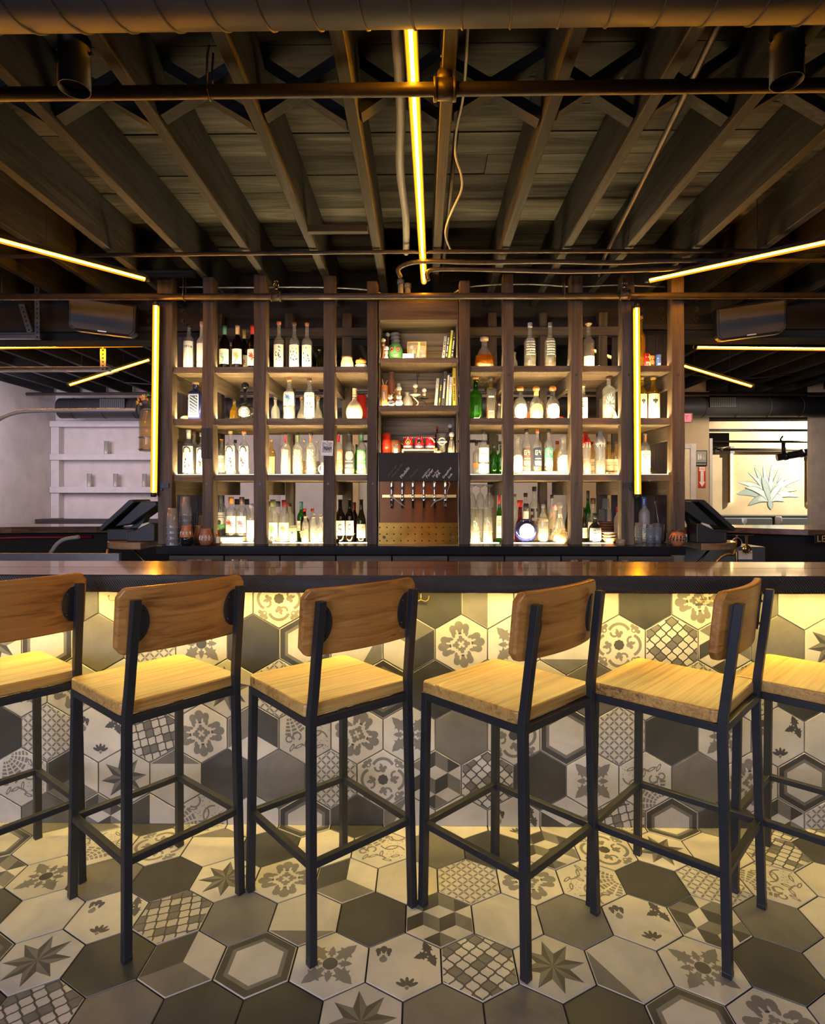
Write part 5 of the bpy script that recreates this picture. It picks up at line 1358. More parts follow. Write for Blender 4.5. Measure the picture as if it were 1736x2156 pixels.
BOTTLES = [
(-1.681, 4.200, 2.3150, 0.342, 0.0371, 'bottle', 'clear bottle with tall frosted white label and dark cap, top shelf first left bay', 'std', 'g_clear', ('cap', 'ink'), (0.06, 0.62, 'word:TEPUA', 'white'), None),
(-1.587, 4.200, 2.3150, 0.357, 0.0343, 'bottle', 'pink-banded white bottle half behind the second post, top shelf', 'long', 'g_frost', ('cap', 'pink'), (0.03, 0.55, 'band', 'white'), None),
(-1.421, 4.200, 2.3150, 0.327, 0.0371, 'bottle', 'dark wine bottle with teal capsule and blue agave on its white label', 'wine', 'g_wine', ('capsule', 'teal'), (0.14, 0.47, 'leaf:sky', 'white'), None),
(-1.327, 4.200, 2.3150, 0.328, 0.0371, 'bottle', 'dark wine bottle with gold capsule and orange flower on its white label', 'wine', 'g_wine', ('capsule', 'cork'), (0.14, 0.47, 'leaf:orange', 'white'), None),
(-1.318, 4.330, 2.3150, 0.335, 0.0306, 'bottle', 'dark bottle with yellow wax capsule half hidden behind its neighbour, top shelf', 'wine', 'g_wine', ('capsule', 'gold'), (0.1, 0.42, 'leaf:terracotta', 'white'), None),
(-1.217, 4.200, 2.3150, 0.328, 0.0371, 'bottle', 'dark wine bottle with red capsule against the third post, top shelf', 'wine', 'g_wine', ('capsule', 'red'), (0.1, 0.46, 'leaf:red', 'white'), None),
(-1.418, 4.330, 2.3150, 0.240, 0.0172, 'bottle', 'small clear bottle between the two dark wine bottles on the top shelf', 'std', 'g_clear', ('cap', 'silver'), None, None),
(-1.026, 4.200, 2.3150, 0.356, 0.0371, 'bottle', 'clear tequila bottle with ornate label and brown neck strip, nearest the third post', 'long', 'g_clear', ('cork', 'copperball'), (0.03, 0.52, 'ornate', 'white'), None),
(-0.914, 4.200, 2.3150, 0.351, 0.0371, 'bottle', 'clear tequila bottle with ornate label and blue-red collar, middle of three', 'long', 'g_clear', ('cork', 'brown'), (0.03, 0.52, 'ornate', 'white'), None),
(-0.823, 4.200, 2.3150, 0.347, 0.0371, 'bottle', 'clear tequila bottle with ornate label and orange collar, nearest the fourth post', 'long', 'g_clear', ('cork', 'copperball'), (0.03, 0.52, 'ornate', 'white'), None),
(-0.754, 4.330, 2.3150, 0.186, 0.0248, 'bottle', 'little olive bottle with pale cork beside the fourth post on the top shelf', 'std', 'g_olive', ('cork', 'cork'), None, ('l_gold', 0.3)),
(-1.633, 4.200, 1.9530, 0.281, 0.0501, 'bottle', 'dark blue square bottle with silver framed label and cork, second shelf', 'squareb', 'blueglass', ('cork', 'cork'), (0.08, 0.7, 'frame', 'navy'), None),
(-1.392, 4.330, 1.9530, 0.189, 0.0344, 'bottle', 'squat bottle of yellow liquor behind the black round flask', 'squat', 'g_yellow', ('cap', 'ink'), None, ('l_gold', 0.5)),
(-1.271, 4.200, 1.9530, 0.293, 0.0658, 'bottle', 'black round flask with smoked ball stopper and white emblem', 'flask', 'blackglass', ('ballbig', 'g_smoke'), (0.12, 0.6, 'emblem', 'ink'), None),
(-1.084, 4.330, 1.9530, 0.202, 0.0315, 'bottle', 'small clear dome bottle with glass ball stopper, second shelf', 'squat', 'g_frost', ('ball', 'g_clear'), None, None),
(-0.952, 4.200, 1.9530, 0.307, 0.0417, 'bottle', 'clear embossed bottle with orange cork and pink-blue emblem', 'std', 'g_clear', ('cork', 'copperball'), (0.35, 0.68, 'leaf:blue', None), None),
(-0.804, 4.200, 1.9530, 0.307, 0.0389, 'bottle', 'clear bottle whose white label shows a black sunburst agave', 'std', 'g_clear', ('cork', 'brown'), (0.08, 0.66, 'rays', 'white'), None),
(-0.887, 4.330, 1.9530, 0.197, 0.0354, 'bottle', 'small bulb bottle with brown cap left of the sunburst bottle', 'ball', 'g_clear', ('mush', 'brown'), None, None),
(-0.767, 4.330, 1.9530, 0.202, 0.0354, 'bottle', 'small bulb bottle with brown cap right of the sunburst bottle', 'ball', 'g_clear', ('mush', 'brown'), None, None),
(-0.479, 4.200, 1.9530, 0.235, 0.0612, 'bottle', 'round white-gold gourd flask with striped wooden neck, second shelf', 'gourd', 'whiteglow', ('none', 'cork'), None, None),
(-1.683, 4.200, 1.5600, 0.330, 0.0408, 'bottle', 'clear bottle with black insect figure on its label, first left bay of the third shelf', 'std', 'g_clear', ('capsule', 'paper'), (0.06, 0.64, 'figure', 'white'), None),
(-1.696, 4.330, 1.5600, 0.333, 0.0382, 'bottle', 'clear bottle standing behind the black-figure bottle, first left bay', 'std', 'g_clear', ('cap', 'cork'), None, None),
(-1.587, 4.200, 1.5600, 0.309, 0.0371, 'bottle', 'clear bottle half behind the second post on the third shelf', 'std', 'g_clear', ('cap', 'paper'), (0.06, 0.64, 'figure', 'white'), None),
(-1.487, 4.330, 1.5600, 0.275, 0.0287, 'bottle', 'slim clear bottle with ribbed pale label just right of the second post', 'std', 'g_clear', ('cork', 'copperball'), (0.1, 0.55, 'text', 'paper'), None),
(-1.377, 4.200, 1.5600, 0.323, 0.0380, 'bottle', 'clear bottle with runner figure on its label and yellow strip', 'std', 'g_clear', ('cork', 'gold'), (0.1, 0.66, 'figure2', 'white'), None),
(-1.430, 4.470, 1.5600, 0.283, 0.0276, 'bottle', 'clear bottle with black cap behind the two figure-label bottles', 'std', 'g_clear', ('cap', 'ink'), None, None),
(-1.279, 4.200, 1.5600, 0.322, 0.0371, 'bottle', 'clear bottle with dancing figures on its label, beside the third post', 'std', 'g_clear', ('cork', 'redlabel'), (0.1, 0.66, 'figure3', 'white'), None),
(-1.115, 4.330, 1.5600, 0.274, 0.0315, 'bottle', 'frosted pale gold bottle with cork beside the third post', 'std', 'g_gold', ('cork', 'cork'), (0.05, 0.52, 'plain', 'tan'), None),
(-0.977, 4.200, 1.5600, 0.308, 0.0371, 'bottle', 'clear embossed bottle with red neck strip, third left bay', 'std', 'g_clear', ('strip', 'red'), (0.08, 0.6, 'emboss:pink', None), None),
(-0.890, 4.200, 1.5600, 0.308, 0.0371, 'bottle', 'clear embossed bottle with green neck strip, third left bay', 'std', 'g_clear', ('strip', 'lime'), (0.08, 0.6, 'emboss:lime', None), None),
(-0.795, 4.200, 1.5600, 0.308, 0.0371, 'bottle', 'clear embossed bottle with orange neck strip, third left bay', 'std', 'g_clear', ('strip', 'orange'), (0.08, 0.6, 'emboss:orange', None), None),
(-0.896, 4.470, 1.5600, 0.283, 0.0227, 'bottle', 'back-row bottle of amber spirit between the embossed bottles', 'std', 'g_clear', ('cork', 'cork'), None, ('l_gold', 0.42)),
(-0.797, 4.470, 1.5600, 0.277, 0.0207, 'bottle', 'back-row bottle of red-amber spirit behind the pinned photograph', 'std', 'g_clear', ('cork', 'cork'), None, ('l_brown', 0.42)),
(-0.598, 4.200, 1.5600, 0.310, 0.0352, 'bottle', 'clear bottle with orange-red spiral label', 'std', 'g_clear', ('strip2', 'red'), (0.15, 0.58, 'spiral', 'redlabel'), None),
(-0.516, 4.200, 1.5600, 0.310, 0.0352, 'bottle', 'clear bottle with black spiral label', 'std', 'g_clear', ('strip2', 'ink'), (0.15, 0.58, 'spiral', 'ink'), None),
(-0.427, 4.200, 1.5600, 0.310, 0.0352, 'bottle', 'clear bottle with green spiral label', 'std', 'g_clear', ('strip2', 'green'), (0.15, 0.58, 'spiral', 'greenlabel'), None),
(-0.494, 4.470, 1.5600, 0.247, 0.0197, 'bottle', 'green bottle peeping out behind the green spiral bottle', 'std', 'g_green', ('cap', 'ink'), None, None),
(-1.538, 4.460, 1.0730, 0.379, 0.0404, 'bottle', 'tall clear bottle with green-footed label and dark stopper behind the glowing riser', 'std', 'g_clear', ('cap', 'ink'), (0.2, 0.56, 'twotone:green', 'paper'), None),
(-1.426, 4.360, 1.1060, 0.297, 0.0404, 'bottle', 'clear bottle with orange wax cap and red flower label on the riser', 'std', 'g_clear', ('wax', 'orange'), (0.1, 0.52, 'leaf:dred', 'white'), None),
(-1.345, 4.360, 1.1060, 0.297, 0.0404, 'bottle', 'clear bottle with plum wax cap and magenta flower label on the riser', 'std', 'g_clear', ('wax', 'plum'), (0.1, 0.52, 'leaf:purple', 'white'), None),
(-1.431, 4.520, 1.0730, 0.314, 0.0319, 'bottle', 'black capped clear bottle behind the two flower-label bottles', 'fatneck', 'g_clear', ('bigcap', 'ink'), None, None),
(-1.355, 4.520, 1.0730, 0.314, 0.0299, 'bottle', 'black capped clear bottle just left of the third post, back row', 'fatneck', 'g_clear', ('bigcap', 'ink'), None, None),
(-1.255, 4.300, 1.0730, 0.282, 0.0332, 'bottle', 'clear bottle with plain white label partly behind the third post', 'std', 'g_clear', ('cap', 'silver'), (0.1, 0.56, 'plain', 'white'), None),
(-1.180, 4.500, 1.0730, 0.297, 0.0318, 'bottle', 'black capped clear bottle just right of the third post, back row', 'fatneck', 'g_clear', ('bigcap', 'ink'), None, None),
(-1.091, 4.280, 1.0730, 0.311, 0.0416, 'bottle', 'clear bottle with green wax cap and bright white label', 'std', 'g_clear', ('wax', 'olive'), (0.14, 0.46, 'leaf:gold', 'white'), None),
(-1.106, 4.500, 1.0730, 0.297, 0.0298, 'bottle', 'black capped clear bottle behind the gap between white labels', 'fatneck', 'g_clear', ('bigcap', 'ink'), None, None),
(-1.006, 4.280, 1.0730, 0.309, 0.0397, 'bottle', 'clear bottle with dark red wax cap and orange bird on its label', 'std', 'g_clear', ('wax', 'dred'), (0.14, 0.46, 'leaf:redlabel', 'white'), None),
(-1.003, 4.440, 1.0730, 0.282, 0.0363, 'bottle', 'stout clear bottle with dark cap behind the orange bird bottle', 'std', 'g_clear', ('cap', 'brown'), None, None),
(-0.914, 4.440, 1.0730, 0.295, 0.0314, 'bottle', 'dark green wine bottle with pale label left of the red capped ones', 'wine', 'g_green', ('capsule', 'teal'), (0.25, 0.5, 'text', 'cream'), ('l_brown', 0.4)),
(-0.872, 4.360, 1.0730, 0.243, 0.0308, 'bottle', 'small dark bottle with red cap behind the first little soda bottle', 'std', 'g_wine', ('cap', 'red'), (0.12, 0.32, 'text', 'paper'), None),
(-0.836, 4.480, 1.0730, 0.240, 0.0297, 'bottle', 'small clear bottle with red cap behind the middle soda bottle', 'std', 'g_clear', ('cap', 'red'), None, None),
(-0.848, 4.270, 1.0730, 0.190, 0.0283, 'bottle', 'little waisted soda bottle half full of amber', 'coke', 'g_clear', ('cap', 'cork'), None, ('l_gold', 0.42)),
(-0.788, 4.270, 1.0730, 0.190, 0.0283, 'bottle', 'little empty waisted soda bottle, middle of three', 'coke', 'g_clear', ('cap', 'cork'), None, None),
(-0.735, 4.270, 1.0730, 0.190, 0.0283, 'bottle', 'little empty waisted soda bottle beside the fourth post', 'coke', 'g_clear', ('cap', 'cork'), None, None),
(-0.592, 4.270, 1.0730, 0.314, 0.0377, 'bottle', 'dark wine bottle with white label and cork, beside the fourth post', 'wine', 'g_wine', ('corkin', 'cork'), (0.16, 0.5, 'symbol', 'white'), None),
(-0.522, 4.270, 1.0730, 0.314, 0.0320, 'bottle', 'dark wine bottle with white label and cork, middle of the wine group', 'wine', 'g_wine', ('corkin', 'cork'), (0.16, 0.5, 'symbol', 'white'), None),
(-0.504, 4.420, 1.0730, 0.290, 0.0273, 'bottle', 'dark wine bottle with maroon capsule behind the middle one', 'wine', 'g_wine', ('capsule', 'dred'), None, None),
(-0.437, 4.270, 1.0730, 0.316, 0.0339, 'bottle', 'olive wine bottle with low cream label next to the tap cabinet', 'burg', 'g_olive', ('corkin', 'cork'), (0.1, 0.42, 'text', 'cream'), None),
(0.456, 4.200, 2.3150, 0.237, 0.0763, 'bottle', 'triangular decanter of amber whisky with a leather loop', 'cone', 'g_clear', ('cork', 'tan'), None, ('l_amber', 0.42)),
(0.696, 4.330, 2.3150, 0.164, 0.0219, 'bottle', 'tiny clear bottle half behind the second right post, top shelf', 'squat', 'g_clear', ('ball', 'g_clear'), None, None),
(0.784, 4.200, 2.3150, 0.339, 0.0416, 'bottle', 'tall clear bottle with white print and a little golden spirit', 'long', 'g_clear', ('cap', 'silver'), (0.25, 0.7, 'print', None), ('l_gold', 0.14)),
(0.928, 4.200, 2.3150, 0.341, 0.0396, 'bottle', 'tall clear bottle with white print and a little amber spirit', 'long', 'g_clear', ('cap', 'stone'), (0.25, 0.7, 'print', None), ('l_amber', 0.16)),
(1.100, 4.330, 2.3150, 0.182, 0.0199, 'bottle', 'tiny clear bottle beside the third right post, top shelf', 'squat', 'g_clear', ('cork', 'cork'), None, None),
(1.203, 4.200, 2.3150, 0.335, 0.0406, 'bottle', 'amber bottle with wooden stopper and bright white lower label', 'long', 'g_clear', ('mush', 'tan'), (0.06, 0.28, 'plain', 'white'), ('l_brown', 0.55)),
(1.577, 4.200, 2.3150, 0.388, 0.0300, 'bottle', 'tall golden bottle behind the upright tube, top shelf end bay', 'long', 'g_yellow', ('cork', 'cork'), None, ('l_gold', 0.6)),
(0.394, 4.200, 1.9530, 0.309, 0.0464, 'bottle', 'green bottle with big orange stopper and a hanging paper tag', 'long', 'g_green', ('mush', 'copperball'), None, None),
(0.504, 4.200, 1.9530, 0.306, 0.0377, 'bottle', 'tapered clear bottle with long black label and black stopper', 'taper', 'g_gold', ('mush', 'ink'), (0.05, 0.74, 'dark', 'ink'), ('l_amber', 0.32)),
(0.583, 4.330, 1.9530, 0.148, 0.0219, 'bottle', 'tiny clear bottle left of the second right post, second shelf', 'squat', 'g_clear', ('ball', 'cork'), None, None),
(0.714, 4.200, 1.9530, 0.251, 0.0493, 'bottle', 'rounded clear bottle with orange ball stopper and dark collar, nearest the post', 'squat', 'g_clear', ('ballc', 'copperball'), (0.06, 0.48, 'oval', 'cream'), None),
(0.829, 4.200, 1.9530, 0.250, 0.0493, 'bottle', 'rounded bottle with orange ball stopper and gold collar, middle of three', 'squat', 'g_clear', ('ballc', 'copperball'), (0.06, 0.48, 'oval', 'gold'), ('l_gold', 0.3)),
(0.946, 4.200, 1.9530, 0.250, 0.0493, 'bottle', 'rounded bottle of amber with orange ball stopper, right of three', 'squat', 'g_clear', ('ballc', 'copperball'), (0.06, 0.48, 'oval', 'cream'), ('l_amber', 0.42)),
(0.796, 4.330, 1.9530, 0.158, 0.0179, 'bottle', 'tiny orange labelled bottle between the rounded bottles', 'std', 'g_clear', ('cork', 'cork'), (0.2, 0.5, 'plain', 'redlabel'), None),
(1.165, 4.200, 1.9530, 0.250, 0.0309, 'bottle', 'clear bottle with tall white label half behind the third right post', 'std', 'g_clear', ('cork', 'cork'), (0.05, 0.64, 'text', 'white'), None),
(1.347, 4.200, 1.9530, 0.309, 0.0425, 'bottle', 'clear bottle with embossed agave and brown wooden stopper', 'squareb', 'g_clear', ('wood', 'brown'), (0.12, 0.62, 'rays_clear', None), ('l_gold', 0.12)),
(1.584, 4.200, 1.9530, 0.309, 0.0338, 'bottle', 'yellow liquor bottle behind the upright tube, second shelf', 'std', 'g_yellow', ('cork', 'cork'), (0.04, 0.6, 'bee', 'cream'), ('l_gold', 0.6)),
(1.664, 4.200, 1.9530, 0.309, 0.0435, 'bottle', 'yellow liquor bottle with a bee on its cream label, end bay', 'std', 'g_yellow', ('cork', 'cork'), (0.04, 0.6, 'bee', 'cream'), ('l_gold', 0.6)),
(0.451, 4.200, 1.5600, 0.326, 0.0387, 'bottle', 'clear bottle with black cap, medal and two white labels', 'std', 'g_clear', ('cap', 'ink'), (0.05, 0.6, 'twolabel', 'white'), None),
(0.413, 4.330, 1.5600, 0.248, 0.0289, 'bottle', 'clear bottle with orange label beside the tap cabinet, back row', 'std', 'g_clear', ('cap', 'ink'), (0.25, 0.38, 'plain', 'orange'), None),
(0.514, 4.470, 1.5600, 0.266, 0.0288, 'bottle', 'dark capped clear bottle behind the medal bottle', 'std', 'g_clear', ('cap', 'ink'), None, None),
(0.541, 4.330, 1.5600, 0.228, 0.0329, 'bottle', 'green bottle of green liqueur beside the medal bottle', 'std', 'g_green', ('cap', 'ink'), None, ('l_green', 0.45)),
(0.595, 4.330, 1.5600, 0.228, 0.0299, 'bottle', 'green bottle of green liqueur half behind the second right post', 'std', 'g_green', ('cap', 'ink'), None, ('l_green', 0.45)),
(0.693, 4.200, 1.5600, 0.289, 0.0387, 'bottle', 'clear bottle with crystal ball stopper left of the three on the pine riser', 'squat2', 'g_clear', ('ball', 'g_clear'), (0.06, 0.5, 'arch', 'white'), None),
(0.762, 4.220, 1.5880, 0.305, 0.0320, 'bottle', 'clear bottle with plum rounded label on the pine riser', 'std', 'g_clear', ('cap', 'ink'), (0.1, 0.56, 'word:G4', 'plum'), None),
(0.841, 4.220, 1.5880, 0.305, 0.0320, 'bottle', 'clear bottle with navy rounded label on the pine riser', 'std', 'g_clear', ('cap', 'copperball'), (0.1, 0.56, 'word:G4', 'navy'), None),
(0.922, 4.220, 1.5880, 0.305, 0.0320, 'bottle', 'clear bottle with dark green rounded label on the pine riser', 'std', 'g_clear', ('cap', 'ink'), (0.1, 0.56, 'word:G4', 'teal'), None),
(1.042, 4.470, 1.5600, 0.270, 0.0329, 'bottle', 'clear bottle with red cap behind the dark green label', 'std', 'g_gold', ('cap', 'dred'), None, None),
(1.024, 4.200, 1.5600, 0.284, 0.0464, 'bottle', 'clear bottle with crystal ball stopper against the third right post', 'squat2', 'g_clear', ('ball', 'g_clear'), (0.06, 0.5, 'arch', 'white'), None),
(1.182, 4.200, 1.5600, 0.312, 0.0358, 'bottle', 'red waxed clear bottle beside the third right post', 'cyl', 'g_clear', ('waxbig', 'redglaze'), (0.62, 0.76, 'word2:VTR', None), ('l_red', 0.38)),
(1.265, 4.330, 1.5600, 0.252, 0.0309, 'bottle', 'brown spirit bottle between the two waxed bottles', 'std', 'g_gold', ('cap', 'dred'), (0.05, 0.48, 'text', 'tan'), None),
(1.285, 4.200, 1.5600, 0.317, 0.0367, 'bottle', 'grey waxed clear bottle with a dark print, third right bay', 'cyl', 'g_clear', ('waxbig', 'stone'), (0.62, 0.76, 'word2:VTR', None), ('g_smoke', 0.38)),
(1.388, 4.330, 1.5600, 0.252, 0.0349, 'bottle', 'first of two matching brown spirit bottles, next to the grey waxed bottle', 'std', 'g_gold', ('cap', 'brown'), (0.05, 0.48, 'text', 'tan'), None),
(1.444, 4.330, 1.5600, 0.252, 0.0319, 'bottle', 'brown spirit bottle close to the fourth right post', 'std', 'g_gold', ('cap', 'brown'), (0.05, 0.48, 'text', 'tan'), None),
(1.605, 4.200, 1.5600, 0.310, 0.0367, 'bottle', 'clear bottle with orange strip and white label, third shelf end bay', 'std', 'g_clear', ('strip', 'orange'), (0.16, 0.56, 'text', 'white'), None),
(0.583, 4.340, 1.0730, 0.347, 0.0260, 'bottle', 'green bottle with red neck and long cream label beside the second right post', 'burg', 'g_green', ('capsule', 'red'), (0.08, 0.55, 'text', 'cream'), None),
(0.742, 4.375, 1.0730, 0.307, 0.0403, 'bottle', 'dark red bottle with red wax and white neck band', 'ball2', 'g_red', ('wax', 'red'), (0.15, 0.3, 'plain', 'white'), None),
(0.768, 4.270, 1.0730, 0.283, 0.0865, 'bottle', 'large round cobalt bottle with round white label', 'flask', 'blueglass', ('capsule', 'ink'), (0.14, 0.62, 'round', 'blueglass'), None),
(0.865, 4.460, 1.0730, 0.409, 0.0390, 'bottle', 'tall clear bottle with large black numerals on its shoulder', 'std', 'g_clear', ('cap', 'ink'), (0.28, 0.62, 'word2k:23', None), ('l_gold', 0.35)),
(0.811, 4.530, 1.0730, 0.361, 0.0365, 'bottle', 'clear bottle with black cap behind the cobalt bottle', 'std', 'g_clear', ('cap', 'ink'), None, None),
(0.727, 4.520, 1.0730, 0.353, 0.0270, 'bottle', 'tall slim clear cruet just right of the second right post', 'std', 'g_clear', ('cap', 'stone'), None, None),
(0.894, 4.280, 1.0730, 0.278, 0.0384, 'bottle', 'clear round-bottomed bottle with silver top and white band', 'round', 'g_clear', ('cap', 'stone'), (0.55, 0.63, 'plain', 'tan'), None),
(1.011, 4.420, 1.0730, 0.276, 0.0509, 'bottle', 'round clear bottle with pink cap and dark lettering, second right bay', 'squat', 'g_clear', ('wax', 'pink'), (0.14, 0.34, 'word2k:PART', None), None),
(1.007, 4.500, 1.0730, 0.347, 0.0290, 'bottle', 'peach bottle with black stopper at the back, second right bay', 'std', 'g_frost', ('cap', 'ink'), (0.05, 0.62, 'plain', 'tan'), None),
(1.016, 4.280, 1.0730, 0.295, 0.0552, 'bottle', 'bell-shaped clear decanter with crystal stopper', 'bell', 'g_clear', ('ball', 'g_clear'), (0.6, 0.7, 'plain', 'cream'), ('l_gold', 0.22)),
(1.113, 4.420, 1.0730, 0.271, 0.0244, 'bottle', 'slim olive bottle close to the third right post', 'burg', 'g_olive', ('capsule', 'ink'), None, None),
(0.958, 4.500, 1.0730, 0.299, 0.0207, 'bottle', 'small bottle with black pourer at the back, second right bay', 'std', 'g_gold', ('cap', 'ink'), None, None),
(1.278, 4.480, 1.0730, 0.378, 0.0268, 'bottle', 'tall green wine bottle with black capsule, third right bay', 'burg', 'g_green', ('capsule', 'ink'), None, None),
(1.293, 4.400, 1.0730, 0.322, 0.0466, 'bottle', 'clear jug bottle with black-white skull pattern label', 'squat', 'g_clear', ('cork', 'brown'), (0.08, 0.44, 'ornate', 'white'), None),
(1.268, 4.270, 1.0730, 0.212, 0.0452, 'bottle', 'smoky black bottle with pale printed label', 'squat', 'g_smoke', ('cap', 'ink'), (0.08, 0.5, 'ornate', 'stone'), None),
(1.217, 4.360, 1.0730, 0.252, 0.0221, 'bottle', 'dark green bottle half behind the third right post', 'burg', 'g_olive', ('cap', 'ink'), (0.1, 0.4, 'text', 'cream'), None),
(1.464, 4.360, 1.0730, 0.262, 0.0271, 'bottle', 'wicker-clad bottle with red wax top', 'std', 'wicker', ('wax', 'red'), None, None),
(1.639, 4.300, 1.0730, 0.332, 0.0386, 'bottle', 'frosted vodka bottle with blue neck in the end bay', 'std', 'g_frost', ('capsule', 'blue'), (0.08, 0.4, 'leaf:sky', None), None),
]
for row in BOTTLES: make_bottle(*row)
# ------------------------------------------------------------------ glasses, pots and curios on the shelving
ZT, ZS, ZB, ZC = 2.3156, 1.9536, 1.5606, 1.0736
Z1, Z2, Z3 = 2.3706, 2.0406, 1.7116
def glass_thing(name, label, x, y, z, prof, mat='g_clear', n=18, group=None, flip=False, cat='glass'):
    t = thing(name, label, cat, (x, y, z), 0, group)
    b = MB(); b.lathe(prof, n, caps=False); obj('bowl', b, M[mat], t)
    return t
def pint_prof(r0, r1, h): return [(0, .001), (r0, .001), (r1, h), (r1 * .95, h), (r0 * .9, .012), (0, .013)]
# two stacks of upturned pint glasses, each glass a thing
for s, (x, y, n, lab) in enumerate(((-1.705, 3.976, 4, 'front'), (-1.655, 4.077, 6, 'rear'))):
    for k in range(n):
        pos = ['lowest', 'second from below', 'third from below', 'fourth from below', 'fifth from below', 'topmost'][k] if k < n - 1 else 'topmost'
        t = thing('pint_glass', '%s pint glass of the %s stack at the left counter end' % (pos, lab), 'glass', (x, y, ZC + 0.040 * k), 0, 'stacked pint glasses')
        b = MB(); b.lathe([(.0405, 0), (.030, .135), (0, .136)], 18, caps=False); obj('wall', b, M['g_cut'], t)
        b = MB(); b.path([(.0408 * math.cos(a), .0408 * math.sin(a), .002) for a in [2 * PI * q / 18 for q in range(18)]], .0016, 5, closed=True); obj('rim', b, M['g_frost'], t)
def jarrito(label, x, y, r, h, top, bottom, deco, dm):
    t = thing('clay_cup', label, 'cup', (x, y, ZC), 0, 'clay cups on the counter')
    P = [(.62, 0), (.80, .04), (1, .30), (.98, .50), (.80, .78), (.72, .92), (.78, 1.0), (.70, 1.0), (.66, .90)]
    lo = [(a * r, c * h) for a, c in P if c <= .42] ; mid = (.99 * r, .42 * h)
    b = MB(); b.lathe(lo + [mid], 20); obj('foot', b, M[bottom], t)
    b = MB(); b.lathe([mid] + [(a * r, c * h) for a, c in P if c > .42], 20, caps=False); obj('body', b, M[top], t)
    b = MB()
    for k in range(4):
        a0 = -2.4 + k * .56
        for q in range(7):
            pass
        pts = []
        for q in range(9):
            u = q / 8
            if deco == 'stripe': a, zz = a0 + .5 * u, (.35 + .5 * u) * h
            elif deco == 'scroll': a, zz = a0 + .16 * math.cos(u * 8) * (1 - u * .6), (.45 + .22 * math.sin(u * 8) * (1 - u * .6)) * h
            else: a, zz = a0 + .22 * u, (.62 + .10 * math.sin(u * 9)) * h
            rr = r * (1.015 - max(0, zz / h - .5) * .62 * (1 if zz / h < .8 else .9))
            pts.append((rr * math.cos(a), rr * math.sin(a), zz))
        b.path(pts, .0018, 5)
    obj('painted_motif', b, M[dm], t)
    return t
jarrito('clay cup with dark glazed foot and white squiggle beside the pint stacks', -1.610, 3.984, .046, .134, 'terracotta', 'blackglass', 'squig', 'white')
jarrito('clay cup with slanting yellow stripes behind the other two cups', -1.572, 4.12, .038, .130, 'clay', 'clay', 'stripe', 'yellow')
jarrito('brown clay cup with white scrolls in front of the second post', -1.476, 3.983, .044, .112, 'clay', 'clay', 'scroll', 'white')
make_bottle(-1.408, 4.03, ZC, .111, .0155, 'bottle', 'tiny hot sauce bottle with yellow cap beside the scrolled cup', 'std', 'g_amber', ('cap', 'yellow'), (.1, .5, 'plain', 'cream'), ('l_red', .5))
glass_thing('tumbler', 'upturned clear tumbler behind the clay cups', -1.60, 4.36, ZC, [(.031, 0), (.027, .13), (0, .131)])
for i, (x, y) in enumerate(((-1.665, 4.42), (-1.605, 4.49))):
    glass_thing('tumbler', ('tall highball glass standing behind the striped clay cup', 'tall highball glass at the back of the first left bay')[i], x, y, ZC, pint_prof(.024, .028, .19))
# black wire rack at the back of the first bay
t = thing('wire_rack', 'black wire letter rack at the back of the first left bay', 'rack', (-1.70, 4.55, ZC))
b = MB()
for k in range(3):
    y = -.04 + .04 * k; w = .085; h = .20 + .02 * k
    b.path([(-w, y, 0.003), (-w, y, h - .02), (-w + .02, y, h), (w - .02, y, h), (w, y, h - .02), (w, y, 0.003)], .003, 6)
    b.path([(-w * .5, y, 0.003), (-w * .5, y, h - .05), (w * .5, y, h - .05), (w * .5, y, 0.003)], .0025, 6)
b.box(-.09, .09, -.05, .05, 0, .004); obj('wires', b, M['black'], t)
# light box risers
t = thing('display_riser', 'glowing white display riser under the flower-label bottles', 'riser', (-1.428, 4.36, ZC))
b = MB(); b.box(-.112, .112, -.075, .075, 0, .033); obj('box', b, M['white'], t, .003)
t = thing('display_riser', 'pale pine display riser under three rounded-label bottles', 'riser', (.852, 4.23, ZB))
b = MB(); b.box(-.124, .124, -.055, .055, 0, .028); obj('box', b, M['bookwood'], t, .003)
t = thing('display_riser', 'long pale pine riser at the back of the right counter', 'riser', (1.06, 4.599, ZC))
b = MB(); b.box(-.44, .33, -.017, .017, 0, .075); obj('box', b, M['bookwood'], t, .003)
# ceramic jar and bowl on the top left shelf
t = thing('ceramic_jar', 'bright white-brown ceramic jar with spiral and dark rim, top shelf', 'jar', (-.533, 4.20, ZT))
b = MB(); b.lathe([(.036, 0), (.046, .03), (.046, .055), (.036, .088), (.038, .094), (.034, .094), (.033, .08)], 24, caps=False); b.lathe([(.036, 0), (0, .001)], 24, caps=False); obj('body', b, M['whiteglow'], t)
b = MB(); b.path([(.037 * math.cos(a), .037 * math.sin(a), .096) for a in [2 * PI * q / 20 for q in range(20)]], .005, 8, closed=True); obj('rim', b, M['brown'], t)
b = MB(); b.path([((.003 + .0021 * k) * math.cos(k * .75), -.0475 + abs((.003 + .0021 * k) * math.cos(k * .75)) ** 2 * 11, .05 + (.003 + .0021 * k) * math.sin(k * .75)) for k in range(11)], .0013, 5); obj('spiral', b, M['clay'], t)
t = thing('ceramic_bowl', 'orange lidded bowl with white scroll band, top shelf next to the cabinet', 'bowl', (-.432, 4.20, ZT))
b = MB(); b.lathe([(.034, 0), (.043, .012), (.043, .038), (.036, .044)], 22); obj('band', b, M['white'], t)
b = MB(); b.lathe([(.030, .044), (.040, .058), (.038, .074), (.020, .080), (.012, .082), (.010, .092), (0, .094)], 22); obj('lid', b, M['orange'], t)
b = MB()
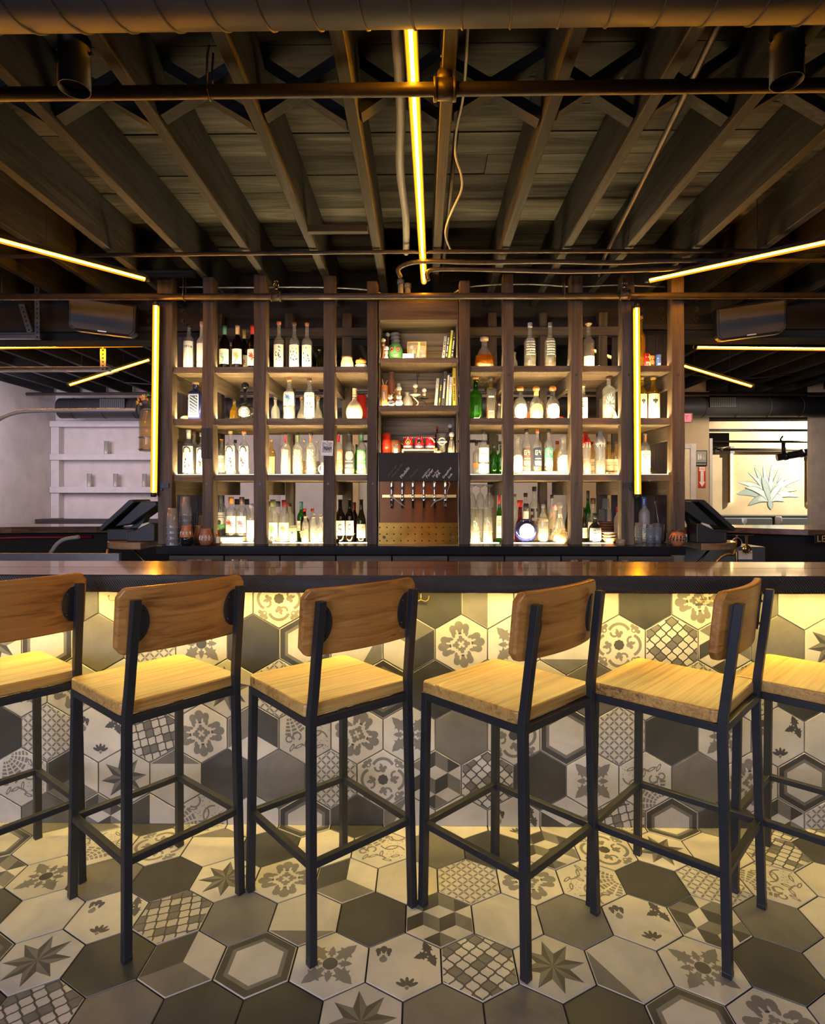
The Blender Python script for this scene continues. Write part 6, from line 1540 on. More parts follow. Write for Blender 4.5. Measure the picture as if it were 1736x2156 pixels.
for k in range(5):
    a0 = -2.5 + k * .42
    b.path([((.0445) * math.cos(a0 + .11 * math.cos(u) * (1 - u / 9)), (.0445) * math.sin(a0 + .11 * math.cos(u) * (1 - u / 9)), .024 + .011 * math.sin(u) * (1 - u / 9)) for u in [q * .7 for q in range(9)]], .0014, 5)
obj('scrolls', b, M['ink'], t)
t = thing('carved_bird', 'small carved orange bird lying left of the dark blue bottle', 'ornament', (-1.70, 4.19, ZS))
b = MB(); b.sphere((0, 0, .020), .020, 14, 9, 0, (2.0, .8, 1.0)); b.sphere((.030, -.004, .030), .013, 12, 8); obj('body', b, M['orange'], t)
b = MB(); b.sphere((-.014, -.010, .026), .011, 10, 7, 0, (1.5, .6, 1.0)); b.lathe([(.005, 0), (0, .016)], 8, (.045, -.004, .026)); obj('wing', b, M['teal'], t)
t = thing('ceramic_pepper', 'glossy dark red ceramic gourd with green leaf beside the white flask', 'ornament', (-.445, 4.36, ZS))
b = MB(); b.lathe([(.03, 0), (.045, .04), (.046, .10), (.034, .16), (.040, .205), (.030, .215), (0, .20)], 22); obj('body', b, M['redglaze'], t)
b = MB(); b.path([(-.03, -.036, .19), (-.035, -.045, .15), (-.03, -.05, .10)], [.003, .011, .002], 6); obj('leaf', b, M['green'], t)
# white mugs
def mug(label, x, y, z, r, h, mat, hs=1, group=None, cat='mug'):
    t = thing('mug', label, cat, (x, y, z), 0, group)
    b = MB(); b.lathe([(0, .002), (r * .9, 0), (r, .006), (r, h), (r * .9, h), (r * .88, .012), (0, .012)], 22, caps=False); obj('cup', b, M[mat], t)
    b = MB(); b.path([(hs * (r * .97 + r * .55 * math.sin(a)), 0, h * .5 - h * .30 * math.cos(a)) for a in [PI * k / 8 for k in range(9)]], r * .13, 8); obj('handle', b, M[mat], t)
    return t
mug('white mug whose handle shows right of the third post', -1.143, 4.22, ZB, .032, .078, 'white', 1)
mug('white mug beside the fourth post below the pinned photograph', -.683, 4.20, ZB, .036, .092, 'white', -1)
# pinned photograph
t = thing('photograph', 'small black and white photo print pinned to the fourth left post', 'photo', (-.648, 4.021, 1.742), 0)
t.rotation_euler = (0, 0.045, 0)
b = MB(); b.box(-.041, .041, -.001, 0, -.052, .052); obj('print_paper', b, M['white'], t)
b = MB(); rr = random.Random(9)
for i in range(14):
    for j in range(14):
        u, v = i / 13 - .5, j / 13 - .5
        dark = any(math.hypot(u - c, (v + .1) * .8) < .16 for c in (-.3, -.08, .12, .33)) 
        mi = 0 if dark and rr.random() < .75 else (1 if rr.random() < .75 else 2)
        x0 = -.034 + .068 * i / 14; z0 = -.030 + .070 * j / 14
        b.add([(x0, -.0016, z0), (x0 + .00486, -.0016, z0), (x0 + .00486, -.0016, z0 + .005), (x0, -.0016, z0 + .005)], [(0, 1, 2, 3)], mi)
obj('picture', b, [M['ink'], M['stone'], M['paper']], t, fix=False)
b = MB(); b.sphere((0, -.003, .046), .004, 8, 5); obj('pin', b, M['ink'], t)
# patterned tumbler and upturned stem glasses on the left counter
t = thing('tumbler', 'patterned glass tumbler between the orange bird bottle and the red caps', 'glass', (-.934, 4.25, ZC))
b = MB(); b.lathe(pint_prof(.027, .029, .122), 18, caps=False); obj('wall', b, M['g_clear'], t)
label_patch([(1, 0), (1, 1)], .0288, .122, 'leaf:blue', .15, .85, 'gold', t)
def stemglass(label, x, y, z, h=.20, r=.034, up=False):
    t = thing('wine_glass', label, 'glass', (x, y, z), 0, 'stem glasses')
    P = [(r * .85, 0), (r, h * .22), (r * .75, h * .42), (.004, h * .50), (.003, h * .92), (r * .8, h * .985), (r * .82, h)]
    if up: P = [(a, h - c) for a, c in reversed(P)]
    b = MB(); b.lathe(P, 18, caps=False); obj('bowl', b, M['g_clear'], t)
for i, (x, y) in enumerate(((-.815, 4.43), (-.760, 4.40), (-.725, 4.46))):
    stemglass(('upturned stem glass behind the red capped bottle', 'upturned stem glass behind the empty soda bottles', 'upturned stem glass at the back beside the fourth post')[i], x, y, ZC)
# right side: shot mugs, trinkets, hat
def tiki(label, x, y, z, h, r, mat, mat2):
    t = thing('shot_mug', label, 'mug', (x, y, z), 0, 'little face mugs on the top shelf')
    b = MB(); b.lathe([(r * .8, 0), (r, h * .1), (r * .9, h * .35), (r * 1.05, h * .5), (r * .9, h * .7), (r * 1.05, h * .92), (r, h), (r * .85, h), (r * .8, h * .8), (0, h * .8)], 16); obj('body', b, M[mat], t)
    b = MB()
    for s in (-1, 1): b.sphere((s * r * .42, -r * .82, h * .72), r * .24, 8, 6)
    b.box(-r * .45, r * .45, -r * 1.06, -r * .7, h * .28, h * .38); obj('face', b, M[mat2], t)
tiki('red face shot mug behind the upright tube, top shelf', 1.590, 4.13, ZT, .10, .020, 'redglaze', 'gold')
tiki('green face shot mug on the top shelf of the end bay', 1.622, 4.19, ZT, .10, .019, 'green', 'white')
tiki('orange face shot mug between the green and blue ones', 1.660, 4.22, ZT, .104, .020, 'copperball', 'ink')
tiki('blue face shot mug nearest the last post', 1.696, 4.19, ZT, .106, .019, 'blue', 'white')
t = thing('glass_ring', 'small glass ring lying right of the amber bottle, top shelf', 'trinket', (1.275, 4.19, ZT))
b = MB(); b.path([(.014 * math.cos(a), 0, .016 + .014 * math.sin(a)) for a in [2 * PI * q / 14 for q in range(14)]], .003, 6, closed=True); obj('ring', b, M['g_clear'], t)
t = thing('dark_fruit', 'dark red dried chillies lying beside the third right post, second shelf', 'ornament', (.985, 4.24, ZS))
b = MB()
for dx, dy, r in ((-.03, 0, .016), (0, .01, .018), (.028, -.005, .017), (.0, -.02, .013)): b.sphere((dx, dy, r), r, 12, 8, 0, (1.4, .8, 1))
obj('pods', b, M['dred'], t)
t = thing('bottle_pourer', 'little white and black pourer beside the fourth right post, second shelf', 'pourer', (1.374, 4.14, ZS))
b = MB(); b.lathe([(.017, 0), (.02, .012), (.01, .028), (.006, .05), (0, .052)], 12); b.path([(0, 0, .045), (-.012, -.004, .062)], .004, 6); obj('spout', b, M['white'], t)
t = thing('jigger', 'dark metal jigger lying by the fourth right post, third shelf', 'jigger', (1.352, 4.20, ZB))
b = MB(); b.tube((-.03, 0, .018), (0, 0, .016), .018, 12, 0, .007); b.tube((0, 0, .016), (.028, .004, .017), .007, 12, 0, .016); obj('cup', b, M['dkbrass'], t)
t = thing('felt_hat', 'black felt hat on the third shelf of the end bay', 'hat', (1.700, 4.36, ZB))
b = MB(); b.lathe([(.078, .004), (.08, .008), (.05, .014), (.048, .014), (.044, .05), (.030, .062), (0, .058)], 26, squash=.85); obj('crown', b, M['matblack'], t)
b = MB(); b.lathe([(.050, .012), (.0495, .022)], 26, caps=False, squash=.85); obj('band', b, M['dkbrass'], t)
t = thing('paper_card', 'blank white card pinned to the dark boards of the end bay', 'card', (1.79, 4.66, 1.745))
b = MB(); b.box(-.036, .036, -.002, 0, -.022, .022); obj('card', b, M['white'], t); b = MB(); b.sphere((0, -.004, .016), .003, 8, 5); obj('pin', b, M['ink'], t)
# tall beer glasses
for i, (x, lab) in enumerate(((.395, 'tall upturned beer glass with blue logo next to the tap cabinet'), (.490, 'tall upturned beer glass with pale logo'))):
    for k in range(2):
        t = thing('beer_glass', lab if k == 0 else lab.replace('tall upturned beer glass', 'beer glass nested inside the one'), 'glass', (x, 4.27, ZC + .075 * k), 0, 'tall beer glasses by the tap cabinet')
        s = 1 if k == 0 else .94
        b = MB(); b.lathe([(.037 * s, 0), (.031 * s, .10), (.028 * s, .18), (0, .182)], 18, caps=False); obj('wall', b, M['g_clear'], t)
        if k == 0: label_patch([(1, 0), (.8, 1)], .0365, .18, 'leaf:' + ('sky', 'stone')[i], .30, .80, None, t) if False else None
        b = MB(); b.path([(.0372 * s * math.cos(a), .0372 * s * math.sin(a), .002) for a in [2 * PI * q / 16 for q in range(16)]], .0016, 5, closed=True); obj('rim', b, M['g_frost'], t)
        if k == 0:
            b = MB()
            for q in range(26):
                a = -PI / 2 + (q % 6 - 2.5) * .16; zz = .10 + (q // 6) * .012
                if (q * 7) % 5: b.add([(.0322 * math.cos(a + d), .0322 * math.sin(a + d), zz + e) for d, e in ((-.07, 0), (.07, 0), (.07, .010), (-.07, .010))], [(0, 1, 2, 3)])
            obj('logo', b, M[('sky', 'stone')[i]], t, fix=False)
for i, (x, y) in enumerate(((.44, 4.40), (.50, 4.44), (.39, 4.46))):
    glass_thing('beer_glass', ('upturned beer glass behind the two logo glasses', 'upturned beer glass at the back near the second right post', 'upturned beer glass at the back against the tap cabinet')[i], x, y, ZC, [(.036, 0), (.030, .16), (.027, .24), (0, .241)], group='tall beer glasses by the tap cabinet')
for i, (x, y) in enumerate(((.392, 4.50), (.460, 4.52), (.528, 4.50))):
    t = thing('stem_glass', ('stem glass hanging foot up next to the tap cabinet', 'stem glass hanging foot up, middle of three', 'stem glass hanging foot up near the second right post')[i], 'glass', (x, y, 1.320), 0, 'hanging stem glasses')
    b = MB(); b.lathe([(.030, 0), (.034, .05), (.022, .10), (.004, .12), (.004, .155), (.030, .168), (.031, .172)], 18, caps=False); obj('bowl', b, M['g_clear'], t)
hr = thing('glass_rack', 'steel rack rail holding the hanging stem glasses', 'rack', (.455, 4.51, 1.490))
b = MB()
for x in (-.09, -.03, .03, .09): b.bar((x, -.08, 0.005), (x, .10, 0.005), .006, .004)
b.bar((-.095, .095, .008), (.095, .095, .008), .006, .006); obj('rails', b, M['steel'], hr)
# bowls, basket, glasses on the right counter
for k in range(3):
    t = thing('ceramic_bowl', ('lowest orange bowl of the glowing stack, third right bay', 'middle orange bowl of the glowing stack, third right bay', 'topmost orange bowl of the glowing stack, third right bay')[k], 'bowl', (1.374, 4.27, ZC + .021 * k), 0, 'stack of orange bowls')
    b = MB(); b.lathe([(0, .002), (.026, 0), (.038, .010), (.052, .030), (.048, .030), (.034, .012), (0, .006)], 24, caps=False); obj('bowl', b, M['orange'], t)
    b = MB(); b.path([(.050 * math.cos(a), .050 * math.sin(a), .030) for a in [2 * PI * q / 24 for q in range(24)]], .0025, 6, closed=True); obj('rim', b, M['white'], t)
t = thing('wicker_basket', 'dark woven basket with glasses at the back of the third right bay', 'basket', (1.425, 4.52, ZC + 0.0))
b = MB()
for k in range(7):
    r = .036 + .003 * k; b.path([(r * math.cos(a), r * .8 * math.sin(a), .012 + .02 * k) for a in [2 * PI * q / 20 for q in range(20)]], .0105, 6, closed=True)
b.lathe([(.036, .0), (0, .001)], 18, caps=False); obj('weave', b, M['clay'], t)
for i, (x, y, z, h) in enumerate(((1.400, 4.52, ZC + .145, .09), (1.452, 4.52, ZC + .145, .09), (1.426, 4.52, ZC + .237, .08))):
    glass_thing('tumbler', ('upturned tumbler on the woven basket, left', 'upturned tumbler on the woven basket, right', 'upturned tumbler balanced on the other two above the basket')[i], x, y, z, [(.027, 0), (.023, h), (0, h + .001)], group='tumblers on the basket')
glass_thing('shot_glass', 'low shot glass on the very edge of the black counter', 1.365, 4.00, ZC, pint_prof(.026, .032, .042))
def cut_tumbler(label, x, y, z, r, h, n=18):
    t = thing('cut_tumbler', label, 'glass', (x, y, z), 0)
    b = MB(); b.lathe([(0, .001), (r * .94, 0), (r, .004), (r, h), (r * .92, h), (r * .9, h * .12), (0, h * .11)], 24, caps=False); obj('wall', b, M['g_cut'], t)
    b = MB()
    for k in range(n):
        for s in (-1, 1):
            a0 = 2 * PI * k / n
            b.path([(r * 1.012 * math.cos(a0 + s * u * .9), r * 1.012 * math.sin(a0 + s * u * .9), h * (.30 + .52 * u)) for u in (0, .33, .66, 1)], r * .026, 4)
    obj('cut_pattern', b, M['g_frost'], t)
    return t
cut_tumbler('cut-glass tumbler standing on the left of the bar top', -1.935, 2.56, 1.1113, .050, .127, 14)
cut_tumbler('cut-glass tumbler right of the frosted vodka bottle', 1.690, 4.20, ZC, .031, .142)
cut_tumbler('cut-glass tumbler right in front of the frosted vodka bottle', 1.640, 4.19, ZC, .029, .135)
cut_tumbler('cut-glass tumbler with gold rim by the fourth right post', 1.552, 4.18, ZC, .026, .148)
cut_tumbler('cut-glass tumbler behind the left receipt printer', -1.865, 4.46, ZC, .032, .16) if False else None
t = thing('clay_pot', 'round terracotta pot with black pattern at the right end of the counter', 'pot', (1.735, 3.968, ZC))
b = MB(); b.lathe([(.030, 0), (.034, .012), (.050, .035), (.052, .055), (.040, .085), (.034, .092), (.038, .102), (.030, .102), (.028, .09), (0, .088)], 24); obj('body', b, M['terracotta'], t)
b = MB()
for k in range(7):
    a0 = -2.9 + k * .42
    b.path([(.0535 * math.cos(a0 + .1 * u) * (1 - .12 * u * u), .0535 * math.sin(a0 + .1 * u) * (1 - .12 * u * u), .035 + .040 * u) for u in (0, .3, .6, 1)], [.001, .005, .005, .001], 6)
b.path([(.038 * math.cos(a), .038 * math.sin(a), .102) for a in [2 * PI * q / 20 for q in range(20)]], .003, 6, closed=True); obj('pattern', b, M['blackglass'], t)
b = MB()
for k in range(9): b.sphere((.0525 * math.cos(-2.8 + k * .3), .0525 * math.sin(-2.8 + k * .3), .045 + .02 * (k % 2)), .0028, 6, 4)
obj('dots', b, M['white'], t)
t = thing('cocktail_shaker', 'steel jigger cup with a spoon behind the terracotta pot', 'shaker', (1.745, 4.28, ZC))
b = MB(); b.lathe([(.022, 0), (.024, .01), (.029, .13), (.027, .13), (.0, .125)], 18); obj('cup', b, M['stainless'], t)
b = MB(); b.path([(.005, 0, .02), (-.012, 0, .15), (-.035, .0, .29)], .003, 6); b.sphere((-.036, 0, .295), .006, 8, 6); obj('spoon', b, M['steel'], t)

# ------------------------------------------------------------------ curios in the tap cabinet
def ball_stopper(label, x, y, z, h, r, mat='clay'):
    t = thing('ball_stopper', label, 'bottle stopper', (x, y, z), 0, 'ball topped bottle stoppers')
    b = MB(); b.lathe([(r * .9, 0), (r, .004), (r * .55, h * .25), (r * .45, h * .45), (r * .7, h - r * 1.9), (0, h - r * 1.9)], 16); obj('stem', b, M[mat], t)
    b = MB(); b.lathe([(r * .62, h - r * 3.2), (r * .68, h - r * 1.6), (0, h - r * 1.6)], 14); obj('cork', b, M['cork'], t)
    b = MB(); b.sphere((0, 0, h - r), r, 16, 10); obj('ball', b, M['white'], t)
    b = MB()
    for k in range(8):
        a = 2 * PI * k / 8
        b.path([(r * 1.01 * math.sin(u) * math.cos(a + u * .8), r * 1.01 * math.sin(u) * math.sin(a + u * .8), h - r - r * 1.01 * math.cos(u)) for u in (.5, 1.0, 1.57, 2.1, 2.6)], r * .05, 4)
    obj('net_pattern', b, M['ink'], t)
ball_stopper('ball topped stopper at the left of the top cubby', -.266, 4.13, Z1, .160, .0170)
ball_stopper('tall ball topped stopper at the back of the top cubby', -.243, 4.27, Z1, .240, .0175, 'brown')
ball_stopper('short ball topped stopper in front of the green skull', -.243, 4.095, Z1, .096, .0175, 'pink')
t = thing('painted_skull', 'painted green skull mask with orange-ringed eyes in the top cubby', 'ornament', (-.186, 4.20, Z1))
b = MB(); b.sphere((0, 0, .075), .056, 20, 12, 0, (1, .8, 1.25)); b.box(-.035, .035, -.035, .03, 0, .045); obj('head', b, M['green'], t, .01)
b = MB()
for s in (-1, 1): b.lathe([(.018, 0), (.016, .004), (0, .005)], 16, (s * .022, 0, 0))
vs = [(v[0], -.041 - v[2], .088 + v[1]) for v in b.v]; b.v = vs; obj('eye_socket', b, M['purple'], t)
for s in (-1, 1):
    b = MB(); b.path([(s * .022 + .012 * math.cos(a), -.048, .088 + .010 * math.sin(a)) for a in [2 * PI * q / 14 for q in range(14)]], .0022, 6, closed=True); obj('eye_ring', b, M['orange'], t)
b = MB(); b.sphere((.006, -.042, .050), .013, 10, 7, 0, (1.3, .5, .8)); obj('nose', b, M['pink'], t)
b = MB(); b.box(-.03, .03, -.042, -.034, .006, .028); obj('teeth', b, M['white'], t, .003)
t = thing('woven_cup_stack', 'tall leaning stack of patterned grey cups in the top cubby', 'cups', (-.158, 4.30, Z1)); t.rotation_euler = (0, -.16, 0)
b = MB(); b.lathe([(.027, 0.006), (.037, .235), (.034, .245), (0, .245)], 22); obj('body', b, M['stone'], t)
for k in range(8):
    b = MB(); z = .03 + .027 * k; r = .0275 + .010 * z / .235
    b.path([((r + .0006) * math.cos(a), (r + .0006) * math.sin(a), z + .005 * (1 if q % 2 else -1)) for q, a in enumerate([2 * PI * q / 30 for q in range(30)])], .0018, 4, closed=True); obj('band', b, M['ink'], t)
t = thing('sign_card', 'white card sign in front of the cork box, top cubby', 'card', (-.090, 4.10, Z1))
b = MB(); b.prism([(-.038, 0), (.038, 0), (.038, .040), (-.038, .042)], -.006, .0, axis='y'); obj('card', b, M['white'], t)
b = MB(); b.box(-.014, .014, -.0068, -.006, .018, .026); obj('print', b, M['pink'], t)
t = thing('glass_box', 'square gilt-edged glass box full of ball corks', 'box', (-.030, 4.22, Z1))
S = .066
for sx in (-1, 1):
    for sy in (-1, 1):
        b = MB(); b.bar((sx * S, sy * .05, 0), (sx * S, sy * .05, .142), .004, .004); obj('edge', b, M['brass'], t)
    b = MB(); b.bar((sx * S, -.05, .142), (sx * S, .05, .142), .004, .004); b.bar((sx * S, -.05, .002), (sx * S, .05, .002), .004, .004); obj('edge', b, M['brass'], t)
for sy in (-1, 1):
    b = MB(); b.bar((-S, sy * .05, .142), (S, sy * .05, .142), .004, .004); b.bar((-S, sy * .05, .002), (S, sy * .05, .002), .004, .004); obj('edge', b, M['brass'], t)
b = MB(); b.box(-S, S, -.0505, -.0495, 0, .14); obj('pane', b, M['g_clear'], t)
b = MB(); b.box(-S, S, .046, .049, 0, .14); obj('back', b, M['gold'], t)
rr = random.Random(21)
spots = [(-.034, .112), (.020, .113), (-.020, .080), (.040, .082), (.006, .050), (-.044, .040), (.034, .028), (-.014, .020), (.048, .052), (-.046, .070)]
for i, (x, z) in enumerate(spots):
    c = thing('ball_cork', 'ball topped cork ' + ('highest on the left', 'highest on the right', 'left of the middle', 'against the right pane', 'in the very middle', 'low on the left', 'low on the right', 'at the bottom centre', 'half up on the right', 'half up on the left')[i] + ' inside the gilt glass box', 'cork', (-.030 + x, 4.195 + .02 * (i % 2), Z1 + z), 0, 'ball corks in the glass box')
    c.rotation_euler = (0, rr.uniform(-1.6, 1.6), 0)
    b = MB(); b.sphere((0, 0, 0), .0150, 14, 9); obj('ball', b, M['white'], c)
    b = MB(); b.tube((0, .003, -.010), (0, .003, -.036), .0105, 10); obj('stub', b, M['cork'], c)
def book(label, x, z, h, w, lean, mat, strip, d=.13, tit=1):
    t = thing('book', label, 'book', (x, 4.17, z + w / 2 * math.sin(lean) + .0005), 0, 'books in the tap cabinet'); t.rotation_euler = (0, lean, 0)
    b = MB(); b.box(-w / 2, w / 2, 0, d, .001, h); obj('cover', b, M[mat], t, .0015)
    b = MB(); b.box(-w / 2 + .0018, w / 2 - .0018, .004, d + .0004, .003, h + .0004); obj('pages', b, M['paper'], t)
    b = MB(); rr = random.Random(hash(label) % 999 if False else len(label) * 7 + int(w * 1e4))
    zz = h * .18
    while zz < h * .82:
        l = rr.uniform(.004, .010)
        if rr.random() > .25: b.box(-w * .22, w * .22, -.0006, 0, zz, zz + l)
        zz += l + .003
    if b.f and tit: obj('title', b, M[strip], t)
    return t
book('dark slate book leaning at the left of the top cubby books', .157, Z1, .185, .020, .11, 'stone', 'ink')
book('black book with small white title in the top cubby', .1785, Z1, .210, .016, .11, 'ink', 'white')
book('yellow-green book leaning in the top cubby', .1985, Z1, .226, .017, .11, 'lime', 'yellow')
book('black book with bold white title in the top cubby', .2185, Z1, .216, .018, .11, 'ink', 'white')
book('grey book with pink and white bands, leftmost in the middle cubby', .105, Z2, .212, .021, .08, 'stone', 'white')
book('thin black book with yellow title in the middle cubby', .130, Z2, .212, .016, .085, 'ink', 'yellow')
book('thick black book with white handwritten title in the middle cubby', .156, Z2, .262, .026, .075, 'ink', 'white')
book('pale yellow book next to the thick black one', .184, Z2, .235, .015, .06, 'cream', 'gold')
book('white book with pink top in the middle cubby', .206, Z2, .222, .019, .05, 'white', 'pink')
book('tall bright yellow book against the right side of the cubby', .2385, Z2, .288, .023, 0.0, 'yellow', 'ink')
t = thing('votive_candle', 'orange votive candle with an oval figure at the left of the middle cubby', 'candle', (-.258, 4.11, Z2))
b = MB(); b.lathe([(.024, 0), (.026, .006), (.026, .148), (.024, .152), (0, .146)], 20); obj('jar', b, M['orange'], t)
b = MB(); vs = []
for q, rad in ((0, 1.0), (1, .72), (2, .38)): pass
for m, (rx, rz, rr_) in enumerate(((.72, .048, .0264), (.50, .038, .0267), (.26, .028, .0270))):
    bb = MB(); n = 16
    pts = [(rr_ * math.sin(rx * math.cos(2 * PI * k / n)), -rr_ * math.cos(rx * math.cos(2 * PI * k / n)), .076 + rz * math.sin(2 * PI * k / n)) for k in range(n)]
    bb.add(pts, [tuple(range(n))]); obj(('halo', 'mantle', 'robe')[m], bb, M[('gold', 'teal', 'pink')[m]], t, fix=False)
b = MB(); b.path([(.008, 0, .150), (.014, 0, .175), (.022, -.004, .185)], .002, 6); b.path([(-.006, 0, .150), (-.016, .0, .20)], [.008, .001], 6); obj('sprig', b, M['cream'], t)
t = thing('clay_bottle', 'tall terracotta clay bottle behind the votive candle', 'bottle', (-.214, 4.23, Z2))
b = MB(); b.lathe([(.027, 0), (.030, .01), (.030, .185), (.026, .205), (.014, .222), (.013, .255), (.020, .262), (.019, .27), (0, .268)], 22); obj('body', b, M['terracotta'], t)
t = thing('figurine', 'small white and black sleeping cat figurine before the clay bottle', 'figurine', (-.208, 4.09, Z2))
b = MB(); b.sphere((0, 0, .022), .022, 14, 9, 0, (1.15, .9, 1)); b.sphere((-.006, -.008, .062), .017, 14, 9); b.lathe([(.006, 0), (0, .014)], 6, (-.016, -.008, .074)); b.lathe([(.006, 0), (0, .014)], 6, (.006, -.008, .074)); obj('body', b, M['white'], t)
b = MB(); b.path([(-.02, -.02, .02), (0, -.026, .014), (.024, -.016, .024)], [.003, .006, .003], 6); b.sphere((.008, -.003, .066), .013, 10, 7); obj('patches', b, M['ink'], t)
t = thing('figurine', 'glowing white snowman-shaped stopper figurine in the middle cubby', 'figurine', (-.154, 4.10, Z2))
b = MB(); b.sphere((0, 0, .026), .026, 16, 9, 0, (1, .9, 1)); b.sphere((0, 0, .066), .019, 14, 9); obj('body', b, M['white'], t)
b = MB(); b.lathe([(.011, .080), (.012, .108), (0, .108)], 14); obj('cork', b, M['cork'], t)
b = MB(); b.sphere((0, 0, .126), .0185, 16, 10); obj('ball', b, M['white'], t)
b = MB()
for k in range(7):
    a = 2 * PI * k / 7
    b.path([(.0187 * math.sin(u) * math.cos(a + u), .0187 * math.sin(u) * math.sin(a + u), .126 - .0187 * math.cos(u)) for u in (.5, 1.0, 1.57, 2.1, 2.6)], .0009, 4)
obj('net_pattern', b, M['ink'], t)
t = thing('pewter_vase', 'squat grey pewter vase with pinched neck in the middle cubby', 'vase', (-.098, 4.22, Z2))
b = MB(); b.lathe([(.022, 0), (.037, .022), (.040, .045), (.030, .078), (.014, .100), (.020, .112), (.024, .122), (0, .112)], 22); obj('body', b, M['stone'], t)
t = thing('clay_animal', 'orange flowered clay animal behind the white figurine', 'figurine', (-.166, 4.18, Z2))
b = MB(); b.sphere((0, 0, .06), .032, 14, 9, 0, (.9, .8, 1.7)); b.sphere((0, -.01, .128), .022, 12, 8); obj('body', b, M['orange'], t)
b = MB()
for k in range(6): b.sphere((.026 * math.cos(k), -.026, .05 + .02 * k), .006, 8, 5)
b.path([(.012, 0, .145), (.026, 0, .165)], [.006, .002], 6); obj('flowers', b, M['green'], t)
ball_stopper('ball topped stopper behind the flowered clay animal', -.165, 4.30, Z2, .205, .016, 'brown')
def holder(label, x, y, z, h, r, mat):
    t = thing('iron_holder', label, 'candle holder', (x, y, z), 0)
    b = MB()
    b.path([(r * .5 * math.sin(u), 0, .006 + h * .42 * u / 4.2 - .0 * u) for u in [q * .35 for q in range(13)]], .0045, 7)
    b.path([(r * .55 * math.cos(a), r * .4 * math.sin(a), .004) for a in [2 * PI * q / 14 for q in range(14)]], .003, 6, closed=True)
    b.lathe([(r * .3, h * .46), (r, h * .52), (r * .95, h * .55), (r * .25, h * .60), (0, h * .60)], 20); obj('stand', b, M[mat], t)
    b = MB(); b.lathe([(.012, h * .58), (.013, h * .78), (0, h * .78)], 12); obj('cork', b, M['cork'], t)
    b = MB(); b.sphere((0, 0, h - .018), .0175, 16, 10); obj('ball', b, M['white'], t)
    b = MB()
    for k in range(7):
        a = 2 * PI * k / 7
        b.path([(.0177 * math.sin(u) * math.cos(a + u), .0177 * math.sin(u) * math.sin(a + u), h - .018 - .0177 * math.cos(u)) for u in (.5, 1.0, 1.57, 2.1, 2.6)], .0009, 4)
    obj('net_pattern', b, M['ink'], t)
holder('curled iron holder with a ball stopper in the middle of the cubby', -.040, 4.15, Z2, .172, .040, 'stone')
holder('dark iron holder with a ball stopper, right one of the pair', .024, 4.22, Z2, .152, .032, 'blacksteel')
t = thing('iron_hook', 'twisted iron skewer hook standing at the back of the middle cubby', 'hook', (-.027, 4.30, Z2))
b = MB(); b.path([(0, 0, 0), (0, 0, .225), (.004, 0, .25), (.014, 0, .265), (.010, 0, .282), (-.002, 0, .272), (0, 0, .25)], .003, 7); b.lathe([(.02, 0), (.018, .006), (0, .007)], 14); obj('rod', b, M['blacksteel'], t)
# lower cubby
t = thing('red_tin', 'bright red drum tin at the left of the lower cubby', 'tin', (-.247, 4.16, Z3))
b = MB(); b.lathe([(.031, 0), (.031, .146), (0, .146)], 24); obj('can', b, M['redglow'], t)
b = MB()
for z in (.004, .05, .098, .143): b.path([(.0313 * math.cos(a), .0313 * math.sin(a), z) for a in [2 * PI * q / 24 for q in range(24)]], .0016, 5, closed=True)
obj('hoops', b, M['dred'], t)
mug('wide orange clay mug in the lower cubby', -.185, 4.20, Z3, .042, .100, 'terracotta', 1)
glass_thing('shot_glass', 'little clear shot glass before the orange mug', -.176, 4.09, Z3, pint_prof(.014, .017, .064))
t = thing('wooden_tray', 'little wooden tray carrying three red skull mugs', 'tray', (-.015, 4.14, Z3))
b = MB(); b.box(-.118, .118, -.045, .045, .020, .030); b.box(-.118, -.108, -.04, .04, 0, .020); b.box(.108, .118, -.04, .04, 0, .020); obj('board', b, M['counterwood'], t, .002)
for i, (x, lab) in enumerate(((-.090, 'red glazed skull mug at the left of the little tray'), (-.012, 'red glazed skull mug in the middle of the little tray'), (.066, 'red glazed skull mug with beaded handle on the little tray'))):
    t = thing('skull_mug', lab, 'mug', (x, 4.14, Z3 + .0302), 0, 'red skull mugs on the tray')
    b = MB(); b.lathe([(.024, 0), (.032, .010), (.035, .035), (.031, .062), (.029, .078), (.032, .088), (.028, .088), (.026, .074), (0, .07)], 22); obj('body', b, M['redglaze'], t)
    b = MB()
    for k in range(12): b.sphere((.0335 * math.cos(2 * PI * k / 12), .0335 * math.sin(2 * PI * k / 12), .084), .0034, 6, 4)
    obj('bead', b, M['pink'], t)
    b = MB(); b.lathe([(.0325, .006), (.0358, .020), (.034, .024)], 22, caps=False); obj('base_band', b, M['white'], t)
    if i < 2:
        b = MB(); b.path([(.016 * math.cos(a), -.0335, .052 + .016 * math.sin(a)) for a in [2 * PI * q / 12 for q in range(12)]], .0028, 6, closed=True); b.sphere((0, -.033, .052), .009, 10, 6); obj('medallion', b, M['gold' if i == 0 else 'ink'], t)
    else:
        b = MB(); b.path([(.0, -.028, .086), (.012, -.03, .074), (.026, -.024, .06), (.03, -.02, .048)], .0055, 7); obj('handle', b, M['pink'], t)
make_bottle(.119, 4.29, Z3, .210, .0200, 'bottle', 'small dark bottle with red cap at the back of the lower cubby', 'std', 'g_red', ('cap', 'red'), None, ('l_brown', .4))
t = thing('pint_glass', 'pint glass with white round logo in the lower cubby', 'glass', (.150, 4.19, Z3))
b = MB(); b.lathe(pint_prof(.030, .039, .148), 20, caps=False); obj('wall', b, M['g_clear'], t)
b = MB()
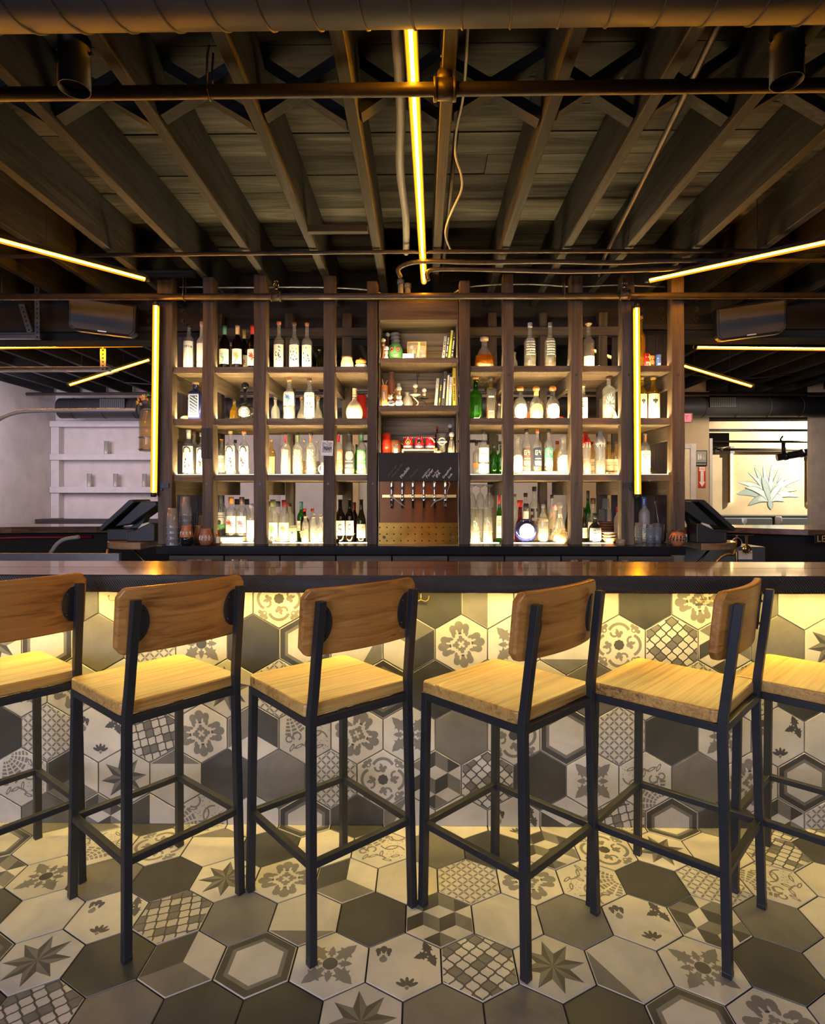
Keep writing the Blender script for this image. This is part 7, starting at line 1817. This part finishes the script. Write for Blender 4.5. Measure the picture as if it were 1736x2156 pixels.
for ring, w in ((.026, .0022), (.021, .0012)):
    b.path([(ring * math.cos(a), -.0372 + (ring * math.cos(a)) ** 2 * 13, .088 + ring * math.sin(a)) for a in [2 * PI * q / 20 for q in range(20)]], w, 4, closed=True)
b.path([(x, -.0375 + x * x * 13, .088) for x in (-.034, -.02, 0, .02, .034)], .008, 4); obj('logo', b, M['white'], t)
ball_stopper('tall dark ball topped stopper at the right of the lower cubby', .213, 4.26, Z3, .226, .017, 'brown')
t = thing('woven_doll', 'small woven doll with a ball stopper head in the lower cubby', 'figurine', (.219, 4.15, Z3))
b = MB(); b.lathe([(.028, 0), (.026, .04), (.018, .085), (.012, .10), (0, .10)], 16); obj('dress', b, M['stone'], t)
b = MB()
for k in range(9):
    a = 2 * PI * k / 9; b.path([(.0285 * math.cos(a), .0285 * math.sin(a), .004), (.0265 * math.cos(a), .0265 * math.sin(a), .04), (.0185 * math.cos(a), .0185 * math.sin(a), .085)], .0016, 4)
obj('stripes', b, M['ink'], t)
b = MB(); b.lathe([(.010, .095), (.011, .118), (0, .118)], 12); b.lathe([(.013, .0), (.012, .05), (0, .054)], 12, (-.005, -.022, 0)); obj('cork', b, M['cork'], t)
b = MB(); b.sphere((0, 0, .136), .0185, 16, 10); obj('ball', b, M['white'], t)
t = thing('bee_figurine', 'tiny orange and black striped cat figurine on the lower cubby edge', 'figurine', (.122, 4.085, Z3))
b = MB(); b.sphere((0, 0, .012), .011, 12, 8, 0, (1.6, .9, 1)); b.sphere((-.013, -.002, .030), .009, 12, 8); obj('body', b, M['orange'], t)
b = MB()
for x in (-.006, .004, .012): b.path([(x, -.0105 * math.cos(a), .012 + .0112 * math.sin(a)) for a in [-.4 + .35 * q for q in range(8)]], .0016, 5)
obj('stripes', b, M['ink'], t)
# ------------------------------------------------------------------ far side of the island bar and the rooms beyond
def slab_thing(name, label, cat, parts):
    t = thing(name, label, cat)
    for pn, (x0, x1, y0, y1, z0, z1), mat, bev in parts:
        b = MB(); b.box(x0, x1, y0, y1, z0, z1); obj(pn, b, M[mat], t, bev)
    return t
lb = thing('far_counter', 'dark polished counter on the far left side of the island', 'counter', (-4.2, 5.9, 0))
b = MB(); b.prism([(-1.35, -.9), (-.60, -.55), (.10, -.12), (.9, -.02), (2.2, .0), (2.2, .50), (-1.35, .50)], 1.035, 1.100, axis='z'); obj('worktop', b, [M['bartop']], lb, .006)
b = MB(); b.prism([(-1.3, -.75), (-.55, -.40), (.15, .05), (.9, .12), (2.2, .14), (2.2, .4), (-1.3, .4)], 0, 1.035, axis='z'); obj('front', b, M['matblack'], lb)
b = MB(); b.path([(-1.30, -.78, .98), (-.58, -.43, .985), (.12, .02, .985), (.8, .09, .985)], .018, 8); obj('red_strip', b, M['dred'], lb)
rb = thing('far_counter', 'polished counter on the far right side of the island', 'counter', (3.4, 5.7, 0))
b = MB(); b.prism([(-1.6, .28), (-.3, .26), (.25, -.15), (1.6, -.35), (1.6, .75), (-1.6, .75)], 1.035, 1.092, axis='z'); obj('worktop', b, M['bartop'], rb, .006)
b = MB(); b.prism([(-1.6, .40), (-.2, .38), (.3, -.02), (1.6, -.22), (1.6, .7), (-1.6, .7)], 0, 1.035, axis='z'); obj('front', b, M['matblack'], rb)
# embossed plate reading LEGEND on the counter edge
lp = thing('name_plate', 'dark plate lettered in gold on the edge of the far right counter', 'sign', (3.78, 5.40, 1.008))
b = MB(); b.box(-.17, .17, -.006, .004, -.035, .05); obj('plate', b, M['black'], lp, .002)
text_mesh('lettering', 'LEGEND', .085, M['gold'], lp, (-.155, -.0075, -.018), (PI / 2, 0, 0), 0.0, .0006)
# inside of the bar: speed rack, sink, hoses
slab_thing('steel_sink', 'stainless work sink below the left half-round shelf', 'sink', [('basin', (-3.35, -2.05, 3.55, 3.95, .78, .93), 'stainless', .004), ('splashback', (-3.35, -2.05, 3.93, 3.96, .93, 1.02), 'stainless', .002)])
slab_thing('steel_cooler', 'stainless cooler top below the right half-round shelf', 'cooler', [('cabinet', (2.12, 2.78, 4.74, 5.2, .0, 1.0), 'stainless', .006), ('notice', (2.56, 2.67, 4.735, 4.739, .90, .97), 'white', 0)])
slab_thing('speed_rack', 'black speed rack in the shadow left of the back counter', 'rack', [('trough', (-2.75, -1.95, 3.30, 3.45, .84, .97), 'black', .003), ('rail', (-2.75, -1.95, 3.285, 3.30, .94, .985), 'dkbrass', .002)])
run('hose', 'brass coloured drain hose hanging below the left half-round shelf', [(-2.22, 4.1, 1.03), (-2.17, 4.0, .99), (-2.13, 3.95, .95), (-2.17, 4.05, .80), (-2.15, 4.1, 0.0)], .009, M['dkbrass'], 'hose')
run('hose', 'grey ribbed hose arching beside the far left counter', [(-2.96, 4.6, .0), (-2.95, 4.6, .85), (-2.93, 4.6, .98), (-2.85, 4.6, 1.06), (-2.72, 4.6, 1.085)], .016, M['grey'], 'hose')
run('hose', 'black hose curling below the right half-round shelf', [(1.98, 4.0, .92), (2.05, 4.0, 1.0), (2.12, 4.0, 1.01), (2.15, 4.0, .95), (2.15, 4.0, 0.0)], .009, M['dkbrass'], 'hose')
# upturned glasses on the shelf below the back counter
for i in range(9):
    x = (-1.55, -1.49, -1.43, -1.25, -1.19, 1.02, 1.10, 1.25, 1.36)[i]
    t = glass_thing('tumbler', 'upturned tumbler glinting in the dark below the back counter', x, 3.90, .99 - .11, [(.03, 0), (.026, .105), (0, .106)], group='glasses below the back counter')
bsh = slab_thing('glass_shelf', 'dark ledge carrying upturned tumblers below the back counter', 'shelf', [('ledge', (-1.75, 1.70, 3.84, 3.985, .86, .88), 'matblack', .002)])
# strainers hanging at the right
for i, (x, z, lab) in enumerate(((2.43, 1.050, 'round mesh strainer hanging by its loop at the right'), (2.505, 1.002, 'brass julep strainer hanging beside the mesh one'))):
    t = thing('strainer', lab, 'strainer', (x, 4.52, z), 0, 'hanging bar strainers')
    b = MB()
    if i == 0:
        b.path([(.038 * math.cos(a), 0, .038 * math.sin(a)) for a in [2 * PI * q / 22 for q in range(22)]], .005, 7, closed=True)
        b.path([(-.008, 0, -.04), (-.008, 0, -.135), (0, 0, -.15), (.008, 0, -.135), (.008, 0, -.04)], .003, 6); b.path([(0, 0, .04), (.006, 0, .052), (0, 0, .062), (-.006, 0, .052)], .002, 6, closed=True); obj('ring_handle', b, M['steel'], t)
        b = MB(); b.sphere((0, .0, 0), .036, 18, 10, 0, (1, .5, 1)); obj('mesh_bowl', b, M['copper'], t)
    else:
        b = MB(); b.lathe([(0, -.004), (.032, -.002), (.034, .002), (0, .004)], 22); b.v = [(v[0], v[2], v[1]) for v in b.v]
        b.prism([(-.007, .030), (.007, .030), (.011, .105), (.0, .112), (-.011, .105)], -.002, .002, axis='y')
        for k in range(5): b.sphere(((k - 2) * .016, 0, -.034 + abs(k - 2) * .004), .006, 8, 5)
        obj('plate', b, M['brass'], t)
        b = MB(); b.path([(.020 * math.cos(a), -.005, .020 * math.sin(a)) for a in [2 * PI * q / 18 for q in range(18)]], .004, 6, closed=True); obj('spring', b, M['dkbrass'], t)
slab_thing('hook_rail', 'black rail on the cooler edge from which the strainers hang', 'rail', [('rail', (2.255, 2.56, 4.517, 4.526, 1.106, 1.112), 'black', .002), ('bracket', (2.245, 2.26, 4.42, 4.526, 1.0805, 1.112), 'black', .002)])

# ------------------------------------------------------------------ overhead things at both sides
def speaker(x, y, z, s, label):
    t = thing('loudspeaker', label, 'speaker', (x, y, z), 0, 'black loudspeakers on the beam')
    t.rotation_euler = (0.18, s * 0.05, s * 0.35)
    P = [(-.235, .125), (.235, .125), (.235, -.09), (.20, -.125), (-.20, -.125), (-.235, -.09)]
    b = MB(); b.prism(P, -.10, .10, axis='y'); obj('cabinet', b, M['black'], t, .012)
    b = MB(); b.prism([(p[0] * .93, p[1] * .9) for p in P], -.108, -.098, axis='y'); obj('grille', b, M['blacksteel'], t, .006)
    b = MB(); b.box(-.03, .03, -.112, -.106, -.112, -.104); obj('badge', b, M['steel'], t)
    b = MB(); b.bar((0, .10, 0), (0, .20, .05), .05, .03); b.box(-.08, .08, .19, .205, -.02, .12); obj('bracket', b, M['blacksteel'], t)
speaker(-2.47, 4.52, 2.80, 1, 'black loudspeaker on the dark beam at the left')
speaker(2.52, 4.52, 2.755, -1, 'black loudspeaker on the dark beam at the right')
def perforated(t, p, q, w, n, up, mat='steel'):
    b = MB(); b.bar(p, q, w, .003, 0, up); o = obj('strap', b, M[mat], t)
    p = Vector(p); q = Vector(q); d = (q - p); a = d.normalized().cross(Vector(up)).normalized(); nn = a.cross(d.normalized())
    for k in range(n):
        c = p + d * ((k + .5) / n)
        b = MB(); b.tube(c - nn * .0025, c + nn * .0025, w * .16, 8); obj('hole', b, M['matblack'], o)
    return o
fr = thing('strut_frame', 'perforated steel strap frame hanging at far left nearest the beam', 'frame', (0, 0, 0))
perforated(fr, (-3.27, 4.6, 3.22), (-3.115, 4.6, 2.715), .045, 14, (0, 1, 0))
perforated(fr, (-3.245, 4.615, 3.22), (-3.09, 4.615, 2.715), .03, 14, (.5, 1, 0), 'brass')
perforated(fr, (-3.06, 4.6, 3.22), (-3.055, 4.6, 2.66), .04, 15, (0, 1, 0))
for z in (2.665, 2.705):
    b = MB(); b.bar((-4.4, 4.6, z), (-3.04, 4.6, z), .05, .006); obj('rail', b, M['steel'], fr)
b = MB(); b.bar((-4.4, 4.625, 2.685), (-3.04, 4.625, 2.685), .004, .044); obj('rail', b, M['steel'], fr)
fr2 = thing('strut_frame', 'steel strap rail hanging lower in the back room at far left', 'frame', (0, 0, 0))
perforated(fr2, (-2.995, 5.45, 2.80), (-2.995, 5.45, 2.585), .055, 6, (0, 1, 0))
for z in (2.588, 2.622):
    b = MB(); b.bar((-5.2, 5.45, z), (-2.93, 5.45, z), .06, .006); obj('rail', b, M['steel'], fr2)
b = MB(); b.bar((-5.2, 5.48, 2.605), (-2.93, 5.48, 2.605), .004, .04); obj('rail', b, M['steel'], fr2)
b = MB(); b.bar((-2.995, 5.45, 2.80), (-2.995, 5.45, 3.23), .02, .02); obj('hanger', b, M['steel'], fr2)
b = MB(); b.bar((-4.6, 5.45, 2.60), (-4.6, 5.45, 3.23), .02, .02); obj('hanger', b, M['steel'], fr2)
M['railsteel'] = plain('polished_pipe', (0.62, 0.63, 0.68), 0.25, 0.5)
run('chrome_rail', 'bent chrome pipe rail left of the shelving', [(-3.62, 4.4, 1.60), (-3.45, 4.4, 1.80), (-3.30, 4.4, 1.935), (-3.20, 4.4, 2.005), (-3.10, 4.4, 2.043), (-2.98, 4.4, 2.058), (-2.6, 4.4, 2.063), (-1.9, 4.4, 2.066)], .0145, M['railsteel'], 'rail')
sd = thing('smoke_detector', 'white smoke detector under the back room ceiling', 'detector', (-3.79, 7.0, 2.94))
b = MB(); b.lathe([(.0, -.055), (.05, -.052), (.085, -.03), (.085, -.02)], 22, caps=False); obj('sensor', b, M['white'], sd)
b = MB(); b.lathe([(.09, -.02), (.12, -.018), (.125, 0), (0, 0)], 22, caps=False); obj('base', b, M['white'], sd)
# duct across the back room with two grilles
bd = thing('spiral_duct', 'dark round duct crossing the back room below its ceiling', 'duct', (0, 8.35, 2.675))
b = MB(); b.tube((-5.2, 0, 0), (6.7, 0, 0), .145, 32); obj('pipe_body', b, M['duct'], bd)
for x, w in ((-4.37, .36), (4.21, .36), (-1.05, .36), (-.2, .36)):
    b = MB(); b.box(x - w / 2, x + w / 2, -.165, -.12, -.03, .11); g = obj('grille', b, M['black'], bd, .003)
    for k in range(11):
        b = MB(); xx = x - w / 2 + .03 + k * .03; b.box(xx - .004, xx + .004, -.170, -.164, -.015, .095); obj('fin', b, M['blacksteel'], g)
for k in range(26):
    x = -5.0 + .45 * k
    b = MB(); b.path([(x, .147 * math.cos(a), .147 * math.sin(a)) for a in [2 * PI * q / 24 for q in range(24)]], .004, 5, closed=True); obj('seam', b, M['duct'], bd)
run('sprinkler_pipe', 'thin sprinkler pipe before the duct in the back room', [(-5.5, 8.05, 2.83), (0, 8.05, 2.835), (6.0, 8.05, 2.80)], .022, M['pipe'], 'pipe')
run('cable', 'sagging dark cable below the back room joists', [(-3.9, 7.6, 2.90), (-3.2, 7.6, 2.86), (-2.6, 7.6, 2.88), (-2.0, 7.6, 2.90), (2.6, 7.0, 2.88), (3.6, 7.0, 2.80), (4.4, 7.0, 2.86)], .008, M['black'], 'cable')
# hanging glass lantern with flowered cloth by the left post
ln = thing('hanging_jar', 'hanging glass jar topped with flowered cloth beside the left post', 'lantern', (-2.0, 4.26, 1.74))
b = MB(); b.lathe([(.0, .001), (.065, 0), (.068, .01), (.068, .30), (.05, .315)], 22, caps=False); obj('glass', b, M['g_clear'], ln)
b = MB(); b.lathe([(.0, .01), (.058, .01), (.058, .29), (0, .292)], 18, caps=False); obj('filling', b, M['l_gold'], ln)
b = MB()
for z in (.10, .012, .30): b.path([(.070 * math.cos(a), .070 * math.sin(a), z) for a in [2 * PI * q / 20 for q in range(20)]], .004, 6, closed=True)
obj('band', b, M['steel'], ln)
b = MB(); rr = random.Random(8)
b.sphere((-.01, 0, .355), .072, 16, 10, 0, (1, .9, .8)); b.sphere((-.055, -.03, .30), .035, 12, 8, 0, (.8, .8, 1.9)); obj('cloth', b, M['ink'], ln)
for mat in ('redlabel', 'pink', 'greenlabel', 'yellow'):
    b = MB()
    for k in range(9):
        a, e = rr.uniform(-2.9, -.3), rr.uniform(-.5, 1.2)
        b.sphere((-.01 + .071 * math.cos(a) * math.cos(e), .064 * math.sin(a) * math.cos(e), .355 + .057 * math.sin(e)), .011, 7, 5)
    obj('printed_flower', b, M[mat], ln)
b = MB(); b.path([(-.01, 0, .40), (.03, .0, .46), (.20, .02, .50)], .004, 6); obj('cord', b, M['blacksteel'], ln)
# iron crosses hung on the white wall, seen between the shelves
for i, (x, y, z) in enumerate(((1.15, 8.855, 2.215), (-.40, 8.855, 2.21), (.72, 8.855, 2.24))):
    t = thing('iron_cross', ('small dark cross on the far wall seen through the first right bay', 'small dark cross on the far wall seen beside the fourth left post', 'dark bar cross on the far wall seen next to the tap cabinet')[i], 'cross', (x, y, z), 0, 'dark crosses on the far wall')
    b = MB(); b.box(-.11, .11, -.02, 0, -.02, .02); b.box(-.022, .022, -.021, 0, -.12, .12); obj('bars', b, M['black'], t, .003)
run('wall_rod', 'thin dark rod along the far wall behind the bottles', [(-.9, 8.83, 2.24), (1.0, 8.83, 2.24)], .012, M['black'], 'rod')
slab_thing('white_partition', 'pale lavender panel of the far room seen through the shelves', 'panel', [('panel', (-2.1, -1.05, 8.70, 8.855, .9, 2.55), 'whitewood', .004), ('frame_post', (-1.06, -.93, 8.66, 8.855, .9, 2.55), 'bookwood', .004)])

# ------------------------------------------------------------------ restroom corner and mural room on the right
dr = thing('door_1', None, None, (0, 0, 0)); tag(dr, kind='structure')
b = MB(); b.box(3.45, 3.93, 8.565, 8.60, 0, 2.10); obj('door_leaf', b, M['cream'], dr, .004)
for x0, x1, z0, z1 in ((3.93, 4.01, 0, 2.17), (3.40, 3.93, 2.10, 2.17)):
    b = MB(); b.box(x0, x1, 8.55, 8.60, z0, z1); obj('door_frame', b, M['whitewood'], dr, .004)
b = MB(); b.box(4.222, 4.262, 8.58, 9.02, 0, 2.25); tag(obj('trim_1', b, M['whitewood']), kind='structure')
rs = thing('restroom_sign', 'grey restroom sign with man, woman and wheelchair figures', 'sign', (4.10, 8.597, 1.96))
b = MB(); b.box(-.088, .088, -.012, 0, -.115, .115); obj('plate', b, M['blacksteel'], rs, .006)
b = MB(); b.box(-.072, .072, -.0135, -.011, -.06, .10); obj('panel', b, M['grey'], rs, .002)
b = MB()
for x in (-.040, -.008):
    b.tube((x, -.014, .052), (x, -.0155, .052), .008, 10)
    b.prism([(x - .010, .040), (x + .010, .040), (x + .008, -.022), (x - .008, -.022)] if x < -.02 else [(x - .006, .040), (x + .006, .040), (x + .014, .0), (x + .005, 0), (x + .005, -.022), (x - .005, -.022), (x - .005, 0), (x - .014, 0)], -.0155, -.0137, axis='y')
b.path([(.036 + .015 * math.cos(a), -.0145, -.006 + .015 * math.sin(a)) for a in [2.2 + .42 * q for q in range(11)]], .0025, 6)
b.path([(.030, -.0145, .038), (.031, -.0145, .010), (.046, -.0145, .008), (.054, -.0145, -.018)], .0028, 6); b.sphere((.029, -.0145, .046), .005, 8, 5)
obj('figures', b, M['white'], rs)
text_mesh('lettering', 'RESTROOM', .026, M['white'], rs, (0, -.0135, -.096), (PI / 2, 0, 0), 0, .0005, 'CENTER')
fs = thing('fire_sign', 'red fire extinguisher sign with a white down arrow', 'sign', (4.115, 8.597, 1.685))
b = MB(); b.box(-.052, .052, -.006, 0, -.155, .155); obj('plate', b, M['red'], fs)
b = MB(); b.prism([(-.022, .085), (.022, .085), (.022, -.07), (.044, -.07), (0, -.145), (-.044, -.07), (-.022, -.07)], -.0075, -.0058, axis='y'); b.box(-.042, .042, -.0075, -.0058, .088, .146); obj('arrow', b, M['white'], fs)
text_mesh('lettering', 'FIRE', .042, M['red'], fs, (0, -.0083, .102), (PI / 2, 0, 0), 0, .0004, 'CENTER')
for k, ch in enumerate('EXTINGUISHER'):
    text_mesh('lettering', ch, .016, M['red'], fs, (0, -.0083, .068 - k * .0135), (PI / 2, 0, 0), 0, .0004, 'CENTER')
ex = thing('exit_sign', 'pink-red lit exit sign peeking out behind the last post', 'sign', (3.34, 7.5, 2.405))
b = MB(); b.box(-.15, .12, -.03, .03, -.06, .06); obj('box', b, M['white'], ex, .004)
b = MB(); b.tube((-.1, 0, .05), (-.1, 0, .82), .008, 8); obj('stem', b, M['pipe'], ex)
b = MB(); b.box(-.14, .10, -.032, -.0301, -.05, .05); obj('face', b, M['exit_red'], ex)
text_mesh('lettering', 'EXIT', .085, M['white'], ex, (-.02, -.0335, -.03), (PI / 2, 0, 0), 0, .0004, 'CENTER')
# mural: agave painted on the plaster
ag = thing('agave_mural', 'agave plant painted on the brightly lit far wall', 'mural', (6.52, 10.998, 1.30))
LV = [(-.62, .11, .15, .30, 0), (-.58, .33, .10, .30, 0), (-.40, .52, .06, .22, 0), (-.28, .62, .08, .1, 0), (-.12, .66, .07, .05, 0), (.05, .68, .07, .0, 0), (.20, .62, .07, -.05, 0),
      (.36, .52, .07, -.1, 0), (.62, .40, .09, -.35, 0), (.52, .18, .10, -.3, 0), (.55, .06, .10, -.26, 1), (-.40, -.10, .12, .25, 1), (-.22, .0, .10, .1, 1), (.28, -.02, .13, -.2, 1), (.03, -.18, .08, 0, 1), (-.46, .24, .09, .2, 1), (.24, .30, .10, -.12, 1), (-.14, .44, .10, .06, 1)]
for k, (tx, tz, w, bend, mi) in enumerate(LV):
    for layer, (ww, mat) in enumerate(((w + .022, 'agave_d'), (w, 'agave' if (k + mi) % 3 else 'agave_m'))):
        L_, R_ = [], []
        n = 10
        for q in range(n + 1):
            u = q / n; cx = tx * u + bend * math.sin(PI * u) * .22 * (1 if abs(tx) > .3 else .4) * 0.4; cz = .03 + tz * u + abs(bend) * math.sin(PI * u) * .30
            wd = ww * .5 * (math.sin(PI * (u * .86 + .14)) ** .7) * (1 if u < .97 else .2)
            dx, dz = tx + .001, tz + .001; l = math.hypot(dx, dz); nx, nz = -dz / l, dx / l
            L_.append((cx + nx * wd, cz + nz * wd)); R_.append((cx - nx * wd, cz - nz * wd))
        b = MB(); y = -(.0008 * layer + .0004 * k)
        vs = [(x, y, z) for x, z in L_] + [(x, y, z) for x, z in R_]
        b.add(vs, [(q, q + 1, n + 2 + q, n + 1 + q) for q in range(n)])
        obj('painted_leaf' if layer else 'leaf_outline', b, M[mat], ag, fix=False)
slab_thing('booth_bench', 'dark grey leather booth back under the agave mural', 'bench', [('back_panel', (4.4, 6.42, 10.72, 10.98, .45, 1.02), 'booth', .03), ('back_panel', (6.45, 8.4, 10.72, 10.98, .45, 1.02), 'booth', .03), ('top_rail', (4.4, 8.4, 10.72, 10.99, 1.02, 1.055), 'booth', .01), ('seat', (4.4, 8.4, 10.3, 10.75, .1, .45), 'booth', .03)])
for i, (x, h) in enumerate(((5.45, .09), (6.02, .14), (6.62, .08), (6.77, .09))):
    t = thing('table_glass', ('tiny stem glass on the far booth table, leftmost', 'pale candle glass on the far booth table', 'third glass from the left on the far booth table', 'rightmost glass on the far booth table')[i], 'glass', (x, 9.9, .90), 0, 'glasses on the far booth table')
    b = MB(); b.lathe([(.03, 0), (.03, .004), (.006, .01), (.006, h * .4), (.035, h * .6), (.04, h + .05)], 14, caps=False) if i != 1 else b.lathe([(.05, 0), (.052, .14), (.04, .16), (0, .16)], 16); obj('bowl', b, M['white' if i == 1 else 'g_frost'], t)
slab_thing('booth_table', 'dark table in front of the far booth', 'table', [('tabletop', (4.7, 7.4, 9.65, 10.15, .86, .90), 'beam', .006), ('pedestal', (5.9, 6.1, 9.8, 10.0, 0, .86), 'matblack', .01)])
for i, (x, z0, z1, lab) in enumerate(((5.79, 1.28, 2.19, 'upright yellow light tube on the mural wall, left of the agave'), (7.235, 1.29, 2.14, 'upright yellow light tube on the mural wall, right of the agave'))):
    t = thing('light_tube', lab, 'light', (x, 10.95, z0), 0, 'yellow tubes on the mural wall')
    b = MB(); b.tube((0, 0, 0), (0, 0, z1 - z0), .022, 14); obj('tube', b, M['mural_tube'], t)
    b = MB(); b.box(-.04, .04, -.03, .045, z1 - z0, z1 - z0 + .14); obj('socket', b, M['grey'], t, .004)
    b = MB(); b.box(-.042, -.02, -.004, .045, 0, z1 - z0); obj('backing', b, M['brass'], t)
# pipes and beams of the mural room ceiling
run('sprinkler_pipe', 'bare sprinkler pipe crossing in front of the mural', [(4.3, 9.75, 2.50), (7.6, 9.75, 2.49)], .022, M['steel'], 'pipe')
run('conduit', 'dark conduit crossing in front of the mural below the sprinkler pipe', [(4.3, 9.9, 2.33), (7.8, 9.9, 2.31)], .020, M['pipe'], 'conduit')
run('conduit', 'dark conduit close to the top of the mural', [(5.4, 10.93, 2.27), (8.6, 10.93, 2.26)], .026, M['pipe'], 'conduit')
tp = thing('black_pipe', 'thick black pipe slanting down across the top of the mural', 'pipe', (0, 0, 0))
b = MB(); b.tube((6.05, 10.0, 2.06), (8.6, 9.3, 2.52), .062, 18); obj('pipe_body', b, M['blacksteel'], tp)
for u in (.05, .14, .40):
    p = Vector((6.05, 10.0, 2.06)).lerp(Vector((8.6, 9.3, 2.52)), u); d = (Vector((8.6, 9.3, 2.52)) - Vector((6.05, 10.0, 2.06))).normalized()
    b = MB(); b.tube(p - d * .025, p + d * .025, .072, 18); obj('coupling', b, M['black'], tp)
b = MB(); b.tube((6.15, 9.97, 2.08), (6.15, 9.97, 2.33), .035, 12); b.path([(6.15, 9.97, 2.3), (6.08, 9.95, 2.36), (6.12, 9.95, 2.42)], .014, 8); obj('valve', b, M['black'], tp)
for x in (6.9, 7.12):
    b = MB(); b.path([(x, 9.66, 2.24), (x - .03, 9.66, 2.14), (x + .04, 9.62, 2.16), (x - .01, 9.6, 2.5)], .010, 7); obj('hanger', b, M['steel'], tp)
slab_thing('ceiling_box', 'dark square duct box at the upper left of the mural room', 'duct', [('box', (4.62, 5.25, 10.0, 10.5, 2.25, 2.48), 'darkwall', .004)])
for k in range(6):
    t = thing('wood_drop', 'short wooden stick hanging below the dark duct box', 'ornament', (4.72 + .11 * k, 10.3, 2.25 - (.16, .20, .18, .13, .10, .05)[k] + .0), 0, 'hanging wooden sticks')
    b = MB(); b.box(-.018, .018, -.018, .018, 0, (.16, .20, .18, .13, .10, .05)[k]); obj('stick', b, M['post_z'], t, .003)
# second strand of bare timber on the far ceiling
slab_thing('white_box', 'white and red printed boxes behind the last post on the right shelf', 'box', [('lower_box', (1.84, 1.93, 4.25, 4.40, 1.0805, 1.135), 'white', .003), ('upper_box', (1.845, 1.925, 4.26, 4.39, 1.135, 1.155), 'red', .003)])
